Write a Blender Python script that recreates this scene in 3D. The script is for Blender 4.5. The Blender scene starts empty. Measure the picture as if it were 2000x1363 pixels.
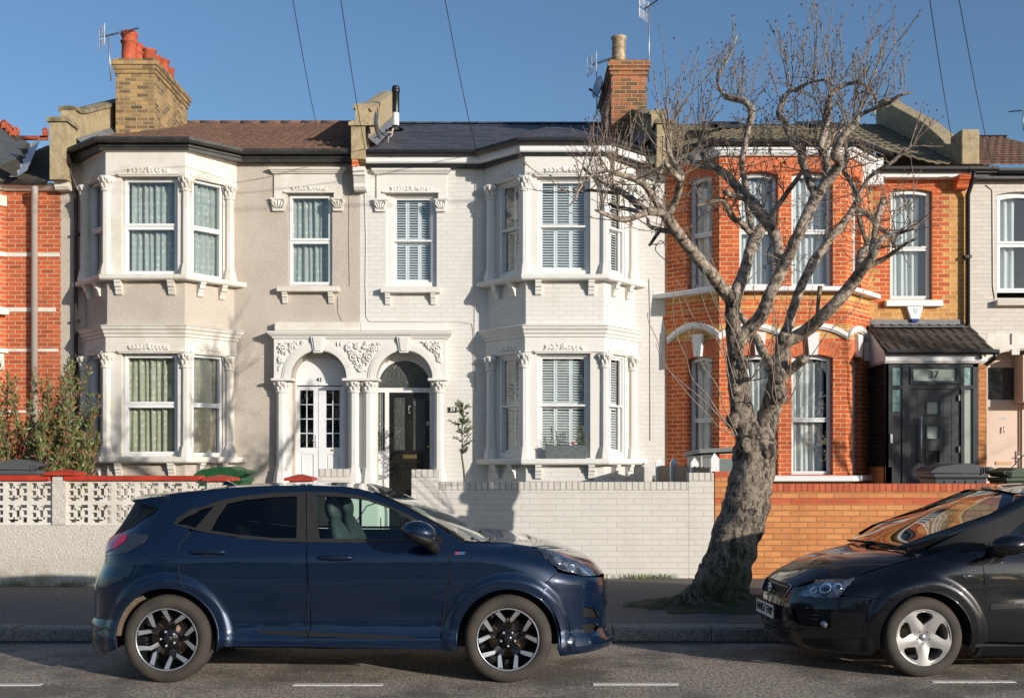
import bpy, bmesh, math, random
from mathutils import Vector, Matrix, noise
from mathutils.geometry import tessellate_polygon, delaunay_2d_cdt
PI=math.pi
F=2150.0; CX=1000.0; HY=898.0; CH=1.7
Y0=19.2; YB=18.45; YW=14.24; YK=10.34
SC=bpy.context.scene; COL=SC.collection
def X(px,Y): return (px-CX)*Y/F
def Z(py,Y): return CH-(py-HY)*Y/F
def P(px,py,Y): return Vector((X(px,Y),Y,Z(py,Y)))
# ------------------------------------------------------------ mesh builder
class MB:
    def __init__(s): s.v=[]; s.f=[]; s.m=[]; s.s=[]; s.nrm=None
    def add(s,vs,fs,mi=0,sm=False):
        b=len(s.v); s.v.extend([tuple(p) for p in vs])
        for f in fs: s.f.append([b+i for i in f]); s.m.append(mi); s.s.append(sm)
    def box(s,x0,x1,y0,y1,z0,z1,mi=0):
        s.add([(x0,y0,z0),(x1,y0,z0),(x1,y1,z0),(x0,y1,z0),(x0,y0,z1),(x1,y0,z1),(x1,y1,z1),(x0,y1,z1)],
          [(0,3,2,1),(4,5,6,7),(0,1,5,4),(1,2,6,5),(2,3,7,6),(3,0,4,7)],mi)
    def fbox(s,fr,u0,u1,v0,v1,d0,d1,mi=0):
        ps=[fr.p(u,v,d) for v in (v0,v1) for (u,d) in ((u0,d1),(u1,d1),(u1,d0),(u0,d0))]
        s.add(ps,[(0,3,2,1),(4,5,6,7),(0,1,5,4),(1,2,6,5),(2,3,7,6),(3,0,4,7)],mi)
    def ext(s,pts,vec,mi=0,sm=False):
        n=len(pts); vec=Vector(vec); a=[Vector(p) for p in pts]; b=[p+vec for p in a]
        t=tessellate_polygon([a])
        s.add(a+b,[tuple(x) for x in t]+[tuple(i+n for i in reversed(x)) for x in t],mi)
        s.add(a+b,[(i,(i+1)%n,n+(i+1)%n,n+i) for i in range(n)],mi,sm)
    def fpoly(s,fr,pts,d0,d1,mi=0,sm=False):
        s.ext([fr.p(u,v,d1) for u,v in pts],fr.n*(d0-d1),mi,sm)
    def panel(s,fr,outer,holes=(),rev=0.0,d=0.0,mi=0,thick=None):
        loops=[outer]+list(holes)
        vs=[];
        for L in loops: vs+= [fr.p(u,v,d) for u,v in L]
        t=tessellate_polygon([[Vector((u,v,0)) for u,v in L] for L in loops])
        s.add(vs,[tuple(x) for x in t],mi)
        if rev:
            for L in holes:
                n=len(L); a=[fr.p(u,v,d) for u,v in L]; b=[fr.p(u,v,d-rev) for u,v in L]
                s.add(a+b,[(i,(i+1)%n,n+(i+1)%n,n+i) for i in range(n)],mi)
        if thick:
            L=outer; n=len(L); a=[fr.p(u,v,d) for u,v in L]; b=[fr.p(u,v,d-thick) for u,v in L]
            s.add(a+b,[(i,(i+1)%n,n+(i+1)%n,n+i) for i in range(n)],mi)
    def tube(s,pts,rad,n=8,mi=0,caps=True,bump=0,seed=0):
        pts=[Vector(p) for p in pts]; k=len(pts)
        if not hasattr(rad,'__len__'): rad=[rad]*k
        tg=[]
        for i in range(k):
            t=(pts[min(i+1,k-1)]-pts[max(i-1,0)])
            tg.append(t.normalized() if t.length>1e-9 else Vector((0,0,1)))
        t0=tg[0]; a=Vector((0,0,1)) if abs(t0.z)<0.9 else Vector((1,0,0))
        nx=t0.cross(a).normalized(); vs=[]
        for i in range(k):
            nx=(nx-tg[i]*nx.dot(tg[i])).normalized(); ny=tg[i].cross(nx)
            for j in range(n):
                an=2*PI*j/n; r=rad[i]
                q=pts[i]+(nx*math.cos(an)+ny*math.sin(an))*r
                if bump:
                    q+= (q-pts[i])*bump*(noise.noise(q*(1.2/max(r,.02))+Vector((seed,0,0)))+.5*noise.noise(q*22))
                vs.append(q)
        fs=[(i*n+j,i*n+(j+1)%n,(i+1)*n+(j+1)%n,(i+1)*n+j) for i in range(k-1) for j in range(n)]
        if caps: fs.append(tuple(range(n-1,-1,-1))); fs.append(tuple((k-1)*n+j for j in range(n)))
        s.add(vs,fs,mi,True)
    def lathe(s,o,prof,n=16,mi=0,ax=None,sm=True,ph=0,a0=0,a1=2*PI):
        # prof (r,h) along axis
        o=Vector(o); ax=Vector(ax or (0,0,1)).normalized()
        e=Vector((1,0,0)) if abs(ax.x)<0.9 else Vector((0,0,1))
        e1=(e-ax*e.dot(ax)).normalized(); e2=ax.cross(e1)
        full=abs(a1-a0-2*PI)<1e-6; m=n if full else n+1
        vs=[o+ax*h+(e1*math.cos(a0+ph+(a1-a0)*j/n)+e2*math.sin(a0+ph+(a1-a0)*j/n))*r for r,h in prof for j in range(m)]
        fs=[(i*m+j,i*m+(j+1)%m,(i+1)*m+(j+1)%m,(i+1)*m+j) for i in range(len(prof)-1) for j in range(n)]
        s.add(vs,fs,mi,sm)
    def ell(s,c,a,b,cc,n=8,k=5,mi=0):
        c=Vector(c);a=Vector(a);b=Vector(b);cc=Vector(cc); vs=[]
        for i in range(k+1):
            th=PI*i/k
            for j in range(n):
                ph=2*PI*j/n
                vs.append(c+a*math.sin(th)*math.cos(ph)+b*math.sin(th)*math.sin(ph)+cc*math.cos(th))
        s.add(vs,[(i*n+j,i*n+(j+1)%n,(i+1)*n+(j+1)%n,(i+1)*n+j) for i in range(k) for j in range(n)],mi,True)
    def sweep(s,path,prof,mi=0,closed=True,sm=False,square=True):
        # path plan (x,y), left->right seen from camera ; profile (off,z); outward = (ty,-tx). ends cut parallel to Y wall
        k=len(path); m=len(prof); vs=[]
        for i in range(k):
            a=Vector(path[max(i-1,0)]); b=Vector(path[i]); c=Vector(path[min(i+1,k-1)])
            d1=(b-a).normalized() if i>0 else (c-b).normalized()
            d2=(c-b).normalized() if i<k-1 else d1
            n1=Vector((d1.y,-d1.x)); n2=Vector((d2.y,-d2.x)); mn=(n1+n2).normalized(); sc=1/max(.3,mn.dot(n1))
            mn=mn*sc
            if square and (i==0 or i==k-1) and abs(d1.y)>.05:
                # keep end on wall plane y=const
                dd=d1; mn=n1-dd*(n1.y/dd.y)
            for off,z in prof: vs.append((b.x+mn.x*off,b.y+mn.y*off,z))
        fs=[]
        mm=m if closed else m-1
        for i in range(k-1):
            for j in range(mm): fs.append((i*m+j,(i+1)*m+j,(i+1)*m+(j+1)%m,i*m+(j+1)%m))
        s.add(vs,fs,mi,sm)
        if closed:
            for i in (0,k-1):
                q=[Vector(vs[i*m+j]) for j in range(m)]; t=tessellate_polygon([q]); s.add(q,[tuple(x) for x in t],mi)
    def obj(s,name,mats,parent=None,bevel=0,custom=None,auto=None,wn=False):
        me=bpy.data.meshes.new(name); me.from_pydata(s.v,[],s.f)
        if not isinstance(mats,(list,tuple)): mats=[mats]
        for m in mats: me.materials.append(m)
        me.polygons.foreach_set('material_index',s.m); me.polygons.foreach_set('use_smooth',s.s)
        if bevel or auto is not None or not custom:
            bm=bmesh.new(); bm.from_mesh(me)
            if bevel: bmesh.ops.remove_doubles(bm,verts=bm.verts,dist=1e-5)
            if not custom: bmesh.ops.recalc_face_normals(bm,faces=bm.faces)
            bm.to_mesh(me); bm.free()
        me.update()
        uv=me.uv_layers.new(name='UVMap').data
        V=me.vertices
        for p in me.polygons:
            n=p.normal
            if abs(n.z)>0.97: t=Vector((1,0,0)); b=Vector((0,1,0))
            else:
                t=Vector((-n.y,n.x,0)).normalized()
                if t.x<0 or (abs(t.x)<1e-3 and t.y<0): t=-t
                b=t.cross(n)
                if b.z<0: b=-b
            for li in p.loop_indices:
                q=V[me.loops[li].vertex_index].co; uv[li].uv=(q.dot(t),q.dot(b) if abs(n.z)>.2 else q.z)
        if custom: me.normals_split_custom_set_from_vertices(custom)
        o=bpy.data.objects.new(name,me); COL.objects.link(o)
        if parent is not None: attach(o,parent)
        if bevel:
            md=o.modifiers.new('bevel','BEVEL'); md.width=bevel; md.segments=2; md.limit_method='ANGLE'; md.angle_limit=math.radians(40)
        return o
WORLD={}
def attach(o,parent):
    o.parent=parent
    pw=WORLD.get(parent.name,Matrix.Identity(4)); o.matrix_parent_inverse=pw.inverted()
def empty(name,loc,label,cat,group=None):
    o=bpy.data.objects.new(name,None); COL.objects.link(o); o.location=loc; o.empty_display_size=.3
    WORLD[o.name]=Matrix.Translation(Vector(loc)); tag(o,label,cat,group); return o
def tag(o,label=None,cat=None,group=None,kind=None):
    if label: o['label']=label
    if cat: o['category']=cat
    if group: o['group']=group
    if kind: o['kind']=kind
    return o
def struct(mb,name,mats,parent=None,**k):
    o=mb.obj(name,mats,parent,**k)
    if parent is None: o['kind']='structure'
    return o
class Fr:
    def __init__(s,a,b):
        s.o=Vector((a[0],a[1],0)); d=Vector((b[0]-a[0],b[1]-a[1],0)); s.L=d.length; s.u=d.normalized(); s.n=Vector((s.u.y,-s.u.x,0))
    def p(s,u,v,d=0): q=s.o+s.u*u+s.n*d; q.z=v; return q
    def uv(s,px,py,d=0):
        a=(px-CX)/F; b=-(py-HY)/F; o=s.o+s.n*d
        t=(o.x*s.n.x+o.y*s.n.y)/(a*s.n.x+s.n.y)
        q=Vector((a*t,t,0)); return ((q-s.o).dot(s.u), CH+b*t)
FW=Fr((0,Y0),(1,Y0))   # main facade plane: u == world x
def arc(u0,u1,v,rise,n=10):
    """points from (u1,v) to (u0,v) over a segmental arch"""
    if rise<=0: return [(u1,v),(u0,v)]
    c=(u1-u0)/2; R=(c*c+rise*rise)/(2*rise); vc=v+rise-R; um=(u0+u1)/2; a=math.asin(min(1,c/R))
    return [(um+R*math.sin(a-2*a*i/n),vc+R*math.cos(a-2*a*i/n)) for i in range(n+1)]
def outline(u0,u1,v0,v1,rise=0,n=10): return [(u0,v0),(u1,v0)]+arc(u0,u1,v1,rise,n)
# ------------------------------------------------------------ materials
def nt(name):
    m=bpy.data.materials.new(name); m.use_nodes=True; t=m.node_tree; b=t.nodes['Principled BSDF']; return m,t,b
def N(t,ty,**k):
    n=t.nodes.new(ty)
    for a,v in k.items():
        if a in n.inputs.keys(): n.inputs[a].default_value=v
        else: setattr(n,a,v)
    return n
def c4(c): return (c[0],c[1],c[2],1)
def srgb(r,g,b):
    f=lambda c:(c/255/12.92 if c/255<=.04045 else ((c/255+.055)/1.055)**2.4); return (f(r),f(g),f(b))
def mixc(t,fac,a,b,bt='MIX'):
    m=t.nodes.new('ShaderNodeMix'); m.data_type='RGBA'; m.blend_type=bt
    for i,v in ((0,fac),(6,a),(7,b)):
        if hasattr(v,'is_linked') or isinstance(v,bpy.types.NodeSocket): t.links.new(v,m.inputs[i])
        else: m.inputs[i].default_value=v if i==0 else (c4(v) if len(v)==3 else v)
    return m.outputs[2]
def ramp(t,inp,stops):
    r=t.nodes.new('ShaderNodeValToRGB'); e=r.color_ramp.elements
    while len(e)<len(stops): e.new(.5)
    for i,(p,c) in enumerate(stops): e[i].position=p; e[i].color=c4(c) if not isinstance(c,(int,float)) else (c,c,c,1)
    t.links.new(inp,r.inputs[0]); return r.outputs[0]
def coord(t,kind='Object'):
    return t.nodes.new('ShaderNodeTexCoord').outputs[kind]
def noisen(t,scale,det=4,rough=.6,vec=None,dist=0):
    n=N(t,'ShaderNodeTexNoise'); n.inputs['Scale'].default_value=scale; n.inputs['Detail'].default_value=det; n.inputs['Roughness'].default_value=rough; n.inputs['Distortion'].default_value=dist
    t.links.new(vec if vec is not None else coord(t),n.inputs['Vector']); return n.outputs['Fac']
def bump(t,b,h,st=.5,dist=.01,prev=None):
    n=N(t,'ShaderNodeBump'); n.inputs['Strength'].default_value=st; n.inputs['Distance'].default_value=dist
    t.links.new(h,n.inputs['Height'])
    if prev is not None: t.links.new(prev,n.inputs['Normal'])
    t.links.new(n.outputs[0],b.inputs['Normal']); return n.outputs[0]
def plain(name,col,rough=.5,metal=0,var=.0,vs=6,bs=0,bsc=40,bd=.004,coat=0,spec=.5,col2=None,stops=None):
    m,t,b=nt(name); b.inputs['Roughness'].default_value=rough; b.inputs['Metallic'].default_value=metal
    b.inputs['Specular IOR Level'].default_value=spec
    if coat: b.inputs['Coat Weight'].default_value=coat; b.inputs['Coat Roughness'].default_value=.03
    if var or col2:
        f=noisen(t,vs,6,.65); c2=col2 or tuple(x*(1-var) for x in col)
        f=ramp(t,f,stops or [(.35,0),(.65,1)])
        t.links.new(mixc(t,f,col,c2),b.inputs['Base Color'])
    else: b.inputs['Base Color'].default_value=c4(col)
    if bs: bump(t,b,noisen(t,bsc,4,.6),bs,bd)
    return m
def brick(name,c1,c2,mort,w=.225,h=.075,ms=.010,bd=.006,rough=.85,off=.5,bias=0,dirt=None,dirts=3,paint=False,freq=2,squash=1):
    m,t,b=nt(name); uv=coord(t,'UV')
    # slight wobble
    nn=N(t,'ShaderNodeTexNoise'); nn.inputs['Scale'].default_value=9; nn.inputs['Detail'].default_value=3
    t.links.new(uv,nn.inputs['Vector'])
    vm=N(t,'ShaderNodeVectorMath',operation='MULTIPLY_ADD'); vm.inputs[1].default_value=(.008,.008,0)
    t.links.new(nn.outputs['Color'],vm.inputs[0]); t.links.new(uv,vm.inputs[2])
    br=N(t,'ShaderNodeTexBrick'); br.offset=off; br.offset_frequency=freq; br.squash=squash
    t.links.new(vm.outputs[0],br.inputs['Vector'])
    for k,v in (('Scale',1),('Mortar Size',ms),('Mortar Smooth',.35),('Bias',bias),('Brick Width',w),('Row Height',h)): br.inputs[k].default_value=v
    br.inputs['Color1'].default_value=c4(c1); br.inputs['Color2'].default_value=c4(c2); br.inputs['Mortar'].default_value=c4(mort)
    n1=noisen(t,30,5,.7,uv); mp=N(t,'ShaderNodeMapping'); mp.inputs['Scale'].default_value=(1.6,.5,1); t.links.new(uv,mp.inputs[0]); n2=noisen(t,1.4,7,.65,mp.outputs[0])
    col=br.outputs['Color']
    col=mixc(t,ramp(t,n1,[(.3,.0),(.75,.35 if not paint else .08)]),col,tuple(x*.35 for x in c1))
    if dirt: col=mixc(t,ramp(t,n2,[(.5,0),(.75,.55)]),col,dirt)
    t.links.new(col,b.inputs['Base Color']); b.inputs['Roughness'].default_value=rough
    inv=N(t,'ShaderNodeMath',operation='SUBTRACT'); inv.inputs[0].default_value=1; t.links.new(br.outputs['Fac'],inv.inputs[1])
    # per brick relief
    br2=N(t,'ShaderNodeTexBrick'); br2.offset=off; br2.offset_frequency=freq; t.links.new(vm.outputs[0],br2.inputs['Vector'])
    for k,v in (('Scale',1),('Mortar Size',0),('Bias',0),('Brick Width',w),('Row Height',h)): br2.inputs[k].default_value=v
    br2.inputs['Color1'].default_value=(0,0,0,1); br2.inputs['Color2'].default_value=(1,1,1,1)
    ad=N(t,'ShaderNodeMath',operation='MULTIPLY_ADD'); ad.inputs[1].default_value=.35; t.links.new(br2.outputs['Color'],ad.inputs[0]); t.links.new(inv.outputs[0],ad.inputs[2])
    a2=N(t,'ShaderNodeMath',operation='MULTIPLY_ADD'); a2.inputs[1].default_value=.5; t.links.new(n1,a2.inputs[0]); t.links.new(ad.outputs[0],a2.inputs[2])
    bump(t,b,a2.outputs[0],1,bd)
    return m
def glass(name,tint=(1,1,1),rough=0.0,ior=1.5,refl=1.0,wob=0.0):
    m=bpy.data.materials.new(name); m.use_nodes=True; t=m.node_tree; t.nodes.clear()
    o=N(t,'ShaderNodeOutputMaterial'); tr=N(t,'ShaderNodeBsdfTransparent'); tr.inputs[0].default_value=c4(tint)
    g=N(t,'ShaderNodeBsdfGlossy'); g.inputs['Roughness'].default_value=rough; g.inputs[0].default_value=(refl,refl,refl,1)
    ge=t.nodes.new('ShaderNodeNewGeometry'); dp=N(t,'ShaderNodeVectorMath',operation='DOT_PRODUCT'); t.links.new(ge.outputs['Normal'],dp.inputs[0]); t.links.new(ge.outputs['Incoming'],dp.inputs[1])
    def mth(op,a,b=None,clamp=False):
        q=t.nodes.new('ShaderNodeMath'); q.operation=op; q.use_clamp=clamp
        for i,v in enumerate((a,b)):
            if v is None: continue
            if isinstance(v,(int,float)): q.inputs[i].default_value=v
            else: t.links.new(v,q.inputs[i])
        return q.outputs[0]
    f0=((ior-1)/(ior+1))**2; x5=mth('POWER',mth('SUBTRACT',1,mth('ABSOLUTE',dp.outputs['Value']),True),4.6); fo=mth('ADD',mth('MULTIPLY',x5,1-f0),f0,True)
    mx=N(t,'ShaderNodeMixShader'); t.links.new(fo,mx.inputs[0]); t.links.new(tr.outputs[0],mx.inputs[1]); t.links.new(g.outputs[0],mx.inputs[2]); t.links.new(mx.outputs[0],o.inputs[0])
    if wob:
        bp=N(t,'ShaderNodeBump'); bp.inputs['Strength'].default_value=1; bp.inputs['Distance'].default_value=wob
        t.links.new(noisen(t,2.2,2,.5),bp.inputs['Height']); t.links.new(bp.outputs[0],g.inputs['Normal'])
    return m
M={}
M['brick_white']=brick('painted_white_brick',srgb(214,211,205),srgb(209,206,199),srgb(205,201,193),paint=True,dirt=srgb(194,188,176),bd=.0022,rough=.6,ms=.008)
M['brick_wall39']=brick('painted_garden_brick',srgb(208,203,194),srgb(202,197,188),srgb(200,195,186),paint=True,bd=.0029,rough=.65,ms=.007,dirt=srgb(190,180,162))
M['brick_cream']=brick('painted_cream_brick',srgb(206,197,185),srgb(198,189,177),srgb(196,187,175),paint=True,bd=.003,rough=.65,ms=.008)
M['brick_red']=brick('red_facing_brick',srgb(220,104,46),srgb(186,78,36),srgb(226,190,144),ms=.009,dirt=srgb(120,58,38))
M['brick_red43']=brick('weathered_red_brick',srgb(208,98,54),srgb(166,74,44),srgb(196,164,126),ms=.011,w=.225,dirt=srgb(108,66,50),dirts=5)
M['brick_yellow']=brick('yellow_stock_brick',srgb(218,160,84),srgb(190,128,60),srgb(222,198,156),ms=.009,dirt=srgb(140,96,52))
M['brick_buff']=brick('buff_garden_brick',srgb(218,148,86),srgb(196,122,68),srgb(168,122,84),ms=.009,dirt=srgb(140,80,46))
M['brick_band']=brick('red_band_brick',srgb(208,98,58),srgb(180,78,46),srgb(160,116,82),ms=.008)
M['brick_soldier']=brick('red_soldier_brick',srgb(210,104,66),srgb(180,82,52),srgb(120,84,58),w=.078,h=.6,ms=.010,off=0)
M['brick_wsoldier']=brick('white_soldier_brick',srgb(208,203,194),srgb(196,190,180),srgb(172,164,150),w=.078,h=.6,ms=.010,off=0,paint=True,bd=.012)
M['brick_stock']=brick('sooty_stock_brick',srgb(190,152,98),srgb(78,62,46),srgb(176,160,128),ms=.012,bd=.01,dirt=srgb(64,56,42))
M['brick_stockred']=brick('sooty_red_stock_brick',srgb(190,108,74),srgb(92,74,52),srgb(170,152,110),ms=.012,bd=.01,dirt=srgb(70,56,42))
M['stucco']=plain('white_stucco',srgb(216,213,206),.6,var=.06,vs=3,bs=.3,bsc=60,bd=.003)
M['stucco_old']=plain('aged_white_stucco',srgb(212,207,197),.65,col2=srgb(190,180,162),vs=2.2,stops=[(.45,0),(.75,1)],bs=.35,bsc=50,bd=.003)
M['upvc']=plain('white_window_plastic',srgb(222,222,221),.3)
M['paintwood']=plain('white_painted_timber',srgb(220,218,214),.4,bs=.1,bsc=30,bd=.002)
M['black']=plain('black_plastic',(.012,.012,.013),.35,bs=.1,bsc=20,bd=.003)
M['blackiron']=plain('black_weathered_gutter',(.02,.02,.019),.45,col2=(.05,.048,.042),vs=5,bs=.2,bsc=25,bd=.004)
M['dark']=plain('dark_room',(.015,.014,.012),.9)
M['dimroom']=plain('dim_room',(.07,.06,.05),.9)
M['lead']=plain('lead_flashing',srgb(120,122,126),.5,var=.3,vs=4,bs=.3,bsc=12,bd=.008)
M['mortar']=plain('cement_fillet',srgb(178,160,126),.9,var=.35,vs=7,bs=.8,bsc=18,bd=.02)
M['cement']=plain('weathered_cement_coping',srgb(160,146,118),.9,col2=srgb(88,78,58),vs=5,bs=.8,bsc=30,bd=.012)
M['terra']=plain('terracotta',srgb(190,92,60),.8,col2=srgb(140,66,46),vs=6,bs=.3,bsc=30,bd=.005)
M['cream_pot']=plain('cream_clay',srgb(196,178,146),.75,col2=srgb(120,100,78),vs=6,bs=.3,bsc=30,bd=.005)
M['redcop']=plain('red_painted_coping',srgb(190,62,36),.5,col2=srgb(150,44,28),vs=5,bs=.3,bsc=25,bd=.004)
M['greyplastic']=plain('grey_downpipe',srgb(168,160,152),.4)
M['gold']=plain('brass',(.62,.42,.16),.3,metal=1)
M['chrome']=plain('chrome',(.7,.7,.7),.15,metal=1)
M['steel']=plain('galvanised_steel',(.45,.46,.47),.45,metal=.8,var=.2,vs=8)
M['doorblack']=plain('black_gloss_door',(.012,.011,.010),.22,coat=.5)
M['anthracite']=plain('anthracite_frame',(.012,.014,.019),.38,bs=.1,bsc=12,bd=.004)
M['pinkdoor']=plain('dusty_pink_door',srgb(206,180,160),.45)
M['alarmwhite']=plain('alarm_white',srgb(235,238,240),.35)
M['alarmblue']=plain('alarm_blue',(.02,.06,.3),.2)
M['wood']=plain('weathered_fence_timber',srgb(150,136,120),.85,col2=srgb(110,96,84),vs=9,bs=.6,bsc=30,bd=.006)
M['shed']=plain('grey_painted_store',srgb(104,112,112),.6)
M['shedlight']=plain('pale_store_side',srgb(176,170,156),.6)
M['glass']=glass('window_glass',(.90,.94,.94),wob=.003,ior=1.9)
M['glass2']=glass('window_glass_old',(.9,.93,.9),wob=.003,ior=1.9)
M['obscure']=plain('obscured_glass',(.05,.055,.05),.12,bs=1.0,bsc=28,bd=.03,coat=.3)
M['shutter']=plain('white_shutter_paint',srgb(226,229,229),.45)
def m_pebble():
    m,t,b=nt('pebbledash_render'); 
    n1=noisen(t,95,4,.75); n2=noisen(t,1.3,5,.6)
    v=N(t,'ShaderNodeTexVoronoi'); v.inputs['Scale'].default_value=70; t.links.new(coord(t),v.inputs['Vector'])
    col=mixc(t,ramp(t,n1,[(.3,0),(.7,1)]),srgb(172,160,146),srgb(210,199,186))
    col=mixc(t,ramp(t,n2,[(.45,0),(.8,.5)]),col,srgb(156,146,134))
    t.links.new(col,b.inputs['Base Color']); b.inputs['Roughness'].default_value=.9
    pv=bump(t,b,v.outputs['Distance'],.8,.012); bump(t,b,n1,.7,.01,pv); return m
M['pebble']=m_pebble()
def m_roughcast():
    m,t,b=nt('white_roughcast'); n1=noisen(t,40,5,.7); n2=noisen(t,1.2,6,.65)
    g=N(t,'ShaderNodeSeparateXYZ'); t.links.new(coord(t),g.inputs[0])
    col=mixc(t,ramp(t,n1,[(.3,0),(.6,1)]),srgb(184,174,160),srgb(214,208,197))
    # splashed dirt near the foot
    mr=N(t,'ShaderNodeMapRange'); mr.inputs[1].default_value=.12; mr.inputs[2].default_value=.55; mr.inputs[3].default_value=1; mr.inputs[4].default_value=0
    t.links.new(g.outputs[2],mr.inputs[0])
    mu=N(t,'ShaderNodeMath',operation='MULTIPLY'); t.links.new(mr.outputs[0],mu.inputs[0]); t.links.new(ramp(t,noisen(t,5,6,.7),[(.42,0),(.62,1)]),mu.inputs[1])
    col=mixc(t,mu.outputs[0],col,srgb(150,132,104))
    t.links.new(col,b.inputs['Base Color']); b.inputs['Roughness'].default_value=.85; bump(t,b,n1,1,.022); return m
M['roughcast']=m_roughcast()
def m_tiles(name,c1,c2,moss=None):
    m,t,b=nt(name); uv=coord(t,'UV')
    br=N(t,'ShaderNodeTexBrick'); br.offset=.5; t.links.new(uv,br.inputs['Vector'])
    for k,v in (('Scale',1),('Mortar Size',.004),('Brick Width',.3),('Row Height',.3),('Bias',0)): br.inputs[k].default_value=v
    br.inputs['Color1'].default_value=c4(c1); br.inputs['Color2'].default_value=c4(c2); br.inputs['Mortar'].default_value=c4(tuple(x*.5 for x in c2))
    col=mixc(t,ramp(t,noisen(t,14,6,.7),[(.35,0),(.7,.6)]),br.outputs['Color'],moss or tuple(x*.6 for x in c2))
    t.links.new(col,b.inputs['Base Color']); b.inputs['Roughness'].default_value=.85; bump(t,b,noisen(t,60,4,.7),.6,.006); return m
M['tile_brown']=m_tiles('brown_roof_tile',srgb(132,93,72),srgb(94,66,52),srgb(84,74,58))
M['tile_grey']=m_tiles('mossy_grey_roof_tile',srgb(118,108,88),srgb(82,76,66),srgb(124,114,76))
M['tile_dark']=m_tiles('dark_porch_tile',srgb(74,66,58),srgb(46,42,38),srgb(72,66,44))
M['tile_dark43']=m_tiles('dark_slate_43',srgb(74,68,58),srgb(54,50,44),srgb(92,84,60))
def m_slate():
    m,t,b=nt('new_grey_slate'); uv=coord(t,'UV')
    br=N(t,'ShaderNodeTexBrick'); br.offset=.5; t.links.new(uv,br.inputs['Vector'])
    for k,v in (('Scale',1),('Mortar Size',.008),('Brick Width',.25),('Row Height',.2),('Bias',0)): br.inputs[k].default_value=v
    br.inputs['Color1'].default_value=c4(srgb(82,82,88)); br.inputs['Color2'].default_value=c4(srgb(54,54,60)); br.inputs['Mortar'].default_value=c4(srgb(20,20,22))
    t.links.new(br.outputs['Color'],b.inputs['Base Color']); b.inputs['Roughness'].default_value=.5; bump(t,b,br.outputs['Fac'],-.5,.006); return m
M['slate']=m_slate()
def m_curtain(name,base,dots=True,tr=.25):
    m,t,b=nt(name); uv=coord(t,'UV'); col=base
    if dots:
        mp=N(t,'ShaderNodeMapping'); mp.inputs['Scale'].default_value=(1,.8,1); t.links.new(uv,mp.inputs[0])
        v=N(t,'ShaderNodeTexVoronoi'); v.inputs['Scale'].default_value=11; v.inputs['Randomness'].default_value=.35; t.links.new(mp.outputs[0],v.inputs['Vector'])
        f=ramp(t,v.outputs['Distance'],[(.18,1),(.26,0)])
        o=mixc(t,f,base,tuple(min(.9,x*1.5+.08) for x in base)); t.links.new(o,b.inputs['Base Color'])
    else: b.inputs['Base Color'].default_value=c4(base)
    b.inputs['Roughness'].default_value=.9; return m
M['curt41u']=m_curtain('lace_curtain_pale',srgb(152,158,152))
M['curt41g']=m_curtain('lace_curtain_green',srgb(160,160,138))
M['curt41r']=m_curtain('lace_curtain_taupe',srgb(156,147,132))
M['curt37']=m_curtain('plain_white_curtain',srgb(192,195,193),dots=False)
# ------------------------------------------------------------ camera, light
cam=bpy.data.cameras.new('camera'); co=bpy.data.objects.new('camera',cam); COL.objects.link(co)
co.location=(0,0,CH); co.rotation_euler=(PI/2,0,0); cam.sensor_width=36; cam.lens=36*F/2000; cam.shift_y=(HY-681.5)/2000; cam.clip_end=3000; SC.camera=co
sd=Vector((2.86,-2.64,.885)).normalized(); el=math.asin(sd.z)
sun=bpy.data.lights.new('sun','SUN'); sun.energy=5.0; sun.angle=math.radians(.53); sun.color=(1,.93,.84)
so=bpy.data.objects.new('sun',sun); COL.objects.link(so); so.rotation_euler=sd.to_track_quat('Z','Y').to_euler()
W=bpy.data.worlds.new('World'); SC.world=W; W.use_nodes=True; wt=W.node_tree; wt.nodes.clear()
sky=wt.nodes.new('ShaderNodeTexSky'); sky.sky_type='NISHITA'; sky.sun_disc=False; sky.sun_elevation=el; sky.sun_rotation=math.atan2(sd.x,sd.y)
sky.air_density=1.0; sky.dust_density=1.2; sky.ozone_density=3.6
bg=wt.nodes.new('ShaderNodeBackground'); bg.inputs[1].default_value=.145; wo=wt.nodes.new('ShaderNodeOutputWorld')
wt.links.new(sky.outputs[0],bg.inputs[0]); wt.links.new(bg.outputs[0],wo.inputs[0])
SC.view_settings.view_transform='Standard'; SC.view_settings.look='None'; SC.view_settings.exposure=0.02; SC.view_settings.gamma=1
# ------------------------------------------------------------ ground
def m_asphalt():
    m,t,b=nt('asphalt'); mp=N(t,'ShaderNodeMapping'); mp.inputs['Scale'].default_value=(1,.55,1); t.links.new(coord(t),mp.inputs[0]); n=noisen(t,42,5,.95,mp.outputs[0]); v=N(t,'ShaderNodeTexVoronoi'); v.inputs['Scale'].default_value=34; t.links.new(mp.outputs[0],v.inputs['Vector'])
    big=noisen(t,.9,6,.7); med=noisen(t,5,6,.7)
    col=mixc(t,ramp(t,n,[(.42,0),(.58,1)]),(.06,.050,.040),(.58,.49,.39))
    col=mixc(t,ramp(t,big,[(.46,0),(.58,.75)]),col,(.10,.088,.075))
    col=mixc(t,ramp(t,med,[(.55,0),(.75,.35)]),col,(.30,.265,.225))
    col=mixc(t,ramp(t,v.outputs['Distance'],[(.06,.7),(.2,0)]),col,(.5,.45,.38))
    t.links.new(col,b.inputs['Base Color']); b.inputs['Roughness'].default_value=.8
    pv=bump(t,b,v.outputs['Distance'],.7,.006); bump(t,b,n,1,.014,pv); return m
M['asphalt']=m_asphalt()
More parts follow.
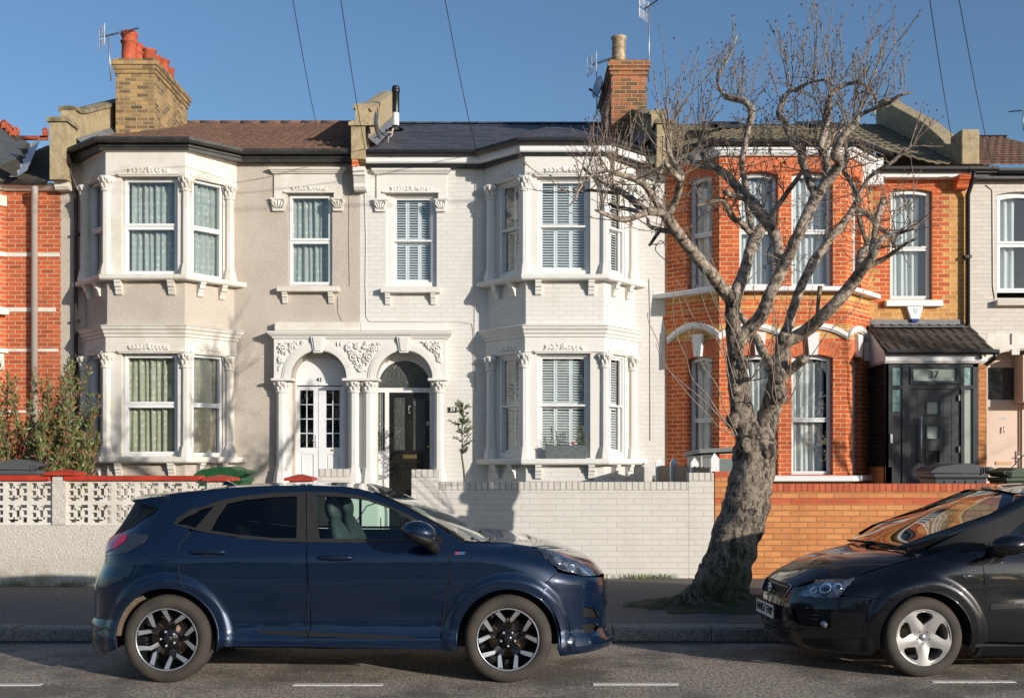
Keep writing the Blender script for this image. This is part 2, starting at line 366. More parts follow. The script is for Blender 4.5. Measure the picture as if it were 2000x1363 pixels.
def m_pave():
    m,t,b=nt('pavement_tarmac'); n=noisen(t,55,5,.95); big=noisen(t,1.4,6,.7)
    col=mixc(t,ramp(t,n,[(.35,0),(.7,1)]),(.05,.046,.042),(.24,.215,.185)); col=mixc(t,ramp(t,big,[(.45,0),(.65,.6)]),col,(.12,.10,.075))
    t.links.new(col,b.inputs['Base Color']); b.inputs['Roughness'].default_value=.85; bump(t,b,n,.8,.006); return m
M['pave']=m_pave()
M['kerb']=plain('granite_kerb',(.30,.275,.235),.8,var=.65,vs=45,bs=.6,bsc=90,bd=.006)
M['soil']=plain('garden_ground',(.10,.085,.065),.9,var=.5,vs=6,bs=.6,bsc=30,bd=.02)
def m_line():
    m,t,b=nt('worn_road_paint'); f=ramp(t,noisen(t,26,6,.8),[(.34,0),(.46,1)])
    t.links.new(mixc(t,f,(.09,.082,.072),(.74,.70,.62)),b.inputs['Base Color']); b.inputs['Roughness'].default_value=.8; bump(t,b,noisen(t,160,3,.8),.6,.004); return m
M['line']=m_line()
mb=MB(); mb.box(-400,400,-400,400,-.6,-.02); struct(mb,'ground',M['soil'])
mb=MB(); mb.box(-60,60,1.9,YK,-.3,0); road=struct(mb,'road',M['asphalt'])
mb=MB()
for a,b_ in ((-6,80),(573,748),(1158,1325),(1820,1982)):
    for i in range(1):
        yy=8.33+.14*max(0,(a-1000))/1000
        x0=X(a,yy); x1=X(b_,yy); mb=MB(); mb.box(x0,x1,yy-.035,yy+.035,.0,.004); mb.obj('road_marking',M['line'],road)
mb=MB(); mb.box(-60,60,-1.2,1.9-.15,-.3,.115); struct(mb,'opposite_pavement',M['pave'])
mb=MB(); mb.box(-60,60,1.75,1.9,-.3,.12); struct(mb,'opposite_kerb',M['kerb'])
# kerb stones
mb=MB(); random.seed(3); x=-14
while x<14:
    w=.9+random.random()*.06; dz=random.uniform(-.006,.006)
    prof=[(YK,-.05),(YK+.005,.10+dz),(YK+.025,.12+dz),(YK+.27,.122+dz),(YK+.27,-.05)]
    mb.ext([(x+.004,a,b_) for a,b_ in prof],(w-.008,0,0)); x+=w
struct(mb,'kerb',M['kerb'])
mb=MB(); mb.box(-14,14,YK-.13,YK-.004,-.02,.006); struct(mb,'gutter_channel',plain('wet_channel',(.06,.056,.05),.6,var=.5,vs=20,bs=.4,bsc=80,bd=.004))
# pavement, gently uneven grid
mb=MB(); nx,ny=220,40; xs=[-16+32*i/nx for i in range(nx+1)]; ys=[YK+.27+(YW+.1-YK-.27)*j/ny for j in range(ny+1)]
TX,TY=2.62,11.75
def pz(x,y):
    d=math.hypot((x-TX)/1.6,(y-TY)/.9)
    return .12+.055*max(0,min(1,(y-10.6)/3.5))+.012*noise.noise(Vector((x*.9,y*.9,0)))+.05*math.exp(-d*d)*(1+.8*noise.noise(Vector((x*3,y*3,1))))
mb.add([(x,y,pz(x,y)) for y in ys for x in xs],[(j*(nx+1)+i,j*(nx+1)+i+1,(j+1)*(nx+1)+i+1,(j+1)*(nx+1)+i) for j in range(ny) for i in range(nx)],0,True)
struct(mb,'pavement',M['pave'])
mb=MB(); mb.box(-16,16,YW+.1,Y0+6,-.3,.13); struct(mb,'garden_ground',plain('front_garden_paving',(.2,.18,.15),.85,var=.4,vs=4,bs=.4,bsc=40,bd=.01))
# ------------------------------------------------------------ house building kit
def rnd(a,b): return random.uniform(a,b)
def garland(mb,fr,u0,u1,v,h,d=0.0,n=None):
    L=u1-u0; n=n or max(6,int(L/(h*.55)))
    for i in range(n):
        t=(i+.5)/n; uc=u0+L*t; w=L/n; sg=1 if t<.5 else -1
        for (dv,a,ln,th) in ((.30,.55*sg,.95,.30),(.62,-.35*sg,.75,.24)):
            a+=rnd(-.25,.25); du=Vector((0,0,math.sin(a)))+fr.u*math.cos(a); dn=Vector((0,0,math.cos(a)))-fr.u*math.sin(a)
            mb.ell(fr.p(uc+rnd(-.2,.2)*w,v+h*(dv+rnd(-.08,.08))*(.75+.25*math.sin(PI*t)),d),du*w*ln,dn*h*th,fr.n*rnd(.018,.03),7,5)
    c=(u0+u1)/2; mb.ell(fr.p(c,v+h*.55,d),fr.u*h*.4,Vector((0,0,h*.5)),fr.n*.034,8,6)
def capital(mb,x,y,z0,z1,r,n=8,ph=PI/8,mat=0,leaf=8):
    h=z1-z0
    mb.lathe((x,y,0),[(r*1.0,z0),(r*1.22,z0+.015),(r*1.22,z0+.035),(r*1.0,z0+.045),(r*1.02,z0+h*.45),(r*1.3,z0+h*.72),(r*1.6,z0+h*.84),(r*1.62,z1),(0,z1)],n*2,mat)
    for j in range(leaf):
        a=2*PI*j/leaf+.2; c=math.cos(a); s_=math.sin(a)
        for (rr,zz,sz,tl) in ((1.08,.38,.24,.35),(1.42,.70,.26,.6)):
            aa=a+(.4 if zz>.5 else 0); c=math.cos(aa); s_=math.sin(aa)
            mb.ell((x+c*r*rr,y+s_*r*rr,z0+h*zz),Vector((-s_,c,0))*r*.34,Vector((c*tl,s_*tl,1)).normalized()*h*sz,Vector((c,s_,-tl)).normalized()*r*.22,6,5,mat)
        if j%2==0:
            c=math.cos(a); s_=math.sin(a)
            mb.ell((x+c*r*1.62,y+s_*r*1.62,z1-h*.16),Vector((-s_,c,0))*r*.3,Vector((0,0,h*.11)),Vector((c,s_,0))*r*.26,6,4,mat)
def column(mb,x,y,zb,zb1,zc,zt,r,rb=None,n=8):
    rb=rb or r*1.75
    mb.lathe((x,y,0),[(0,zb),(rb,zb),(rb,zb+.035),(rb*.92,zb+(zb1-zb)*.45),(r*1.25,zb1-.03),(r*1.25,zb1-.012),(r*1.05,zb1),(r*1.02,zb1+.01),(r*.96,zc)],n,0,sm=False,ph=PI/8)
    capital(mb,x,y,zc,zt,r)
def corbel(mb,fr,u,v1,w=.105,h=.22,dep=.15,d=0):
    pts=[(0,0),(dep,0),(dep,-.03*1),(dep*.86,-.045),(dep*.8,-h*.42),(dep*.55,-h*.5),(dep*.55,-h*.62),(dep*.42,-h*.72),(dep*.36,-h*.92),(.02,-h),(0,-h)]
    a=[fr.p(u-w/2,v1+q,d+p) for p,q in pts]; mb.ext(a,fr.u*w)
def win(house,fr,u0,u1,v0,v1,rise=0,rev=.1,style='casement',mid=.5,curt=None,fw=.06,gmat='glass',cd=.125,label=None,mat='upvc',cheight=1.0,room='dark'):
    """window part with pane, curtain or shutter sub-parts; sits rev behind the wall face"""
    d=-rev; e=.003; u0+=e;u1-=e;v0+=e
    H=v1-v0; vm=v0+H*mid; mb=MB(); R=rise
    def ar(a,b,vt): # arched top hole, scaled rise
        k=R*((b-a)/(u1-u0))**2 if R else 0
        return k
    if style=='sash':
        f1=.055; top_d=-.0; low_d=-.035
        ho=outline(u0+f1,u1-f1,v0+f1*1.6,v1-f1+(0 if R==0 else 0),ar(u0+f1,u1-f1,0))
        mb.panel(fr,outline(u0,u1,v0,v1,R),[ho],rev=.09,d=d)
        g=.035
        g1=outline(u0+f1+g,u1-f1-g,vm+g*.6,v1-f1-g,ar(u0+f1+g,u1-f1-g,0)); g2=[(u0+f1+g,v0+f1*1.6+g*1.4),(u1-f1-g,v0+f1*1.6+g*1.4),(u1-f1-g,vm-g*.6),(u0+f1+g,vm-g*.6)]
        so=outline(u0+f1,u1-f1,vm-g*.5,v1-f1,ar(u0+f1,u1-f1,0))
        mb.panel(fr,so,[g1],rev=.03,d=d-.03,thick=.04)
        mb.panel(fr,[(u0+f1,v0+f1*1.6),(u1-f1,v0+f1*1.6),(u1-f1,vm+g*.5),(u0+f1,vm+g*.5)],[g2],rev=.03,d=d-.06,thick=.02)
        mb.fbox(fr,u0+f1*.7,u1-f1*.7,vm-.012,vm+.018,d-.03,d-.005)
        gs=[(g1,d-.05),(g2,d-.078)]
    else:
        f1=fw; g=fw*.75
        g1=outline(u0+f1,u1-f1,vm+g*.9,v1-f1,ar(u0+f1,u1-f1,0)); g2=[(u0+f1,v0+f1),(u1-f1,v0+f1),(u1-f1,vm-g*.9),(u0+f1,vm-g*.9)]
        mb.panel(fr,outline(u0,u1,v0,v1,R),[g1,g2],rev=.07,d=d)
        # opening light upper and lower: proud beads with a shadow gap
        for L in ([(u0+f1*.35,vm+.008),(u1-f1*.35,vm+.008)]+arc(u0+f1*.35,u1-f1*.35,v1-f1*.4,ar(u0+f1*.35,u1-f1*.35,0)),):
            mb.panel(fr,L,[g1],rev=.018,d=d+.018,thick=.017)
        L=[(u0+f1*.35,v0+f1*.35),(u1-f1*.35,v0+f1*.35),(u1-f1*.35,vm-.008),(u0+f1*.35,vm-.008)]
        mb.panel(fr,L,[g2],rev=.014,d=d+.014,thick=.013)
        gs=[(g1,d-.04),(g2,d-.04)]
    w=mb.obj('window',M[mat],house)
    if label: w['label']=label
    for i,(L,dd) in enumerate(gs):
        mb=MB(); mb.panel(fr,L,d=dd); mb.obj('pane',M[gmat],w)
    # room behind
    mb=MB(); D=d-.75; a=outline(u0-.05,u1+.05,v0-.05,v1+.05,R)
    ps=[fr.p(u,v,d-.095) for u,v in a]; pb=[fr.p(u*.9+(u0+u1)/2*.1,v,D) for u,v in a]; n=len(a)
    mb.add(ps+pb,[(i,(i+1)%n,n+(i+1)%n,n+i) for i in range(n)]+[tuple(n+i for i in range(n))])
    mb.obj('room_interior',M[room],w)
    uu0,uu1=u0+.03,u1-.03
    if curt and curt!='shutter':
        for (a,b,cm,zt) in curt if isinstance(curt,list) else [(0,1,curt,1)]:
            mb=MB(); ua=uu0+(uu1-uu0)*a; ub=uu0+(uu1-uu0)*b; nseg=int((ub-ua)/.012)+4; rows=5; vs=[]
            ph=rnd(0,9); top=v0+(v1-v0+R)*zt-.03
            for j in range(rows+1):
                v=v0+.02+(top-v0)*j/rows
                for i in range(nseg+1):
                    u=ua+(ub-ua)*i/nseg
                    w1=math.sin(u*58+ph+1.2*math.sin(u*9+j*.2))*.022+math.sin(u*31+ph*2+.15*j)*.014
                    vs.append(fr.p(u+.004*math.sin(j+u*40),v,d-cd+w1))
            mb.add(vs,[(j*(nseg+1)+i,j*(nseg+1)+i+1,(j+1)*(nseg+1)+i+1,(j+1)*(nseg+1)+i) for j in range(rows) for i in range(nseg)],0,True)
            mb.obj('curtain',M[cm],w)
    if curt=='shutter':
        npan=3 if (u1-u0)>.65 else 2
        ua,ub=u0+.055,u1-.055; dd=d-.115
        for k in range(npan):
            mb=MB(); p0=ua+(ub-ua)*k/npan; p1=ua+(ub-ua)*(k+1)/npan; s=.032 if npan==3 else .026
            for (z0,z1) in ((v0+.08,vm-.004),(vm+.004,v1-.03)):
                mb.fbox(fr,p0+.002,p0+s,z0,z1,dd-.028,dd); mb.fbox(fr,p1-s,p1-.002,z0,z1,dd-.028,dd)
                mb.fbox(fr,p0+s,p1-s,z0,z0+.055,dd-.026,dd-.002); mb.fbox(fr,p0+s,p1-s,z1-.055,z1,dd-.026,dd-.002)
                z=z0+.075
                while z<z1-.07:
                    t=.45
                    a=[fr.p(p0+s,z-.017,dd+.014),fr.p(p0+s,z-.012,dd+.018),fr.p(p0+s,z+.017,dd-.034),fr.p(p0+s,z+.012,dd-.037)]
                    mb.ext(a,fr.u*(p1-p0-2*s)); z+=.0445
            mb.obj('shutter',M['shutter'],w)
    return w
def roofmesh(x0,x1,ye,yr,zf,amp=.022,pitch=.15,course=.32,step=.022,dx=None):
    mb=MB(); dx=dx or (pitch/4 if amp else .12); nx=int((x1-x0)/dx); ymin=min(ye(x0+(x1-x0)*i/200) for i in range(201))
    rows=[]; y=ymin
    while y<yr:
        rows.append((y+.001,step)); y2=min(y+course,yr); rows.append((y2-.001,0)); y=y2
    vs=[]
    for (y,h) in rows:
        for i in range(nx+1):
            x=x0+(x1-x0)*i/nx; yy=max(y,ye(x)); c=2*PI*x/pitch
            w=amp*(max(0,math.cos(c))**.7 if amp else 0)
            vs.append((x,yy,zf(x,yy)+h+w+.004*noise.noise(Vector((x*2,yy*2,3)))))
    n=nx+1; fs=[]
    for j in range(len(rows)-1):
        for i in range(nx):
            if rows[j+1][0]<=min(ye(x0+(x1-x0)*i/nx),ye(x0+(x1-x0)*(i+1)/nx)): continue
            fs.append((j*n+i,j*n+i+1,(j+1)*n+i+1,(j+1)*n+i))
    mb.add(vs,fs,0,False)
    # eaves edge lip
    e=[]
    for i in range(n):
        x=x0+(x1-x0)*i/nx; yy=ye(x); c=2*PI*x/pitch; w=amp*(max(0,math.cos(c))**.7 if amp else 0); z=zf(x,yy)+step+w
        e.append((x,yy-.002,z)); 
    lo=[(a,b,c-.03) for a,b,c in e]; mb.add(e+lo,[(i,i+1,n+i+1,n+i) for i in range(n-1)])
    return mb
ZE=7.05; YE=19.0; YR=23.0
def bayroof(xl,xr,xbl,xbr,yf,ze,ye0,sl,zf_main,xc,yt):
    """returns eave fn and height fn of roof with a bay hip"""
    zt=zf_main(xc,yt)
    def plane(a,b,c):
        a,b,c=Vector(a),Vector(b),Vector(c); n=(b-a).cross(c-a); return lambda x,y:a.z-(n.x*(x-a.x)+n.y*(y-a.y))/n.z
    A=(xl,yf,ze);B=(xr,yf,ze);C=(xbl,ye0,ze);D=(xbr,ye0,ze);T=(xc,yt,zt+.02)
    pf=plane(A,B,T);pl=plane(C,A,T);pr=plane(B,D,T)
    def ye(x):
        if x<xbl or x>xbr: return ye0
        if x<xl: return ye0+(yf-ye0)*(x-xbl)/(xl-xbl)
        if x>xr: return yf+(ye0-yf)*(x-xr)/(xbr-xr)
        return yf
    def zf(x,y):
        m=zf_main(x,y); b=min(pf(x,y),pl(x,y),pr(x,y))
        if y<ye0: return b
        return max(m,b)
    return ye,zf
def gutter_prof(z,off=0,r=.055):
    return [(off+.0,z),(off+.0,z-.03)]+[(off+r+r*math.sin(a),z-.03-r*math.cos(a)*1.0) for a in [-1.3,-.8,-.3,.3,.8,1.3]]+[(off+2*r,z),(off+2*r-.012,z),(off+2*r-.014,z-.03),(off+r,z-.03-r*.75),(off+.014,z-.03),(off+.014,z)]
def gutter(parent,path,z,off,mat='black',name='gutter',clips=True,brk=.9):
    mb=MB(); mb.sweep(path,gutter_prof(z,off),sm=False)
    for i in range(len(path)-1):
        a=Vector((path[i][0],path[i][1],0)); b=Vector((path[i+1][0],path[i+1][1],0)); L=(b-a).length; fr=Fr(a,b); k=max(1,int(L/brk))
        for j in range(k):
            u=L*(j+.5)/k
            mb.ext([fr.p(u,z+.004,off-.01)]+[fr.p(u,z-.03-.060*math.cos(t),off+.055+.062*math.sin(t)) for t in (-1.3,-.6,0,.6,1.3)]+[fr.p(u,z+.006,off+.118)],fr.u*.028)
    return mb.obj(name,M[mat],parent)
def wall_tex(): pass
def reveal_box(): pass
random.seed(11)
zb=lambda py:Z(py,YB)
XP1,XP2,XP0,XP3=X(703,Y0),X(1299,Y0),X(120,Y0),X(1892,Y0)
SL=.415
zmain=lambda x,y: ZE+SL*(y-YE)
def victorian_bay(house,xfl,xfr,xbl,xbr,wallmat,trim,style,wins,dz=0,gdz=0,fasc='black',curts=('curt41g','curt41u'),sills=.17):
    pts=[(xbl,Y0),(xfl,YB),(xfr,YB),(xbr,Y0)]
    fr=[Fr(pts[i],pts[i+1]) for i in range(3)]
    zc0,zc1=3.77,3.948; zs_u=(4.695,4.786); zs_g=(1.648+gdz,1.751+gdz)
    zu=(4.786,6.46); zg=(1.751+gdz,3.505)
    mb=MB()
    mb.sweep(pts,[(0,.05),(0,zs_g[0]),(-.3,zs_g[0]),(-.3,.05)])
    bay=mb.obj('bay',M[wallmat],house)
    mb=MB(); mb.sweep(pts,[(0,zc1-.01),(0,zs_u[0]),(-.3,zs_u[0]),(-.3,zc1-.01)]); mb.obj('bay_apron',M[wallmat],bay)
    # sills
    for (a,b_) in (zs_u,zs_g):
        tm=MB(); tm.sweep(pts,[(-.32,a),(sills-.03,a),(sills-.012,a+.012),(sills,a+.03),(sills,b_-.012),(sills-.01,b_),(-.32,b_+.002)]); tm.obj('bay_sill',M[trim],bay,bevel=.004)
    # lower cornice / fascia band
    tm=MB(); tm.sweep(pts,[(-.3,zg[1]),(.035,zg[1]),(.035,zc0-.02),(.06,zc0-.01),(.06,zc0+.03),(.085,zc0+.05),(.09,zc0+.085),(.125,zc0+.125),(.125,zc0+.15),(.145,zc0+.16),(.145,zc1-.008),(.0,zc1+.03),(-.3,zc1+.03)]); tm.obj('bay_cornice',M[trim],bay,bevel=.004)
    # upper frieze
    tm=MB(); tm.sweep(pts,[(-.3,zu[1]),(.035,zu[1]),(.035,6.84),(.07,6.86),(.07,6.89),(-.3,6.89)])
    tm.obj('bay_frieze',M[trim],bay,bevel=.004)
    wm={}
    for fi,f in enumerate(fr):
        for lv,(z0,z1) in enumerate((zg,zu)):
            u0,u1=wins[fi]
            pm=MB(); L=f.L
            pm.panel(f,[(0.0,z0),(L,z0),(L,z1),(0.0,z1)],[[(u0,z0+.012),(u1,z0+.012),(u1,z1-.012),(u0,z1-.012)]],rev=.14,d=0)
            # lintel bar and label
            a,b_=u0-.05,u1+.05
            pm.fbox(f,a,b_,z1-.0,z1+.028,.03,.062); pm.fbox(f,a+.02,b_-.02,z1-.022,z1,-.02,.05)
            pm.obj('mullion_wall',M[trim],bay)
            gm=MB(); w=(u1-u0)*.72; uc=(u0+u1)/2; garland(gm,f,uc-w/2,uc+w/2,z1+.035,.11,.035); gm.obj('carved_swag',M[trim],bay)
            cs=curts[lv] if curts[0]!='shutter' else 'shutter'
            if fi==2 and lv==0 and cs=='curt41g': cs='curt41r'
            if style=='casement':
                win(house,f,u0,u1,z0+.012,z1-.012,rev=.10 if fi==1 else .04,style='casement',mid=.5,curt=cs,fw=.075 if fi==1 else .055)
            else:
                win(house,f,u0,u1,z0+.012,z1-.012,rev=.07 if fi==1 else .015,style='sash',mid=.50,curt=cs,mat='paintwood')
    # corner columns
    for i,(x,y) in enumerate(pts):
        if i==0: cx,cy=x+.05,y-.12
        elif i==3: cx,cy=x-.05,y-.12
        else: cx,cy=(x-.02 if i==1 else x+.02),y+.015
        for lv,(z0,z1) in enumerate((zg,zu)):
            cm=MB(); column(cm,cx,cy,z0,z0+.19,z1-.27,z1-.02,.078,.13)
            cm.obj('column',M[trim],bay)
    # corbels
    cm=MB()
    for f,us in zip(fr,[(.28,.72),(.16,.84),(.28,.72)]):
        for k in us:
            for (a,b_) in (zs_u,zs_g):
                c=MB(); corbel(c,f,f.L*k,a,dep=.135,h=.24); c.obj('corbel',M[trim],bay)
    return bay,pts,fr
# ============ house 41
h41=empty('terraced_house',((XP0+XP1)/2,Y0,0),'beige pebble-dashed terraced house with white bay, brown tiled roof and number 41 beside its door','house')
xfl,xfr,xbl,xbr=X(209.5,YB),X(361,YB),X(166,Y0),X(457.5,Y0)
pts=[(xbl,Y0),(xfl,YB),(xfr,YB),(xbr,Y0)]
fr41=[Fr(pts[i],pts[i+1]) for i in range(3)]
wu=lambda f,a,b: (f.uv(a,700)[0],f.uv(b,700)[0])
cl=lambda f,q:(max(f.L*.13,q[0]),min(f.L*.86,q[1]))
wins41=[(fr41[0].L*.22,fr41[0].L*.84),wu(fr41[1],237,347),cl(fr41[2],wu(fr41[2],374,436))]
def rect(u0,u1,v0,v1): return [(u0,v0),(u1,v0),(u1,v1),(u0,v1)]
ws=(X(562,Y0),X(649,Y0),Z(558,Y0),Z(378,Y0))
XD=X(703,Y0)
d41=(X(573,Y0),X(676,Y0),.15,Z(739,Y0)); d39=(X(734,Y0),X(844,Y0),.15,Z(739,Y0))
R41=(d41[1]-d41[0])/2; R39=(d39[1]-d39[0])/2
mb=MB(); xl=X(119,Y0)
mb.panel(FW,[(xl,0),(XD,0),(XD,7.0),(xl,7.0)],[rect(*ws),outline(d41[0]+.01,d41[1]-.01,d41[2],d41[3],R41-.02,16)],rev=.16)
mb.add([(xl,Y0,0),(xl,Y0+.5,0),(xl,Y0+.5,7),(xl,Y0,7)],[(0,1,2,3)])
mb.obj('wall',M['pebble'],h41)
bay41,bp,_=victorian_bay(h41,xfl,xfr,xbl,xbr,'pebble','stucco_old','casement',wins41)
win(h41,FW,ws[0],ws[1],ws[2]+.0,ws[3],rev=.07,style='casement',mid=.49,curt='curt41u',fw=.07)
def single_surround(house,cx0,cx1,ws,trim,pyc,sill,corb,caps,frz):
    # one plaster surround: cornice, frieze, capitals, sill, corbels
    mb=MB(); z0=Z(pyc[1],Y0); z1=Z(pyc[0],Y0); h=z1-z0
    path=[(frz[0],Y0),(frz[1],Y0)]
    xs=[frz[0],frz[1]]
    # cornice with returned ends
    for k,(o,a,b_) in enumerate(((.035,0,.3),(.06,.3,.6),(.085,.6,1.0))):
        mb.box(xs[0]-o*.9,xs[1]+o*.9,Y0-.03-o,Y0+.02,z0+h*a,z0+h*b_+.0005*k)
    zt=ws[3]; zcap=Z(caps[2],Y0)
    mb.panel(FW,[(xs[0],zcap),(ws[0]-.03,zcap),(ws[0]-.03,zt+.0),(ws[1]+.03,zt),(ws[1]+.03,zcap),(xs[1],zcap),(xs[1],z0),(xs[0],z0)],d=.03,thick=.04)
    mb.fbox(FW,ws[0]-.05,ws[1]+.05,zt,zt+.03,.02,.062)
    s=mb.obj('window_surround',M[trim],house)
    gm=MB(); w=(ws[1]-ws[0])*.8; c=(ws[0]+ws[1])/2; garland(gm,FW,c-w/2,c+w/2,zt+.035,.09,.03); gm.obj('carved_swag',M[trim],s)
    for (a,b_) in (caps[0],caps[1]):
        c=MB(); zz0,zz1=Z(caps[3],Y0),Z(caps[2],Y0); hh=zz1-zz0; a,b_=X(a,Y0),X(b_,Y0); m=(a+b_)/2; w=b_-a
        c.fpoly(FW,[(a+w*.14,zz0),(b_-w*.14,zz0),(b_,zz1-.03),(b_,zz1),(a,zz1),(a,zz1-.03)],-.01,.05)
        c.fbox(FW,a-.005,b_+.005,zz1-.028,zz1+.002,-.01,.075)
        for k in range(5):
            uu=a+w*(.16+.17*k); t=(k-2)*.22
            c.ell(FW.p(uu,zz0+hh*.5,.052),Vector((.022,0,0)),Vector((t*.1,0,hh*.36)),Vector((0,-.028,0)),6,5)
        for k in (-1,1): c.ell(FW.p(m+k*w*.36,zz1-.055,.06),Vector((.035,0,0)),Vector((0,0,.028)),Vector((0,-.03,0)),6,5)
        c.obj('capital',M[trim],s)
    c=MB(); a,b_,p0,p1=sill; c.box(X(a,Y0-.13),X(b_,Y0-.13),Y0-.14,Y0+.06,Z(p1,Y0-.13),Z(p0,Y0-.13)); 
    so_=c.obj('window_sill',M[trim],house,bevel=.008)
    for px in corb:
        c=MB(); corbel(c,FW,X(px,Y0-.06),Z(p1,Y0-.13),w=.085,h=.2,dep=.11); c.obj('corbel',M[trim],so_)
single_surround(h41,0,0,ws,'stucco_old',(330,340),(540,661,559,569),(556,646),((529.5,561),(648,674),388,413),(X(536,Y0),X(669,Y0)))
# eaves 41
epath=[(XP0-.03,YE+.15),(xbl-.12,YE+.15),(xfl-.05,YB+.0),(xfr+.05,YB+.0),(xbr+.12,YE+.15),(XP1-.12,YE+.15)]
mb=MB(); mb.sweep(epath,[(-.4,6.86),(.10,6.86),(.10,6.905),(.125,6.92),(.125,7.03),(-.4,7.03)]); mb.obj('fascia',M['blackiron'],h41)
gutter(h41,epath,7.045,.13,'blackiron')
zE=7.03
ye,zf=bayroof(xfl-.1,xfr+.1,xbl-.2,xbr+.2,18.26,zE,YE-.02,SL,zmain,(xbl+xbr)/2,22.9)
ro=roofmesh(XP0+.05,XP1-.12,ye,YR,zf,amp=.024,pitch=.15,course=.33,step=.026); roof41=ro.obj('roof',M['tile_brown'],h41)
mb=MB(); 
for i in range(12):
    x0=XP0+.1+i*.42; mb.tube([(x0,YR,zmain(0,YR)+.02),(x0+.41,YR,zmain(0,YR)+.02)],.055,8)
mb.obj('ridge_tiles',M['tile_brown'],roof41)
# back slope
def backslope(x0,x1,mat,parent,zr=None):
    m_=MB(); z=zmain(0,YR) if zr is None else zr; m_.add([(x0,YR,z),(x1,YR,z),(x1,YR+5,z-2.2),(x0,YR+5,z-2.2)],[(0,1,2,3)]); m_.obj('rear_roof',M[mat],parent)
backslope(XP0,XP1,'tile_brown',roof41)
# downpipe 41 with swan neck
mb=MB(); xd=X(147,Y0-.1); mb.tube([(X(123,18.9),18.92,6.98),(X(126,18.9),18.94,6.85),(X(140,19.05),19.05,6.62),(xd,Y0-.075,6.45),(xd,Y0-.075,.15)],.036,10)
for z in (5.6,4.1,2.6): mb.box(xd-.05,xd+.05,Y0-.12,Y0,z,z+.04)
mb.obj('downpipe',M['blackiron'],h41)
# ============ house 39
h39=empty('terraced_house',((XP1+XP2)/2,Y0,0),'white painted brick terraced house with shuttered bay window and black front door','house')
xfl,xfr,xbl,xbr=X(1027,YB),X(1179,YB),X(953,Y0),X(1240,Y0)
pts9=[(xbl,Y0),(xfl,YB),(xfr,YB),(xbr,Y0)]; fr39=[Fr(pts9[i],pts9[i+1]) for i in range(3)]
wins39=[cl(fr39[0],wu(fr39[0],974,1021)),wu(fr39[1],1049,1153),cl(fr39[2],wu(fr39[2],1182,1221))]
ws9=(X(754,Y0),X(853,Y0),Z(560,Y0),Z(378,Y0))
mb=MB(); mb.panel(FW,[(XD,0),(XP2,0),(XP2,7.0),(XD,7.0)],[rect(*ws9),outline(d39[0]+.01,d39[1]-.01,d39[2],d39[3],R39-.02,16)],rev=.16)
mb.obj('wall',M['brick_white'],h39)
bay39,bp9,_=victorian_bay(h39,xfl,xfr,xbl,xbr,'brick_white','stucco','sash',wins39,gdz=-.03,curts=('shutter','shutter'))
win(h39,FW,X(763,Y0),X(849,Y0),ws9[2],ws9[3],rev=.08,style='sash',mid=.50,curt='shutter',mat='paintwood')
mb=MB(); 
for a,b_ in ((ws9[0]-.0,X(763,Y0)),(X(849,Y0),ws9[1])): mb=MB(); mb.box(a,b_,Y0+.05,Y0+.16,ws9[2],ws9[3]); mb.obj('window_lining',M['stucco'],h39)
single_surround(h39,0,0,ws9,'stucco',(332,341),(743,860,561,571),(757,846),((730,757),(849,873.5),390,414),(X(736,Y0),X(872,Y0)))
epath=[(XP1+.12,YE+.15),(xbl-.12,YE+.15),(xfl-.05,YB),(xfr+.05,YB),(xbr+.12,YE+.15),(XP2-.2,YE+.15)]
mb=MB(); mb.sweep(epath,[(-.4,6.83),(.10,6.83),(.115,6.84),(.125,6.855),(.125,6.99),(-.4,6.99)]); mb.obj('fascia',M['upvc'],h39)
mb=MB(); mb.sweep(epath,[(-.4,6.775),(.055,6.775),(.055,6.83),(-.4,6.83)]); mb.obj('soffit_strip',M['black'],h39)
gutter(h39,epath,7.03,.13,'black')
ye9,zf9=bayroof(xfl-.1,xfr+.1,xbl-.2,xbr+.2,18.26,zE,YE-.02,SL,zmain,(xbl+xbr)/2,22.9)
ro=roofmesh(XP1+.12,XP2-.2,ye9,YR,zf9,amp=0,course=.2,step=.006,dx=.06); roof39=ro.obj('roof',M['slate'],h39)
mb=MB()
for i in range(12):
    x0=XP1+.15+i*.45; zz=zmain(0,YR); mb.ext([(x0,YR-.09,zz-.01),(x0,YR,zz+.05),(x0,YR+.09,zz-.01)],(.44,0,0)); mb.tube([(x0+.44,YR-.1,zz),(x0+.44,YR,zz+.056),(x0+.44,YR+.1,zz)],.008,5)
mb.obj('ridge_tiles',M['slate'],roof39)
backslope(XP1,XP2,'slate',roof39)
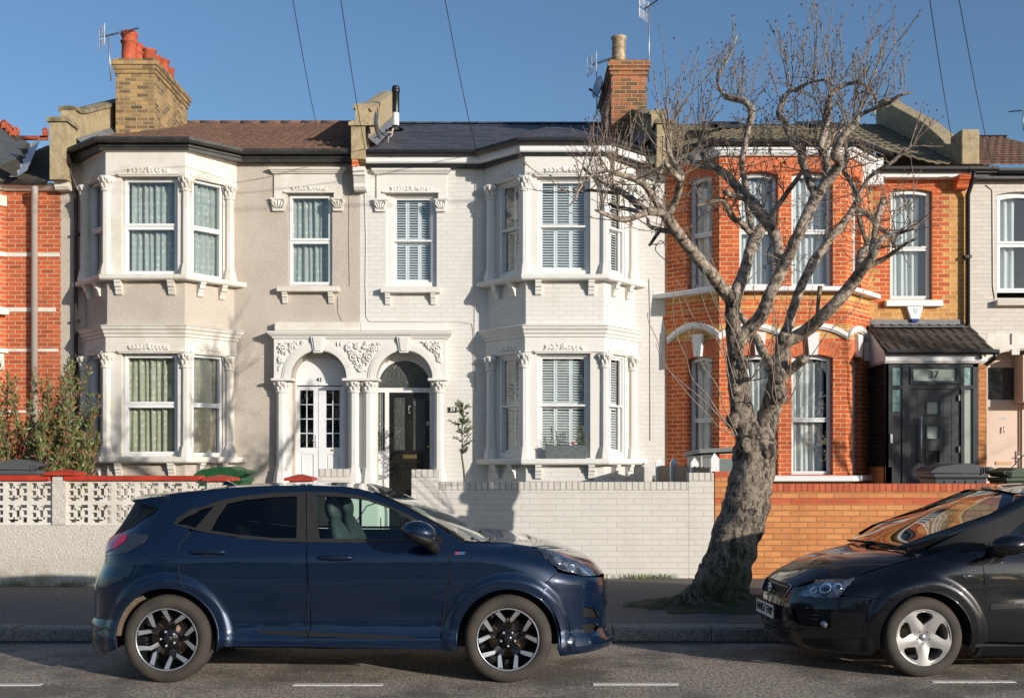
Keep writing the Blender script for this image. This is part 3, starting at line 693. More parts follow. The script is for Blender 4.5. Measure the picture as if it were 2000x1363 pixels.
# ============ chimneys (parts of houses)
def chimney(parent,x0,x1,y0,y1,z0,z1,mat,pots,corb=3):
    mb=MB(); mb.box(x0,x1,y0,y1,z0,z1-.28)
    for k in range(corb):
        o=.022*(k+1); mb.box(x0-o,x1+o,y0-o,y1+o,z1-.28+.075*k+.001,z1-.28+.075*(k+1))
    o=.03; mb.box(x0-o,x1+o,y0-o,y1+o,z1-.055,z1)
    c=mb.obj('chimney_stack',M[mat],parent)
    fm=MB(); n1,n2=10,6; vs=[]
    for j in range(n1+1):
        for i in range(n2+1):
            u=i/n2;v=j/n1; e=min(u,1-u,v,1-v)*4; z=z1+.0+min(1,e)*.17*(.7+.6*abs(noise.noise(Vector((u*3,v*4,x0)))))
            vs.append((x0-o+(x1-x0+2*o)*u,y0-o+(y1-y0+2*o)*v,z))
    fm.add(vs,[(j*(n2+1)+i,j*(n2+1)+i+1,(j+1)*(n2+1)+i+1,(j+1)*(n2+1)+i) for j in range(n1) for i in range(n2)],0,True)
    fm.obj('mortar_flaunching',M['mortar'],c)
    for (x,y,r,h,kind,m_) in pots:
        p=MB(); b=z1+.02
        if kind==0: pr=[(r*1.02,b),(r,b+.1),(r*.96,b+h*.62),(r*1.1,b+h*.64),(r*1.18,b+h*.68),(r*1.05,b+h*.71),(r*.95,b+h*.74),(r*.95,b+h*.83),(r*1.08,b+h*.86),(r*1.08,b+h*.98),(r*.9,b+h),(r*.8,b+h*.97),(r*.78,b+h*.6)]
        elif kind==1: pr=[(r,b),(r*.95,b+h*.9),(r*1.12,b+h*.93),(r*1.12,b+h*.98),(r*1.0,b+h),(r*.84,b+h*.97),(r*.8,b+h*.5)]
        else: pr=[(r*1.0,b),(r*.98,b+h*.3),(r*1.03,b+h*.31),(r*.99,b+h*.33),(r*.97,b+h*.63),(r*1.03,b+h*.64),(r*.97,b+h*.66),(r*.97,b+h*.9),(r*1.12,b+h*.95),(r*1.12,b+h),(r*.9,b+h),(r*.85,b+h*.6)]
        p.lathe((x,y,0),pr,18)
        if kind==0:
            for k in range(12): a=2*PI*k/12; p.ell((x+math.cos(a)*r*1.08,y+math.sin(a)*r*1.08,b+h*.92),(.014,0,0),(0,.014,0),(0,0,.018),5,4)
        p.obj('chimney_pot',M[m_],c)
    return c
ya,yb_=20.8,22.9
cx0,cx1=X(226,ya),X(302,ya)
pz_=lambda py,y: Z(py,y)
chimney(h41,cx0,cx1,ya,yb_,7.0,Z(113,ya)-.02,'brick_stock',[(X(251,21.1),21.15,.145,.62,0,'terra'),(X(271,21.6),21.45,.13,.5,0,'terra'),(X(286,21.6),21.75,.135,.50,1,'terra'),(X(301,22),22.05,.125,.48,1,'terra'),(X(318,22.3),22.3,.125,.50,1,'terra'),(X(331,22.7),22.65,.11,.45,1,'terra')])
ya=20.6
chimney(h39,X(1194,ya),X(1263,ya),ya,23.0,7.2,Z(118,ya),'brick_stockred',[(X(1209,21),21.05,.135,.58,2,'cream_pot'),(X(1200,22.3),22.2,.135,.58,2,'cream_pot')])
# ============ party parapets
def parapet(parent,x0,x1,yk,y1,z_low,dzs,matw,matc,xs=0,kn_top=None,cop=.07,name='parapet_wall',kbrick=False,kh=.5):
    """sloping party wall with kneeler block at the eaves; xs: shift in x at the ridge"""
    def sx(y): return xs*(y-yk)/(y1-yk)
    mb=MB(); ys=[yk+.42,yk+.55,yk+.7,yk+1.0,(yk+y1)/2,y1]; 
    up=[]
    for y in ys:
        t=(y-yk)/(y1-yk); up.append((y,zmain(0,y)+dzs+ (0.10*math.exp(-(y-yk-.42)*6))))
    for (a,b_) in zip(up[:-1],up[1:]):
        q=[(x0+sx(a[0]),a[0],6.6),(x1+sx(a[0]),a[0],6.6),(x1+sx(a[0]),a[0],a[1]-cop),(x0+sx(a[0]),a[0],a[1]-cop)]
        r=[(x0+sx(b_[0]),b_[0],6.6),(x1+sx(b_[0]),b_[0],6.6),(x1+sx(b_[0]),b_[0],b_[1]-cop),(x0+sx(b_[0]),b_[0],b_[1]-cop)]
        mb.add(q+r,[(0,1,2,3),(4,7,6,5),(0,4,5,1),(1,5,6,2),(2,6,7,3),(3,7,4,0)])
    # kneeler block
    kz=kn_top; mb.box(x0-.01,x1+.01,yk,yk+.44,z_low,kz-.09)
    w=mb.obj(name,M[matw],parent)
    mc=MB()
    for (a,b_) in zip(up[:-1],up[1:]):
        o=.035
        q=[(x0-o+sx(a[0]),a[0],a[1]-cop),(x1+o+sx(a[0]),a[0],a[1]-cop),(x1+o+sx(a[0]),a[0],a[1]),((x0+x1)/2+sx(a[0]),a[0],a[1]+.02),(x0-o+sx(a[0]),a[0],a[1])]
        r=[(x0-o+sx(b_[0]),b_[0],b_[1]-cop),(x1+o+sx(b_[0]),b_[0],b_[1]-cop),(x1+o+sx(b_[0]),b_[0],b_[1]),((x0+x1)/2+sx(b_[0]),b_[0],b_[1]+.02),(x0-o+sx(b_[0]),b_[0],b_[1])]
        mc.add(q+r,[(0,1,2,3,4),(9,8,7,6,5)]+[(i,5+i,5+(i+1)%5,(i+1)%5) for i in range(5)])
    mc.obj('coping',M[matc],w); mc=MB(); mc.box(x0-.05,x1+.05,yk-.04,yk+.46,kz-.09,kz-.03); mc.box(x0-.02,x1+.02,yk,yk+.42,kz-.03,kz)
    mc.obj('kneeler_cap',M[matc],w)
    for sgn,xx in ((-1,x0),(1,x1)):
        fl=MB(); vs=[];
        for y in ys: vs+= [(xx+sx(y)+sgn*.012,y,zmain(0,y)+.16),(xx+sx(y)+sgn*.16,y,zmain(0,y)+.045)]
        fl.add(vs,[(2*i,2*i+1,2*i+3,2*i+2) for i in range(len(ys)-1)]); fl.obj('flashing',M['lead'],w)
    return w
parapet(h41,X(98,18.85),X(128,18.85),18.85,22.9,6.5,.62,'mortar','cement',kn_top=Z(228,18.85))
parapet(h39,X(687,18.85),X(712,18.85),18.85,23.2,6.85,.66,'mortar','mortar',kn_top=Z(236,18.85),xs=.02)
parapet(h39,X(1284,18.85),X(1311,18.85),18.85,21.6,6.7,.55,'mortar','cement',kn_top=Z(232,18.85),xs=-.32)
# kneeler corbels (white / red)
def kneel_corbel(parent,x0,x1,z0,z1,mat,dep=.33):
    mb=MB(); h=z1-z0
    pr=[(0,z1),(dep,z1),(dep,z1-h*.22),(dep*.93,z1-h*.24),(dep*.93,z1-h*.36),(dep*.8,z1-h*.42),(dep*.62,z1-h*.7),(dep*.62,z1-h*.86),(dep*.5,z1-h),(0,z1-h)]
    mb.ext([(x0,Y0-a,z) for a,z in pr],(x1-x0,0,0)); mb.obj('eaves_corbel',M[mat],parent,bevel=.006)
kneel_corbel(h41,X(101,18.9),X(135,18.9)-.05,Z(370,19.0),Z(325,18.9),'stucco_old')
kneel_corbel(h39,X(689,18.9),X(713,18.9),Z(371,19.0),Z(326,18.9),'stucco')
mb=MB(); mb.box(X(688,18.9),X(699,18.9),18.86,19.1,Z(327,18.9),Z(310,18.9)); mb.obj('exposed_brick',M['brick_red'],h39)
random.seed(21)
# ============ porch arcade shared by 41 and 39
porch=empty('porch_arcade',(XD,Y0,0),'white plaster double-arched porch surround with carved spandrels around doors 41 and 39','porch')
YP=19.0; FP=Fr((0,YP),(1,YP)); xp=lambda px:X(px,YP); zp=lambda py:Z(py,YP)
ar1=(xp(567.5),xp(676)); ar2=(xp(735),xp(843.5)); zsp=zp(739)
mb=MB(); ent=(xp(535),xp(870.5))
def archhole(a): 
    R=(a[1]-a[0])/2; c=(a[0]+a[1])/2
    return [(c+R*math.cos(PI*i/24),zsp+.0+R*math.sin(PI*i/24)) for i in range(25)]
h1,h2=archhole(ar1),archhole(ar2)
out=[(ent[0],zsp)]+list(reversed(h1))+list(reversed(h2))+[(ent[1],zsp),(ent[1],zp(655)),(ent[0],zp(655))]
mb.fpoly(FP,out,-.35,0); pw=mb.obj('arch_wall',M['stucco'],porch)
for a,h in ((ar1,h1),(ar2,h2)):
    mb=MB()
    c=(a[0]+a[1])/2; R=(a[1]-a[0])/2
    for (r0,r1,d0,d1) in ((R+.015,R+.11,0,.028),(R+.11,R+.145,0,.018),(R-.0,R+.03,-.2,.012)):
        for i in range(24):
            t0,t1=PI*i/24,PI*(i+1)/24
            q=[(c+r0*math.cos(t0),zsp+r0*math.sin(t0)),(c+r1*math.cos(t0),zsp+r1*math.sin(t0)),(c+r1*math.cos(t1),zsp+r1*math.sin(t1)),(c+r0*math.cos(t1),zsp+r0*math.sin(t1))]
            ps=[FP.p(u,v,d1) for u,v in q]+[FP.p(u,v,d0) for u,v in q]
            mb.add(ps,[(0,1,2,3),(0,3,7,4),(1,5,6,2)],0,False)
    # keystone
    k0,k1=zp(722-20),zp(656); zk0=zsp+R-.04
    mb.fpoly(FP,[(c-.075,zk0),(c+.075,zk0),(c+.125,k1),(c-.125,k1)],0,.055)
    mb.fpoly(FP,[(c-.05,zk0+.03),(c+.05,zk0+.03),(c+.08,k1-.03),(c-.08,k1-.03)],.05,.075)
    mb.obj('archivolt',M['stucco'],pw)
# cornice with returns + parapet block
mb=MB()
def capbox(a,b,o,z0,z1,dd=0): mb.box(xp(a)-o,xp(b)+o,YP-o,Y0+.02+dd,z0,z1)
zt=zp(646); zb_=zp(661)
for k,(o,a,b_) in enumerate(((.03,0,.25),(.055,.25,.45),(.085,.45,.62),(.10,.62,.92))): capbox(535,870.5,o,zb_+(zt-zb_)*a,zb_+(zt-zb_)*b_-.0005)
mb.add([(xp(535)-.1,YP-.1,zt-.005),(xp(870.5)+.1,YP-.1,zt-.005),(xp(870.5)+.1,Y0,zt+.02),(xp(535)-.1,Y0,zt+.02)],[(0,1,2,3)])
mb.obj('cornice',M['stucco'],porch,bevel=.004)
mb=MB(); mb.box(xp(535),xp(703)-.002,YP+.04,Y0+.02,zt,zp(628)); mb.obj('blocking_course',M['stucco_old'],porch,bevel=.012)
mb=MB(); mb.box(xp(703)+.002,xp(869),YP+.04,Y0+.02,zt,zp(629)); mb.obj('blocking_course',M['stucco'],porch,bevel=.006)
# spandrel carving
def spandrel(poly_c,poly_r,x0,x1,z0,z1,cs,flip):
    mb=MB()
    def inside(x,z): return x0<x<x1 and z0<z<z1 and all((x-c)**2+(z-zsp)**2>(R+.19)**2 for c,R in cs)
    # scrolls
    def spiral(cx,cz,r,a0,sg,turn=1.6,t=.02):
        n=18; pts=[FP.p(cx+r*(1-i/n*.85)*math.cos(a0+sg*2*PI*turn*i/n),cz+r*(1-i/n*.85)*math.sin(a0+sg*2*PI*turn*i/n),.018) for i in range(n+1)]
        mb.tube(pts,[t*(1-.4*i/n) for i in range(n+1)],6)
        mb.ell(FP.p(cx,cz,.02),(r*.22,0,0),(0,0,r*.22),(0,-.03,0),7,5)
        for k in range(7):
            a=a0+k*.8; q=(cx+r*1.12*math.cos(a),cz+r*1.12*math.sin(a))
            if inside(*q): mb.ell(FP.p(q[0],q[1],.01),Vector((math.cos(a+.9),0,math.sin(a+.9)))*r*.34,Vector((-math.sin(a+.9),0,math.cos(a+.9)))*r*.14,(0,-.026,0),6,4)
    for s in poly_c: spiral(*s)
    k=0; tries=0
    while k<poly_r and tries<4000:
        tries+=1; x,z=rnd(x0,x1),rnd(z0,z1)
        if not inside(x,z): continue
        a=rnd(0,PI); L=rnd(.028,.05)
        mb.ell(FP.p(x,z,.006),Vector((math.cos(a),0,math.sin(a)))*L,Vector((-math.sin(a),0,math.cos(a)))*L*.38,(0,-rnd(.015,.028),0),6,4); k+=1
    mb.obj('carved_spandrel',M['stucco'],pw)
c1=((ar1[0]+ar1[1])/2,(ar1[1]-ar1[0])/2); c2=((ar2[0]+ar2[1])/2,(ar2[1]-ar2[0])/2)
zT=zp(668); mid=(c1[0]+c2[0])/2
spandrel([(mid-.13,zp(698),.085,0,1),(mid+.13,zp(698),.085,PI,-1),(mid-.21,zT-.1,.06,PI/2,1),(mid+.21,zT-.1,.06,PI/2,-1),(mid,zp(720),.05,PI,1),(mid-.07,zT-.07,.045,0,-1),(mid+.07,zT-.07,.045,PI,1)],70,c1[0]+.22,c2[0]-.22,zp(726),zT,(c1,c2),0)
spandrel([(xp(552),zT-.11,.07,PI,-1),(xp(570),zT-.06,.045,0,1),(xp(549),zT-.3,.045,PI/2,1)],34,xp(544.5),c1[0]-.21,zp(726),zT,(c1,c2),0)
spandrel([(xp(853),zT-.11,.07,0,1),(xp(836),zT-.06,.045,PI,-1),(xp(857),zT-.3,.045,PI/2,-1)],34,c2[0]+.21,xp(861.5),zp(726),zT,(c1,c2),0)
# capitals + columns
def porch_col(px,r,y=YP+.09):
    x=xp(px); cm=MB(); z0=.13; column(cm,x,y,zp(943),zp(913),zp(767),zsp-.045,r,r*1.7)
    cm.box(x-r*1.7,x+r*1.7,y-r*1.7,y+r*1.7,z0,zp(943)); cm.obj('column',M['stucco'],porch)
for px in (548,690.5,719,857): porch_col(px,.088)
for a,b_ in ((531,574),(669,741),(836,874)): mb=MB(); mb.box(xp(a),xp(b_),YP-.09,YP+.28,zsp-.045,zsp+.0); mb.obj('abacus',M['stucco'],porch,bevel=.01)
for a,b_ in ((552,566),(676,735),(843.5,851)): mb=MB(); mb.box(xp(a),xp(b_),YP+.14,Y0+.02,.13,zsp-.045); mb.obj('pier',M['stucco'],porch)
# ---- doors
YD=Y0+.16; FD=Fr((0,YD),(1,YD)); xd_=lambda px:X(px,YD); zd=lambda py:Z(py,YD)
def digits(txt,fr,u,v,h,mat,parent,name='number',d=.004,bold=0):
    cu=bpy.data.curves.new(name,'FONT'); cu.body=txt; cu.size=h*1.4; cu.extrude=.004; cu.align_x='CENTER'; cu.align_y='CENTER'; cu.offset=bold
    o=bpy.data.objects.new(name,cu); COL.objects.link(o); dg=bpy.context.evaluated_depsgraph_get()
    me=bpy.data.meshes.new_from_object(o.evaluated_get(dg)); bpy.data.objects.remove(o)
    rot=Matrix((fr.u,Vector((0,0,1)),fr.n)).transposed().to_4x4(); rot.translation=fr.p(u,v,d); me.transform(rot)
    me.materials.clear(); me.materials.append(M[mat]); o=bpy.data.objects.new(name,me); COL.objects.link(o); attach(o,parent); return o
M['ink']=plain('black_lettering',(.02,.018,.016),.4)
M['signwhite']=plain('white_lettering',(.8,.8,.78),.4)
# 41 door (double, white)
M['hall']=plain('hall_curtain_reflection',(.30,.33,.35),.9,col2=(.05,.06,.07),vs=3.5,stops=[(.42,0),(.55,1)])  # blue-grey patches coloured to stand in for curtains and a reflection in the panes
mb=MB(); a,b_=xd_(574),xd_(675)
mb.box(a,b_,YD-.0,YD+.06,zd(752),zd(683)) ; mb.box(a,b_,YD-.02,YD,zd(705),zd(700)); mb.box(a,b_,YD-.03,YD,zd(753),zd(749))
mb.box(a,xd_(581),YD-.025,YD+.05,.13,zd(753)); mb.box(xd_(669),b_,YD-.025,YD+.05,.13,zd(753))
ff=mb.obj('door_frame',M['upvc'],h41,bevel=.004)
digits('41',FD,xd_(623.5),zd(742),.075,'ink',h41,bold=.0015,d=.002)
def leaf(u0,u1,panes,parent):
    mb=MB(); z0=.16; z1=zd(755); gs=[]
    p0,p1=panes; gz0,gz1=zd(874),zd(762)
    g=rect(p0,p1,gz0,gz1); lp=rect(p0,p1,z0+.12,zd(887))
    mb.panel(FD,rect(u0,u1,z0,z1),[g,lp],rev=.03,d=.01,thick=.05)
    mb.panel(FD,lp,d=-.008); q=.03; mb.fpoly(FD,rect(p0+q,p1-q,z0+.12+q,zd(887)-q),-.008,.004)
    lf=mb.obj('door',M['upvc'],parent)
    mb=MB(); m=(p0+p1)/2; mb.box(m-.008,m+.008,YD-.002,YD+.008,gz0,gz1)
    for k in (1,2,3): z=gz0+(gz1-gz0)*k/4; mb.box(p0,p1,YD-.002,YD+.008,z-.008,z+.008)
    mb.obj('glazing_bar',M['upvc'],lf)
    mb=MB(); mb.panel(FD,g,d=-.015); mb.obj('pane',M['glass'],lf); return lf
l1=leaf(xd_(581.3),xd_(621.4),(xd_(586),xd_(612.5)),h41); l2=leaf(xd_(622.4),xd_(668.8),(xd_(637),xd_(663.5)),h41)
mb=MB(); mb.box(xd_(617),xd_(620.5),YD-.03,YD-.01,zd(873),zd(849)); mb.tube([(xd_(618.5),YD-.03,zd(860.5)),(xd_(618.5),YD-.06,zd(860.5)),(xd_(611),YD-.065,zd(860.5))],.01,8); mb.obj('handle',M['upvc'],l1)
mb=MB(); mb.ell((xd_(649),YD-.012,zd(879)),(.035,0,0),(0,.01,0),(0,0,.018),10,5); mb.obj('letter_plate',M['gold'],l2)
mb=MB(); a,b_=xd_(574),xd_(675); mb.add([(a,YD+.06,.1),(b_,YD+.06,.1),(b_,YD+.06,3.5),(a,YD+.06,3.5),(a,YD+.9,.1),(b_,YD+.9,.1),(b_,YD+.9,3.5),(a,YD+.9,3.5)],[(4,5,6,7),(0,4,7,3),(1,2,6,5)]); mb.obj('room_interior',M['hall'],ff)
# 39 door
mb=MB(); a,b_=xd_(735),xd_(844); z1=zd(766.5)
for q in ((xd_(735),xd_(738.5),.13,zd(757)),(xd_(752),xd_(760),.13,z1),(xd_(840),b_,.13,z1),(xd_(735),b_,z1,zd(757.5)),(xd_(735),xd_(752),.13,zd(879.5)-.0),): mb.box(q[0],q[1],YD-.02,YD+.06,q[2],q[3])
mb.fpoly(FD,rect(xd_(739.5),xd_(751),.2,zd(886)),-.01,.028)
R=(xd_(844)-xd_(735))/2; c=(xd_(844)+xd_(735))/2; zz=zd(757.5)
mb.panel(FD,[(c-R,zz),(c+R,zz)]+[(c+R*math.cos(PI*i/20),zsp+R*math.sin(PI*i/20)) for i in range(21)],[[(c-R+.03,zz+.001),(c+R-.03,zz+.001)]+[(c+(R-.03)*math.cos(PI*i/20),zsp-.12+(R-.03)*math.sin(PI*i/20)) for i in range(21)]],rev=.05,d=.0)
f39=mb.obj('door_frame',M['paintwood'],h39)
mb=MB(); mb.panel(FD,[(c-R+.02,zz),(c+R-.02,zz)]+[(c+(R-.02)*math.cos(PI*i/20),zsp-.11+(R-.02)*math.sin(PI*i/20)) for i in range(21)],d=-.03); mb.obj('fanlight',M['obscure'],f39)
mb=MB(); mb.panel(FD,rect(xd_(738.5),xd_(752),zd(879.5),zd(766.5)),d=-.03); mb.obj('sidelight',M['obscure'],f39)
mb=MB(); 
for i in range(12): x=xd_(739)+.006*i; mb.box(x,x+.004,YD+.035+.01*math.sin(i),YD+.04,zd(879),zd(768))
mb.obj('curtain',M['curt37'],f39)
u0,u1=xd_(760.2),xd_(839.6); z0=.3; mb=MB()
gl=[rect(xd_(770),xd_(793),zd(879),zd(776)),rect(xd_(807),xd_(831),zd(879),zd(776))]; lp=rect(xd_(769),xd_(832),zd(949),zd(903))
mb.panel(FD,rect(u0,u1,z0,z1),gl+[lp],rev=.025,d=.0); mb.panel(FD,lp,d=-.02)
a,b_,cz,dz_=lp[0][0],lp[1][0],lp[0][1],lp[2][1]
for k,(o,d0,d1) in enumerate(((0,-.02,.012),(.05,-.02,-.005),(.09,-.02,.008),(.13,-.02,-.002))):
    w=.018; mb.panel(FD,rect(a+o,b_-o,cz+o,dz_-o),[rect(a+o+w,b_-o-w,cz+o+w,dz_-o-w)],rev=d1-d0,d=d1,thick=d1-d0)
door39=mb.obj('door',M['doorblack'],h39)
for g in gl:
    mb=MB(); mb.panel(FD,g,d=-.02); mb.obj('pane',M['obscure'],door39)
mb=MB(); mb.box(xd_(787),xd_(814),YD-.012,YD+.0,zd(895.5),zd(887.5)); mb.box(xd_(789),xd_(812),YD-.02,YD-.01,zd(894),zd(889)); mb.obj('letterbox',M['gold'],door39)
kx=xd_(799.7); mb=MB(); mb.ell((kx,YD-.02,zd(794)),(.022,0,0),(0,.02,0),(0,0,.022),8,6); mb.tube([(kx,YD-.03,zd(795)),(kx-.012,YD-.045,zd(799)),(kx,YD-.03,zd(805))],.009,6); mb.ell((kx,YD-.02,zd(806)),(.018,0,0),(0,.018,0),(0,0,.018),8,6); mb.obj('knocker',M['chrome'],door39)
mb=MB(); mb.ell((kx,YD-.005,zd(822)),(.008,0,0),(0,.008,0),(0,0,.008),6,5); mb.ell((xd_(836.5),YD-.03,zd(871.5)),(.02,0,0),(0,.03,0),(0,0,.02),8,6); mb.obj('knob',M['gold'],door39)
mb=MB(); mb.box(xd_(833.5),xd_(837),YD-.035,YD,zd(831),zd(823)); mb.obj('doorbell',M['steel'],door39)
mb=MB(); mb.box(xp(682),xp(850),18.55,Y0+.15,.13,.30); mb.obj('step',M['cement'],porch)
# number 39 plate
mb=MB(); xx0,xx1=X(875.5,Y0),X(892.5,Y0); mb.box(xx0,xx1,Y0-.02,Y0,Z(805.5,Y0),Z(795,Y0)); pl=mb.obj('house_number_plate',M['ink'],None,bevel=.003)
pl['label']='small black number plate reading 39 on the white brick beside the porch'; pl['category']='number plate'
digits('39',FW,(xx0+xx1)/2,(Z(805.5,Y0)+Z(795,Y0))/2,.066,'signwhite',pl,d=.021,bold=.0008)
# ============ house 37
h37=empty('terraced_house',(X(1596,Y0),Y0,0),'orange brick terraced house with arched bay windows and dark glazed porch reading 37','house')
XL7,XR7=XP2,X(1887,Y0)
XB=[X(1302,Y0),X(1405,YB),X(1652,YB),X(1696,Y0)]
p37=[(XB[0],Y0),(XB[1],YB),(XB[2],YB),(XB[3],Y0)]; f37=[Fr(p37[i],p37[i+1]) for i in range(3)]
s7=rect(X(1738,Y0),X(1821,Y0),Z(585,Y0),Z(371,Y0)); sarc=outline(X(1738,Y0),X(1821,Y0),Z(585,Y0),Z(374,Y0),.045)
mb=MB(); mb.panel(FW,[(XL7,0),(XR7,0),(XR7,6.7),(XL7,6.7)],[sarc],rev=.16); mb.obj('wall',M['brick_yellow'],h37)
EV7=6.72
win(h37,FW,X(1739,Y0),X(1820,Y0),Z(585,Y0)+.01,Z(374,Y0),rise=.045,rev=.09,mid=.475,curt=[(0,.82,'curt37',.95)],fw=.06)
mb=MB(); mb.box(X(1731,Y0-.1),X(1842,Y0-.1),Y0-.11,Y0+.05,Z(598,Y0-.1),Z(586,Y0-.1)); mb.obj('window_sill',M['upvc'],h37,bevel=.008)
def voussoirs(mb,fr,u0,u1,v,rise,h,n,d=.006,gap=.006,splay=.0):
    c=(u1-u0)/2; R=(c*c+rise*rise)/(2*rise); vc=v+rise-R; um=(u0+u1)/2; a=math.asin(min(1,c/R))+splay
    for i in range(n):
        t0=-a+2*a*i/n; t1=-a+2*a*(i+1)/n; g=gap/R/1.2
        for (r0,r1) in (((R,R+h*.48),(R+h*.51,R+h)) if i%2 else ((R,R+h*.66),(R+h*.69,R+h))):
            q=[(um+r0*math.sin(t0+g),vc+r0*math.cos(t0+g)),(um+r0*math.sin(t1-g),vc+r0*math.cos(t1-g)),(um+r1*math.sin(t1-g),vc+r1*math.cos(t1-g)),(um+r1*math.sin(t0+g),vc+r1*math.cos(t0+g))]
            mb.fpoly(fr,q,-.01,d)
M['brick_rubbed']=plain('rubbed_red_brick',srgb(212,108,58),.85,col2=srgb(180,82,44),vs=11,bs=.5,bsc=60,bd=.004)
M['mortar_pale']=plain('pale_mortar',srgb(200,172,138),.9,var=.2,vs=20)
def archtrim(parent,fr,u0,u1,v,rise,h,n,splay=.06):
    c=(u1-u0)/2; R=(c*c+rise*rise)/(2*rise); vc=v+rise-R; um=(u0+u1)/2; a=math.asin(min(1,c/R))+splay
    mb=MB(); q=[(um+R*math.sin(-a+2*a*i/12),vc+R*math.cos(-a+2*a*i/12)) for i in range(13)]+[(um+(R+h+.004)*math.sin(a-2*a*i/12),vc+(R+h+.004)*math.cos(a-2*a*i/12)) for i in range(13)]
    mb.fpoly(fr,q,-.005,.0025); b=mb.obj('arch_mortar',M['mortar_pale'],parent)
    mb=MB(); voussoirs(mb,fr,u0,u1,v,rise,h,n,splay=splay); mb.obj('brick_arch',M['brick_rubbed'],b)
archtrim(h37,FW,X(1738,Y0),X(1821,Y0),Z(374,Y0),.045,.22,15,.06)
# toothed red quoins
def quoin(parent,fr,ue,sg,v0,v1,w1=.115,w2=.2275,mat='brick_red',crs=3):
    mb=MB(); k=0; v=math.ceil(v0/.075)*.075
    mb.fpoly(fr,rect(min(ue,ue+sg*w1),max(ue,ue+sg*w1),v0,v1),-.004,.003)
    while v<v1-.02:
        vv=min(v+.075*crs,v1)
        if k%2==0: mb.fpoly(fr,rect(min(ue+sg*w1,ue+sg*w2),max(ue+sg*w1,ue+sg*w2),v,vv),-.004,.003)
        v+=.075*crs; k+=1
    mb.obj('quoin_brickwork',M[mat],parent)
for ue,sg in ((X(1738,Y0),-1),(X(1821,Y0),1)): quoin(h37,FW,ue,sg,Z(600,Y0),Z(362,Y0),w1=.17,w2=.29,crs=1)
# bay 37
zs=lambda py:Z(py,YB)
GL,GH=zs(928),zs(702); UL,UH=zs(561),zs(345)
mb=MB(); mb.sweep(p37,[(0,.05),(0,GL),(-.3,GL),(-.3,.05)]); bay37=mb.obj('bay',M['brick_yellow'],h37)
mb=MB(); mb.sweep(p37,[(0,zs(660)),(0,UL-.08),(-.3,UL-.08),(-.3,zs(660))]); mb.obj('bay_apron',M['brick_yellow'],bay37)
mu=lambda f,a:f.uv(a,700)[0]
wn={0:[(f37[0].L*.40,f37[0].L*.86)],1:[(mu(f37[1],1444),mu(f37[1],1520)),(mu(f37[1],1546),mu(f37[1],1627))],2:[(f37[2].L*.28,f37[2].L*.66)]}
for fi,f in enumerate(f37):
    for lv,(z0,z1,rise,top) in enumerate(((GL,GH+.03,.06,zs(660)),(UL,UH+.03,.06,zs(304)))):
        holes=[outline(a,b_,z0+.01,z1,rise) for a,b_ in wn[fi]]
        mb=MB(); mb.panel(f,rect(0,f.L,z0-.005,top),holes,rev=.17); mb.obj('bay_brickwork',M['brick_red'],bay37)
        for a,b_ in wn[fi]:
            arch_h=.33 if lv==0 else .26
            archtrim(bay37,f,a,b_,z1,rise,min(arch_h,top-z1-rise-.01),13,.05)
            cv=[(0,.9,'curt37',.95)] if fi!=0 else [(0,1,'curt37',.97)]
            win(h37,f,a,b_,z0+.01,z1,rise=rise,rev=.12,mid=.47 if lv==0 else .5,curt=cv,fw=.055)
            if lv==0:
                m=(a+b_)/2; k=MB(); k.fpoly(f,[(m-.07,z1+rise-.02),(m+.07,z1+rise-.02),(m+.105,z1+.42),(m-.105,z1+.42)],0,.075); k.obj('keystone',M['paintwood'],bay37,bevel=.005)
# hood mouldings over ground windows
mb=MB()
def hood(f,a,b_,v,rise,e0,e1,prof=((0,.0,.07),(.03,.01,.095),(.05,.035,.11))):
    n=14; c=(b_-a)/2; pts=[]
    for i in range(n+1):
        t=-1+2*i/n; pts.append((a+c+c*t,v+rise*(1-t*t)))
    for (d,q0,q1) in prof:
        for i in range(n):
            (ua,va),(ub,vb)=pts[i],pts[i+1]
            mb.fpoly(f,[(ua,va+q0),(ub,vb+q0),(ub,vb+q1),(ua,va+q1)],-.01,d+.02)
zh=GH+.33
f=f37[0]; hood(f,f.L*.05,f.L*1.03,zh,.22,0,0)
f=f37[1]; mm=(wn[1][0][1]+wn[1][1][0])/2; hood(f,-.02,mm,zh,.17,0,0); hood(f,mm,f.L+.02,zh,.17,0,0)
f=f37[2]; hood(f,-.0,f.L*.95,zh,.16,0,0)
mb.obj('hood_mould',M['paintwood'],bay37)
mb=MB(); f=f37[2]; mb.fbox(f,f.L*.80,f.L*.97,zh-.30,zh+.02,0,.08); mb.obj('hood_stop',M['paintwood'],bay37)
for (z0,z1,o) in ((UL-.085,UL,.17),(GL-.10,GL,.17)):
    mb=MB(); mb.sweep(p37,[(-.3,z0),(o-.01,z0),(o,z0+.012),(o,z1-.02),(o-.012,z1-.005),(-.3,z1+.004)]); mb.obj('bay_sill',M['upvc'],bay37,bevel=.005)
# red bands and dog-tooth course
for z0,z1,o in ((zs(596),zs(585),.004),(zs(625),zs(612),.03),(zs(634),zs(625),.012),(zs(612),zs(604),.045)): mb=MB(); mb.sweep(p37,[(0,z0),(o,z0),(o,z1),(0,z1)]); mb.obj('red_band',M['brick_red'],bay37)
mb=MB()
for f in f37:
    k=0; u=.03
    while u<f.L-.03:
        mb.fpoly(f,[(u,zs(603)),(u+.10,zs(603)),(u+.05,zs(612))],0,.04); u+=.115
mb.obj('dogtooth_course',M['brick_rubbed'],bay37)
mb=MB(); mb.sweep(p37,[(-.3,zs(306)),(.05,zs(306)),(.09,zs(300)),(.09,zs(296)),(-.3,zs(296))]); mb.obj('cornice',M['upvc'],bay37)
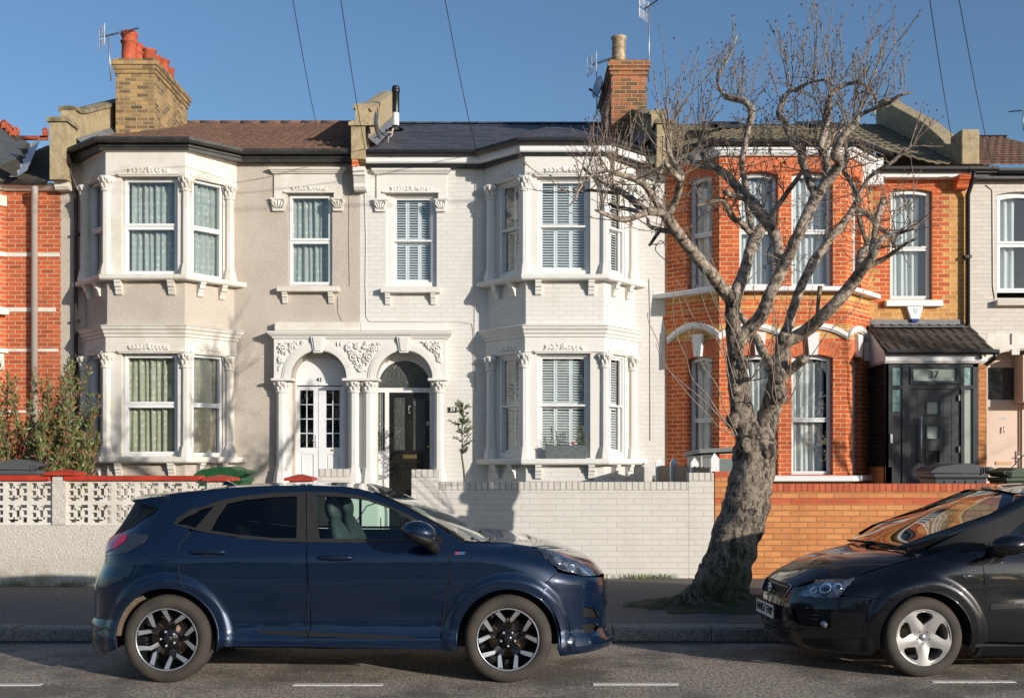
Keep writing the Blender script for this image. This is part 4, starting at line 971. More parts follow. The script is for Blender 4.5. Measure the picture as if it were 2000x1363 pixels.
# roof 37
YE7=19.0; zE7=6.80; zE7b=7.02; 
zm7=lambda x,y: zE7+(zmain(0,YR)-.02-zE7)/(YR-YE7)*(y-YE7)
ye7,zf7=bayroof(XB[1]-.1,XB[2]+.12,XB[0]+.02,XB[3]+.35,18.2,7.0,YE7,0,zm7,(XB[1]+XB[2])/2,22.9)
ro=roofmesh(XP2+.12,X(1876,YE7),ye7,YR,zf7,amp=.022,pitch=.165,course=.30,step=.028); roof37=ro.obj('roof',M['tile_grey'],h37)
backslope(XP2,X(1876,Y0),'tile_grey',roof37)
mb=MB(); mb.sweep([(XB[0],YE7+.2),(XB[1]-.05,YB),(XB[2]+.05,YB),(XB[3]+.1,YE7+.2)],[(-.4,zs(296)),(.12,zs(296)),(.12,zs(290)),(-.4,zs(290))]); mb.obj('soffit',M['upvc'],h37)
mb=MB(); mb.box(XB[3]-.45,XB[3]+.2,Y0-.19,Y0+.3,6.45,6.93); mb.obj('bay_cheek',M['upvc'],h37)
gutter(h37,[(XB[0]+.0,YE7+.15),(XB[1]-.05,YB),(XB[2]+.05,YB),(XB[3]+.12,YE7+.1)],7.01,.13,'black')
mb=MB(); mb.box(XB[3]+.1,XR7,YE7-.0,Y0+.02,Z(346,YE7),Z(335,YE7)); mb.obj('fascia',M['upvc'],h37)
gutter(h37,[(XB[3]+.12,YE7),(X(1946,YE7),YE7)],Z(325,18.9),.0,'black')
mb=MB(); xx=X(1891,19.1); zt_=Z(334,18.95); mb.tube([(X(1902,18.95),18.95,zt_),(X(1902,18.95),18.97,zt_-.12),(xx,19.12,zt_-.38),(xx,19.12,.2)],.04,10)
for z in (5.2,3.6,2.0): mb.box(xx-.055,xx+.055,19.08,Y0,z,z+.05)
mb.obj('downpipe',M['black'],h37)
# roof windows
for i,(a,b_,c_,d_) in enumerate(((1385,1452,243,262),(1570,1640,243,262))):
    ym=21.2; f0=.06; mb=MB(); xa,xb_=X(a,ym),X(b_,ym); y0,y1=20.7,21.9; z=lambda y:zf7((XB[1]+XB[2])/2,y)+.05
    for (p,q,r_,s_) in ((xa,xb_,y0,y0+.12),(xa,xb_,y1-.1,y1),(xa,xa+.09,y0,y1),(xb_-.09,xb_,y0,y1)):
        mb.add([(p,r_,z(r_)),(q,r_,z(r_)),(q,s_,z(s_)),(p,s_,z(s_)),(p,r_,z(r_)+.07),(q,r_,z(r_)+.07),(q,s_,z(s_)+.07),(p,s_,z(s_)+.07)],[(4,5,6,7),(0,1,5,4),(1,2,6,5),(2,3,7,6),(3,0,4,7)])
    w=mb.obj('roof_window',M['anthracite'],h37)
    mb=MB(); mb.add([(xa,y0,z(y0)+.03),(xb_,y0,z(y0)+.03),(xb_,y1,z(y1)+.03),(xa,y1,z(y1)+.03)],[(0,1,2,3)]); mb.obj('pane',M['obscure'],w)
# parapet 37/35
def parapet2():
    mb=MB(); x0,x1=X(1876,18.9),X(1911,18.9); 
    mb.box(x0,x1,18.85,19.35,Z(322,18.9),Z(254,18.9)); 
    ys=[19.35,19.6,20.0,20.6,21.4,22.2,22.9,23.3]; tops=[6.95+.28,7.33,7.62,8.0,8.42,8.82,9.22,9.25]
    for i in range(len(ys)-1):
        a,b_=ys[i],ys[i+1]; q=[(x0,a,6.5),(x1,a,6.5),(x1,a,tops[i]),(x0,a,tops[i]),(x0,b_,6.5),(x1,b_,6.5),(x1,b_,tops[i+1]),(x0,b_,tops[i+1])]
        mb.add(q,[(0,1,2,3),(4,7,6,5),(0,3,7,4),(1,5,6,2),(2,6,7,3)])
    return mb.obj('parapet_wall',M['mortar'],h37,bevel=.02)
parapet2()
kneel_corbel(h37,X(1874,18.9),X(1897,18.9),Z(368,19.0),Z(340,18.9),'brick_rubbed',dep=.3)
# porch of 37
PY=18.28; FQ=Fr((0,PY),(1,PY)); xq=lambda p:X(p,PY); zq=lambda p:Z(p,PY)
mb=MB(); x0,x1=xq(1729),xq(1911)
def fb(a,b_,c_,d_,d0=-.06,d1=0): mb.fbox(FQ,xq(a),xq(b_),zq(d_),zq(c_),d0,d1)
fb(1729,1744,710,945,-.08,0); fb(1744,1911,710,717); fb(1762,1777,717,960); fb(1877,1884,717,960); fb(1900,1911,710,960); fb(1744,1762,752,759.5); fb(1777,1877,750,760); fb(1884,1900,752,760)
fb(1777,1783,717,750,-.05,.02); fb(1868,1877,717,750,-.05,.02); fb(1783,1868,717,720,-.05,.02); fb(1783,1868,744,750,-.05,.02)
fb(1744,1762,803,960,-.05,-.02)
# return wall left
FL7=Fr((xq(1729),PY+.0),(xq(1729)+.0001,Y0)); FL7=Fr((xq(1729),Y0),(xq(1729),PY)) # faces left
L=FL7.L
for (u0,u1,z0,z1) in ((0,.06,.9,zq(710)),(L-.09,L,.9,zq(710)),(0,L,zq(710)-.06,zq(712)),(0,L,2.95,3.03),(0,L,1.59,1.67),(L*.0,L,zq(702),zq(712))):
    mb.fbox(FL7,u0,u1,z0,z1,-.06,.0)
pf=mb.obj('porch_frame',M['anthracite'],h37,bevel=.004)
mb=MB(); mb.panel(FL7,rect(.06,L-.09,1.6,zq(712)),d=-.03); mb.panel(FQ,rect(xq(1744),xq(1762),zq(752),zq(717)),d=-.03); mb.panel(FQ,rect(xq(1744),xq(1762),zq(803),zq(759.5)),d=-.03); mb.panel(FQ,rect(xq(1884),xq(1900),zq(752),zq(717)),d=-.03)
M['greenglass']=plain('rippled_green_glass',srgb(130,165,158),.25,bs=.6,bsc=14,bd=.02,var=.3,vs=6)
M['frost']=plain('frosted_glass',srgb(150,158,146),.35,bs=.1)
M['darkglass']=plain('dark_glass',(.02,.024,.024),.06,coat=.4)
mb2=MB(); mb2.panel(FL7,rect(.06,L-.09,1.6,zq(712)),d=-.03); mb2.obj('side_pane',M['darkglass'],pf)
for (p_,q_,r_,s_) in ((1744,1762,752,717),(1744,1762,803,759.5),(1884,1900,752,717)): mb2=MB(); mb2.panel(FQ,rect(xq(p_),xq(q_),zq(r_),zq(s_)),d=-.03); mb2.obj('sidelight_pane',M['greenglass'],pf)
mb2=MB(); mb2.panel(FQ,rect(xq(1884),xq(1900),zq(945),zq(760)),d=-.03); mb2.panel(FQ,rect(xq(1783),xq(1868),zq(744),zq(720)),d=-.01); fan=mb2.obj('frosted_pane',M['frost'],pf)
digits('37',FQ,xq(1824),zq(732),.125,'ink',fan,d=-.004)
M['doorgrey']=plain('anthracite_composite_door',(.016,.018,.024),.36,bs=.3,bsc=9,bd=.006)
mb=MB(); g=[rect(xq(1812),xq(1836),zq(b_),zq(a)) for a,b_ in ((784,808),(832,856),(880,903))]
mb.panel(FQ,rect(xq(1777),xq(1877),.2,zq(760)),g,rev=.03,d=-.03)
for k in range(1,6):
    x=xq(1777+100*k/6); 
    if k not in(2,3): mb.box(x-.004,x+.004,PY+.025,PY+.03,.2,zq(762))
d37=mb.obj('door',M['doorgrey'],h37)
for q in g:
    mb=MB(); mb.panel(FQ,q,d=-.055); mb.obj('pane',M['frost'] if q is not g[2] else M['darkglass'],d37)
    mb=MB(); a,b_,c_,e=q[0][0],q[1][0],q[0][1],q[2][1]; w=.028; mb.panel(FQ,rect(a-w,b_+w,c_-w,e+w),[q],rev=.012,d=-.018,thick=.012); mb.obj('pane_trim',M['anthracite'],d37)
mb=MB(); hx=xq(1797); mb.tube([(hx,PY-.05,zq(906)),(hx,PY-.05,zq(813))],.016,8)
for z in (zq(900),zq(819)): mb.tube([(hx,PY-.05,z),(hx,PY+.03,z)],.01,6)
mb.obj('handle',M['steel'],d37)
mb=MB()
for z in (zq(777),zq(877)): mb.box(xq(1872),xq(1875),PY-.01,PY+.03,z-.05,z+.05)
mb.obj('hinge',M['chrome'],d37)
# porch roof
mb=MB(); zsof=zq(708); ya=PY-.12; yb2=Y0
xr0=X(1731,ya); xr1=X(1941,ya); zb1=Z(686,ya); zt1=Z(634,Y0)
slp=(zt1-zb1)/(Y0-ya)
pr_=roofmesh(xr0-.0,xr1,lambda x:ya,Y0,lambda x,y:zb1+slp*(y-ya),amp=.02,pitch=.165,course=.3,step=.03); proof=pr_.obj('porch_roof',M['tile_dark'],h37)
mb=MB(); mb.box(xr0+.02,xr1-.1,PY-.03,PY+.0,zq(705),zq(690)); 
mb.ext([(xr0+.02,PY+.0,zq(705)),(xr0+.02,Y0,zq(705)),(xr0+.02,Y0,zt1-.06),(xr0+.02,PY-.0,zb1-.02)],(.02,0,0)); mb.ext([(xr1-.12,PY,zq(705)),(xr1-.12,Y0,zq(705)),(xr1-.12,Y0,zt1-.06),(xr1-.12,PY,zb1-.02)],(.02,0,0))
mb.obj('bargeboard',M['upvc'],proof)
mb=MB(); mb.box(xr0-.0,xr1-.13,PY-.05,Y0,zq(710),zq(705)); mb.obj('soffit',M['greyplastic'],proof)
gutter(proof,[(xr0,PY-.04),(X(1947,PY-.04),PY-.04)],zq(684),.0,'black')
mb=MB(); xx=X(1943,18.2); mb.tube([(xx,18.18,zq(690)),(xx,18.2,zq(700)),(X(1925,18.3),18.35,zq(714))],.038,8); mb.obj('downpipe',M['black'],proof)
mb=MB(); mb.box(X(1699,Y0),X(1879,Y0),Y0-.03,Y0,Z(637,Y0),Z(624.5,Y0)); mb.add([(X(1699,Y0),Y0-.03,Z(634,Y0)),(X(1879,Y0),Y0-.03,Z(634,Y0)),(X(1879,Y0),Y0-.25,zb1+slp*(Y0-.25-ya)+.06),(X(1699,Y0),Y0-.25,zb1+slp*(Y0-.25-ya)+.06)],[(0,1,2,3)]); mb.obj('flashing',M['lead'],proof)
mb=MB(); mb.box(xq(1912),xq(1928),PY+.02,Y0,.1,zq(712)); mb.box(xq(1729),xq(1742),PY+.0,Y0,.1,1.585); mb.obj('porch_side_brickwork',M['brick_buff'],h37)
mb=MB(); mb.box(xq(1744),xq(1911),PY+.06,Y0-.1,.1,.25); mb.box(xq(1760),xq(1905),Y0-.1,Y0-.08,.1,3.2); mb.obj('porch_floor',M['dark'],h37)
# ============ house 43 (far left, red brick)
h43=empty('terraced_house',(X(60,Y0),Y0,0),'weathered red brick terraced house with white bands at the left edge','house')
mb=MB(); xR=X(119,Y0); xc=X(12,Y0)
mb.panel(FW,rect(xc-.3,xR,0,Z(361,Y0)),d=0); 
FB=Fr((X(12,Y0)-1.0,Y0-.8),(X(12,Y0)-.0,Y0+.0))
FB=Fr((X(12,Y0)-.62,Y0-.7),(X(12,Y0),Y0)); 
mb.panel(FB,rect(0,FB.L,0,Z(361,Y0)),[rect(FB.L*-.0+.001,FB.L*.3,Z(690,18.7)-1.6,Z(690,18.7))],rev=.1)
mb.panel(Fr((X(12,Y0)-2.5,Y0-.7),(X(12,Y0)-.62,Y0-.7)),rect(0,1.88,0,Z(361,Y0)))
w43=mb.obj('wall',M['brick_red43'],h43)
for a,b_,e in ((494,501.5,117),(600.6,608.5,109),(681,687,114),(801,806,117)):
    mb=MB(); mb.sweep([(X(12,Y0)-.62,Y0-.7),(X(12,Y0),Y0),(X(e,Y0),Y0)],[(0,Z(b_,Y0)),(.012,Z(b_,Y0)),(.012,Z(a,Y0)),(0,Z(a,Y0))]); mb.obj('white_band',M['stucco_old'],w43)
mb=MB(); mb.fbox(FB,FB.L-.45,FB.L-.02,Z(612,18.9),Z(603,18.9),0,.16); mb.fbox(FB,FB.L-.5,FB.L-.15,Z(603,18.9),Z(576,18.9),0,.05); mb.obj('bay_sill',M['stucco_old'],w43); mb=MB()
mb.fbox(FB,FB.L-.55,FB.L-.02,Z(687,18.9),Z(680,18.9),0,.12); mb.fbox(FB,FB.L-.5,FB.L-.06,Z(720,18.9),Z(688,18.9),0,.06); mb.obj('bay_band',M['stucco_old'],w43); mb=MB(); mb.fbox(FB,FB.L-.5,FB.L-.0,Z(396,18.9),Z(375,18.9),0,.03)
mb.obj('bay_sill',M['stucco_old'],w43)
mb=MB(); mb.sweep([(X(12,Y0)-.62,Y0-.7),(X(12,Y0)+.0,Y0),(X(110,Y0),Y0)],[(-.1,Z(374,Y0)),(.06,Z(374,Y0)),(.18,Z(366,Y0)),(.18,Z(362,Y0)),(-.1,Z(362,Y0))]); mb.obj('eaves_cornice',M['stucco_old'],h43)
gutter(h43,[(X(12,Y0)-.62,Y0-.7),(X(12,Y0),Y0),(X(100,Y0),Y0)],Z(352,19),.15,'blackiron')
mb=MB(); xg=X(72,Y0); mb.tube([(X(69,19),18.98,Z(365,19)),(X(69,19),18.98,Z(380,19)),(xg,19.1,Z(395,19)),(xg,19.1,.15)],.055,10); mb.obj('downpipe',M['greyplastic'],h43)
zm3=lambda x,y:Z(354,19)+.47*(y-18.95)
ro=roofmesh(X(-60,19),X(108,19)+.0,lambda x:18.95,22.2,zm3,amp=0,course=.2,step=.014,dx=.1); r43=ro.obj('roof',M['tile_dark43'],h43)
mb=MB(); # gable/bay roof sloping to the valley
zr=Z(225,20); yv=18.9
A=(X(32,18.7),18.72,Z(345,18.7)); B=(X(62,21.3),21.3,Z(283,21.3)); C_=(X(-50,21.5),21.5,Z(215,21.5)); D_=(X(-90,18.7),18.6,Z(300,18.7))
C_=(X(-10,21.0),21.0,Z(238,21.0)); D_=(X(-60,18.6),18.6,Z(300,18.6))
n=26; 
for k in range(n):
    t0,t1=k/n,(k+1)/n
    L=lambda a,b_,t:Vector(a).lerp(Vector(b_),t)
    up=Vector((0,0,.006)); mb.add([L(A,D_,0).lerp(L(B,C_,0),0)]*0+[L(A,B,0).lerp(L(D_,C_,0),t0)+up,L(A,B,1).lerp(L(D_,C_,1),t0)+up,L(A,B,1).lerp(L(D_,C_,1),t1),L(A,B,0).lerp(L(D_,C_,0),t1)],[(0,1,2,3)])
mb.obj('bay_roof',M['tile_dark43'],r43)
mb=MB(); 
A2=Vector(A);B2=Vector(B); w=Vector((.11,.0,.05))
for k in range(6):
    a=A2.lerp(B2,k/6); b_=A2.lerp(B2,(k+1)/6); mb.add([a-w*1.2+Vector((0,0,.06)),a+Vector((0,0,.0)),a+w*1.6+Vector((0,0,.03)),b_+w*1.6+Vector((0,0,.045)),b_+Vector((0,0,.02)),b_-w*1.2+Vector((0,0,.075))],[(0,1,4,5),(1,2,3,4)])
mb.obj('valley_lead',plain('whitened_lead',srgb(200,202,206),.5,var=.2,vs=8,bs=.4,bsc=14,bd=.01),r43)
mb=MB()
for px,py,Yd in ((8,243,20.9),(17,250,20.9),(24,257,20.9),(31,257,21.6),(88,258,22.1)):
    c=P(px,py,Yd); mb.box(c.x-.05,c.x+.05,c.y-.02,c.y+.06,c.z-.08,c.z); mb.lathe(c+Vector((0,.03,.03)),[(.018,0),(.062,0),(.062,-.03),(.018,-.03),(.018,0)],12,0,ax=(0,1,0))
mb.tube([P(-5,238,20.9),P(34,272,21.6)],.05,8); mb.obj('ridge_tiles',M['terra'],r43); mb=MB(); mb.tube([P(40,270,22.2),P(92,270,22.2)],.05,8); mb.obj('ridge_tiles',M['terra'],r43)
# render strip edge between 43 and 41 handled by h41 wall; ragged brick edge
# ============ house 35 (far right, cream)
h35=empty('terraced_house',(X(1960,Y0),Y0,0),'cream painted brick terraced house with pink front door 35b at the right edge','house')
w5=(X(1947,Y0),X(2035,Y0),Z(582,Y0),Z(381,Y0))
x5=X(1887,Y0)
mb=MB(); mb.panel(FW,[(x5,Z(651,Y0)),(X(2200,Y0),Z(651,Y0)),(X(2200,Y0),6.75),(x5,6.75)],[outline(*w5,.06)],rev=.14)
mb.panel(FW,[(x5,0),(X(1928,Y0),0),(X(1928,Y0),Z(651,Y0)),(x5,Z(651,Y0))])
mb.obj('wall',M['brick_cream'],h35)
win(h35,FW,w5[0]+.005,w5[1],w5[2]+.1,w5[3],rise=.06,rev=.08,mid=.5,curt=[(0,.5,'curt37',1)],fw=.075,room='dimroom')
mb=MB(); mb.box(X(1942,Y0),X(2050,Y0),Y0-.12,Y0+.1,Z(598,Y0),Z(587,Y0)); mb.obj('window_sill',M['brick_cream'],h35,bevel=.01)
# arched recess
mb=MB(); c=X(2010,Y0); aR=X(2092,Y0)-c
op=[(X(1928,Y0),Z(706,Y0)),(X(2092,Y0),Z(706,Y0))]+[(c+aR*math.cos(PI*i/16),Z(706,Y0)+aR*.28*math.sin(PI*i/16)) for i in range(17)]
mb.panel(FW,[(X(1928,Y0),Z(706,Y0))]+[(c-aR*math.cos(PI*i/16),Z(706,Y0)+aR*.28*math.sin(PI*i/16)) for i in range(17)]+[(X(2200,Y0),Z(706,Y0)),(X(2200,Y0),Z(651,Y0)),(X(1928,Y0),Z(651,Y0))],d=.004,thick=.3)
for (r0,r1,d) in ((1.0,1.0,.03),):
    for i in range(16):
        q=[]
        for (rr,ii) in ((1.02,i),(1.02,i+1),(1.1,i+1),(1.1,i)): q.append((c+aR*rr*math.cos(PI*ii/16),Z(706,Y0)+(aR*.28+ (rr-1)*aR*1.6)*math.sin(PI*ii/16)))
        mb.fpoly(FW,q,0,.04)
mb.fbox(FW,X(1975,Y0),X(1990,Y0),Z(693,Y0),Z(651,Y0),0,.03)
mb.obj('arch_surround',M['stucco_old'],h35)
YR5=Y0+.45; FR5=Fr((0,YR5),(1,YR5)); x_=lambda p:X(p,YR5); z_=lambda p:Z(p,YR5)
M['pinkframe']=plain('pale_pink_frame',srgb(208,184,166),.5)
mb=MB(); a,b_=x_(1926),x_(1994)
mb.fbox(FR5,a,x_(1928),.1,z_(700),-.05,.02); mb.fbox(FR5,x_(1990),b_,.1,z_(700),-.05,.02); mb.fbox(FR5,a,b_,z_(795),z_(781),-.05,.0205); mb.fbox(FR5,a,b_,z_(718),z_(700),-.05,.0205)
fm5=mb.obj('door_frame',M['pinkframe'],h35)
mb=MB(); mb.panel(FR5,rect(a,b_,z_(781),z_(718)),d=0); mb.obj('transom_pane',M['obscure'],fm5)
mb=MB(); mb.fbox(FR5,x_(1928),x_(1990),.12,z_(795),-.05,-.005); d5=mb.obj('door',M['pinkdoor'],h35)
digits('35b',FR5,x_(1959),z_(818),.07,'steel',d5,d=-.003)
mb=MB(); mb.box(x_(1945),x_(1976),YR5-.012,YR5,z_(907),z_(901)); mb.obj('letterbox',plain('pink_brass',srgb(190,150,116),.35,metal=.5),d5)
mb=MB(); mb.tube([(x_(1959),YR5-.03,z_(833)),(x_(1959),YR5-.035,z_(845))],.011,6); mb.tube([(x_(1988),YR5-.03,z_(880)),(x_(1988),YR5-.03,z_(906))],.012,6); mb.tube([(x_(1988),YR5-.03,z_(893)),(x_(1983),YR5-.05,z_(893))],.01,6); mb.obj('knocker',M['chrome'],d5)
mb=MB(); mb.box(x_(1994),X(2200,Y0),YR5-.05,YR5,0,z_(690)); mb.obj('recess_wall',M['pinkframe'],h35); mb=MB(); mb.box(x_(1978),x_(2100),Y0+.05,YR5-.05,z_(787),z_(697)); mb.obj('meter_cupboard',M['pinkframe'],h35); mb=MB(); mb.box(x_(1915),X(2200,Y0),YR5+.01,YR5+.1,0,z_(640)); mb.obj('recess_back',M['pinkframe'],h35)
ro=roofmesh(X(1911,YE)-.02,X(2160,YE),lambda x:YE,23.2,lambda x,y:Z(322,YE)+.405*(y-YE),amp=.024,pitch=.15,course=.33,step=.026); r5=ro.obj('roof',M['tile_brown'],h35)
backslope(X(1911,Y0),X(2160,Y0),'tile_brown',r5,zr=Z(322,YE)+.405*4.2-.01)
gutter(h35,[(X(1946,YE)+.01,YE),(X(2160,YE),YE)],Z(328,18.9),.0,'black')
mb=MB(); mb.box(X(1905,YE),X(2160,YE),YE+.02,Y0+.02,Z(348,YE),Z(336,YE)); mb.obj('soffit',M['blackiron'],h35)
# ============================================================ vehicles
def interp(tab,x):
    # monotone-ish smooth interpolation through a table
    n=len(tab)
    if x<=tab[0][0]: return tab[0][1]
    if x>=tab[-1][0]: return tab[-1][1]
    for i in range(n-1):
        if x<=tab[i+1][0]:
            (x0,y0),(x1,y1)=tab[i],tab[i+1]; h=x1-x0; t=(x-x0)/h
            def sl(k):
                if k<=0 or k>=n-1: 
                    j=min(max(k,0),n-2); j=0 if k<=0 else n-2; return (tab[j+1][1]-tab[j][1])/(tab[j+1][0]-tab[j][0])
                a=(tab[k][1]-tab[k-1][1])/(tab[k][0]-tab[k-1][0]); b=(tab[k+1][1]-tab[k][1])/(tab[k+1][0]-tab[k][0])
                return 0 if a*b<=0 else 2*a*b/(a+b)
            m0,m1=sl(i)*h,sl(i+1)*h
            return (2*t**3-3*t*t+1)*y0+(t**3-2*t*t+t)*m0+(-2*t**3+3*t*t)*y1+(t**3-t*t)*m1
def sstep(a,b,x):
    t=max(0,min(1,(x-a)/(b-a))); return t*t*(3-2*t)
class Car:
    def __init__(c,O,yaw,dirn,Wt,sFt,sRt,LF,LR,nF,nR,wheels,flare,extra=None):
        c.O=Vector((O[0],O[1],0)); c.f=Vector((dirn*math.cos(yaw),dirn*math.sin(yaw),0)); c.t=Vector((math.sin(yaw)*1.0,-math.cos(yaw),0))
        c.Wt,c.sFt,c.sRt,c.LF,c.LR,c.nF,c.nR,c.wh,c.fl,c.ex=Wt,sFt,sRt,LF,LR,nF,nR,wheels,flare,extra
    def W3(c,s,t,z): 
        q=c.O+c.f*s+c.t*t; q.z=z; return q
    def m(c,u,z,far=1):
        sF=interp(c.sFt,z); sR=interp(c.sRt,z); W=interp(c.Wt,z)
        if u>sF-c.LF: su=sF-c.LF+c.LF*math.sin(min(PI/2,(u-(sF-c.LF))/c.LF*PI/2))**(2/c.nF)
        elif u<sR+c.LR: su=sR+c.LR-c.LR*math.sin(min(PI/2,((sR+c.LR)-u)/c.LR*PI/2))**(2/c.nR)
        else: su=u
        if c.ex: W+=c.ex(su,z)
        for (ws,wz,ri,ro,A) in c.fl:
            r=math.hypot(su-ws,z-wz)
            if r<ro+.06 : W+=A*sstep(ro+.035,ro-.03,r)*sstep(.0,.1,z-.1)
        if u>sF-c.LF:
            th=(u-(sF-c.LF))/c.LF*PI/2; sg=1
            if th>PI/2: th=PI-th; sg=-1
            th=max(0,th); return (sF-c.LF+c.LF*math.sin(th)**(2/c.nF), sg*W*max(0,math.cos(th))**(2/c.nF)*far,z)
        if u<sR+c.LR:
            th=((sR+c.LR)-u)/c.LR*PI/2; sg=1
            if th>PI/2: th=PI-th; sg=-1
            th=max(0,th); return (sR+c.LR-c.LR*math.sin(th)**(2/c.nR), sg*W*max(0,math.cos(th))**(2/c.nR)*far,z)
        return (u,W*far,z)
    def us(c,s,z):
        sF=interp(c.sFt,z); sR=interp(c.sRt,z)
        if s>sF-c.LF: return sF-c.LF+c.LF*math.asin(min(1,((s-(sF-c.LF))/c.LF))**(c.nF/2))*2/PI
        if s<sR+c.LR: return sR+c.LR-c.LR*math.asin(min(1,((sR+c.LR-s)/c.LR))**(c.nR/2))*2/PI
        return s
    def P(c,u,z,far=1,off=0):
        q=c.W3(*c.m(u,z,far))
        if off: q=q+c.N(u,z,far)*off
        return q
    def N(c,u,z,far=1):
        e=.004; a=c.W3(*c.m(u+e,z,far))-c.W3(*c.m(u-e,z,far)); b=c.W3(*c.m(u,z+e,far))-c.W3(*c.m(u,z-e,far))
        n=a.cross(b).normalized(); q=c.W3(*c.m(u,z,far)); ctr=c.W3(min(max(c.m(u,z,far)[0],-9),9)*.0+ (interp(c.sFt,z)+interp(c.sRt,z))/2,0,z)
        if n.dot(q-ctr)<0: n=-n
        return n
    def tr(c,px,py):
        """pixel -> (u,z) on the near visible skin"""
        best=None; U0=interp(c.sRt,.5)-.0; U1=interp(c.sFt,.5)+c.LF*.9; n=170; prev=None; cand=[]
        def solve(u):
            z=.7
            for _ in range(6):
                q=c.W3(*c.m(u,z)); z=CH-(py-HY)*q.y/F
            q=c.W3(*c.m(u,z)); return z,(q.x/q.y*F+CX)-px,q.y
        for i in range(n+1):
            u=U0+(U1-U0)*i/n; z,e,y=solve(u)
            if prev and prev[1]*e<=0 and abs(e-prev[1])<200:
                a,b=prev[0],u; ea=prev[1]
                for _ in range(18):
                    mm=(a+b)/2; zz,em,yy=solve(mm)
                    if ea*em<=0: b=mm
                    else: a=mm; ea=em
                cand.append((yy,mm,zz))
            if best is None or abs(e)<best[0]: best=(abs(e),u,z)
            prev=(u,e)
        if cand: y,u,z=min(cand); return (u,z)
        return (best[1],best[2])
    def poly(c,pts):
        out=[]
        for p in pts:
            if p[0]=='F': out.append((interp(c.sFt,p[1]),p[1]))
            elif p[0]=='R': out.append((interp(c.sRt,p[1]),p[1]))
            elif p[0]=='L': out.append((p[1],p[2]))
            elif p[0]=='A': # arc: cs,cz,r,a0,a1
                _,cs,cz,r,a0,a1=p; k=22
                for i in range(k+1): a=math.radians(a0+(a1-a0)*i/k); out.append((cs+r*math.cos(a),cz+r*math.sin(a)))
            else: out.append(c.tr(*p))
        return out
    def sheet(c,name,uvp,mat,parent,off=0,g=.035,rim=.012,holes=(),far=(1,),smoothp=False):
        """dense patch of the skin bounded by polygon (u,z); custom normals"""
        def dens(L):
            o=[]
            for i in range(len(L)):
                a,b=L[i],L[(i+1)%len(L)]; d=math.hypot(a[0]-b[0],a[1]-b[1]); k=max(1,int(d/g))
                if d<1e-5: continue
                for j in range(k): o.append((a[0]+(b[0]-a[0])*j/k,a[1]+(b[1]-a[1])*j/k))
            return o
        loops=[dens(uvp)]+[dens(h) for h in holes]
        pts=[]; edges=[]; 
        for L in loops:
            b=len(pts); pts+=[Vector(p) for p in L]; edges+=[(b+i,b+(i+1)%len(L)) for i in range(len(L))]
        def ins(x,y,L):
            r=False; j=len(L)-1
            for i in range(len(L)):
                if (L[i][1]>y)!=(L[j][1]>y) and x<(L[j][0]-L[i][0])*(y-L[i][1])/(L[j][1]-L[i][1])+L[i][0]: r=not r
                j=i
            return r
        def dist(x,y):
            return min(math.hypot(x-p.x,y-p.y) for p in pts[:nb])
        nb=len(pts); x0=min(p.x for p in pts);x1=max(p.x for p in pts);y0=min(p.y for p in pts);y1=max(p.y for p in pts)
        rings=[]
        for (ws,wz_,ri,ro,A) in c.fl:
            for rr in (ro-.045,ro-.022,ro,ro+.022,ro+.044):
                for k in range(int(2*PI*rr/.032)):
                    a=2*PI*k/int(2*PI*rr/.032); zz=wz_+rr*math.sin(a)
                    if zz<.14: continue
                    q=(c.us(ws+rr*math.cos(a),zz),zz)
                    if y0<zz<y1 and x0<q[0]<x1 and ins(q[0],q[1],loops[0]) and not any(ins(q[0],q[1],h) for h in loops[1:]) and dist(*q)>.011: rings.append(Vector(q))
        if g>.05: rings=[]
        pts+=rings
        def nearring(x,y,z=None):
            for (ws,wz_,ri,ro,A) in c.fl:
                if rings and ro-.058<math.hypot(c.m(x,y)[0]-ws,y-wz_)<ro+.058: return True
            return False
        gy=g*.8; i=0; y=y0+gy/2
        while y<y1:
            x=x0+(g/2 if i%2 else g)
            while x<x1:
                if ins(x,y,loops[0]) and not any(ins(x,y,h) for h in loops[1:]) and dist(x,y)>g*.45 and not nearring(x,y): pts.append(Vector((x,y)))
                x+=g
            y+=gy; i+=1
        V,E,Fc,ov,_,_=delaunay_2d_cdt(pts,edges,[],1,1e-6)
        mb=MB(); nr=[]
        for fs in far:
            vs=[c.P(p.x,p.y,fs,off) for p in V]; ns=[c.N(p.x,p.y,fs) for p in V]
            fc=[]
            for f in Fc:
                cx=sum(V[k].x for k in f)/len(f); cy=sum(V[k].y for k in f)/len(f)
                if not ins(cx,cy,loops[0]) or any(ins(cx,cy,h) for h in loops[1:]): continue
                a,b_,d=vs[f[0]],vs[f[1]],vs[f[2]]
                n=(b_-a).cross(d-a); f=list(f)
                if n.dot(ns[f[0]])<0: f=f[::-1]
                fc.append(f)
            mb.add(vs,fc,0,True); nr+=ns
            if rim:
                for L in loops:
                    a=[c.P(p[0],p[1],fs,off) for p in L]; na=[c.N(p[0],p[1],fs) for p in L]; k=len(L)
                    b_=[q-n_*rim for q,n_ in zip(a,na)]
                    mb.add(a+b_,[(i,(i+1)%k,k+(i+1)%k,k+i) for i in range(k)],0,True); nr+=na; nr+=na
        o=mb.obj(name,mat,parent,custom=nr)
        return o
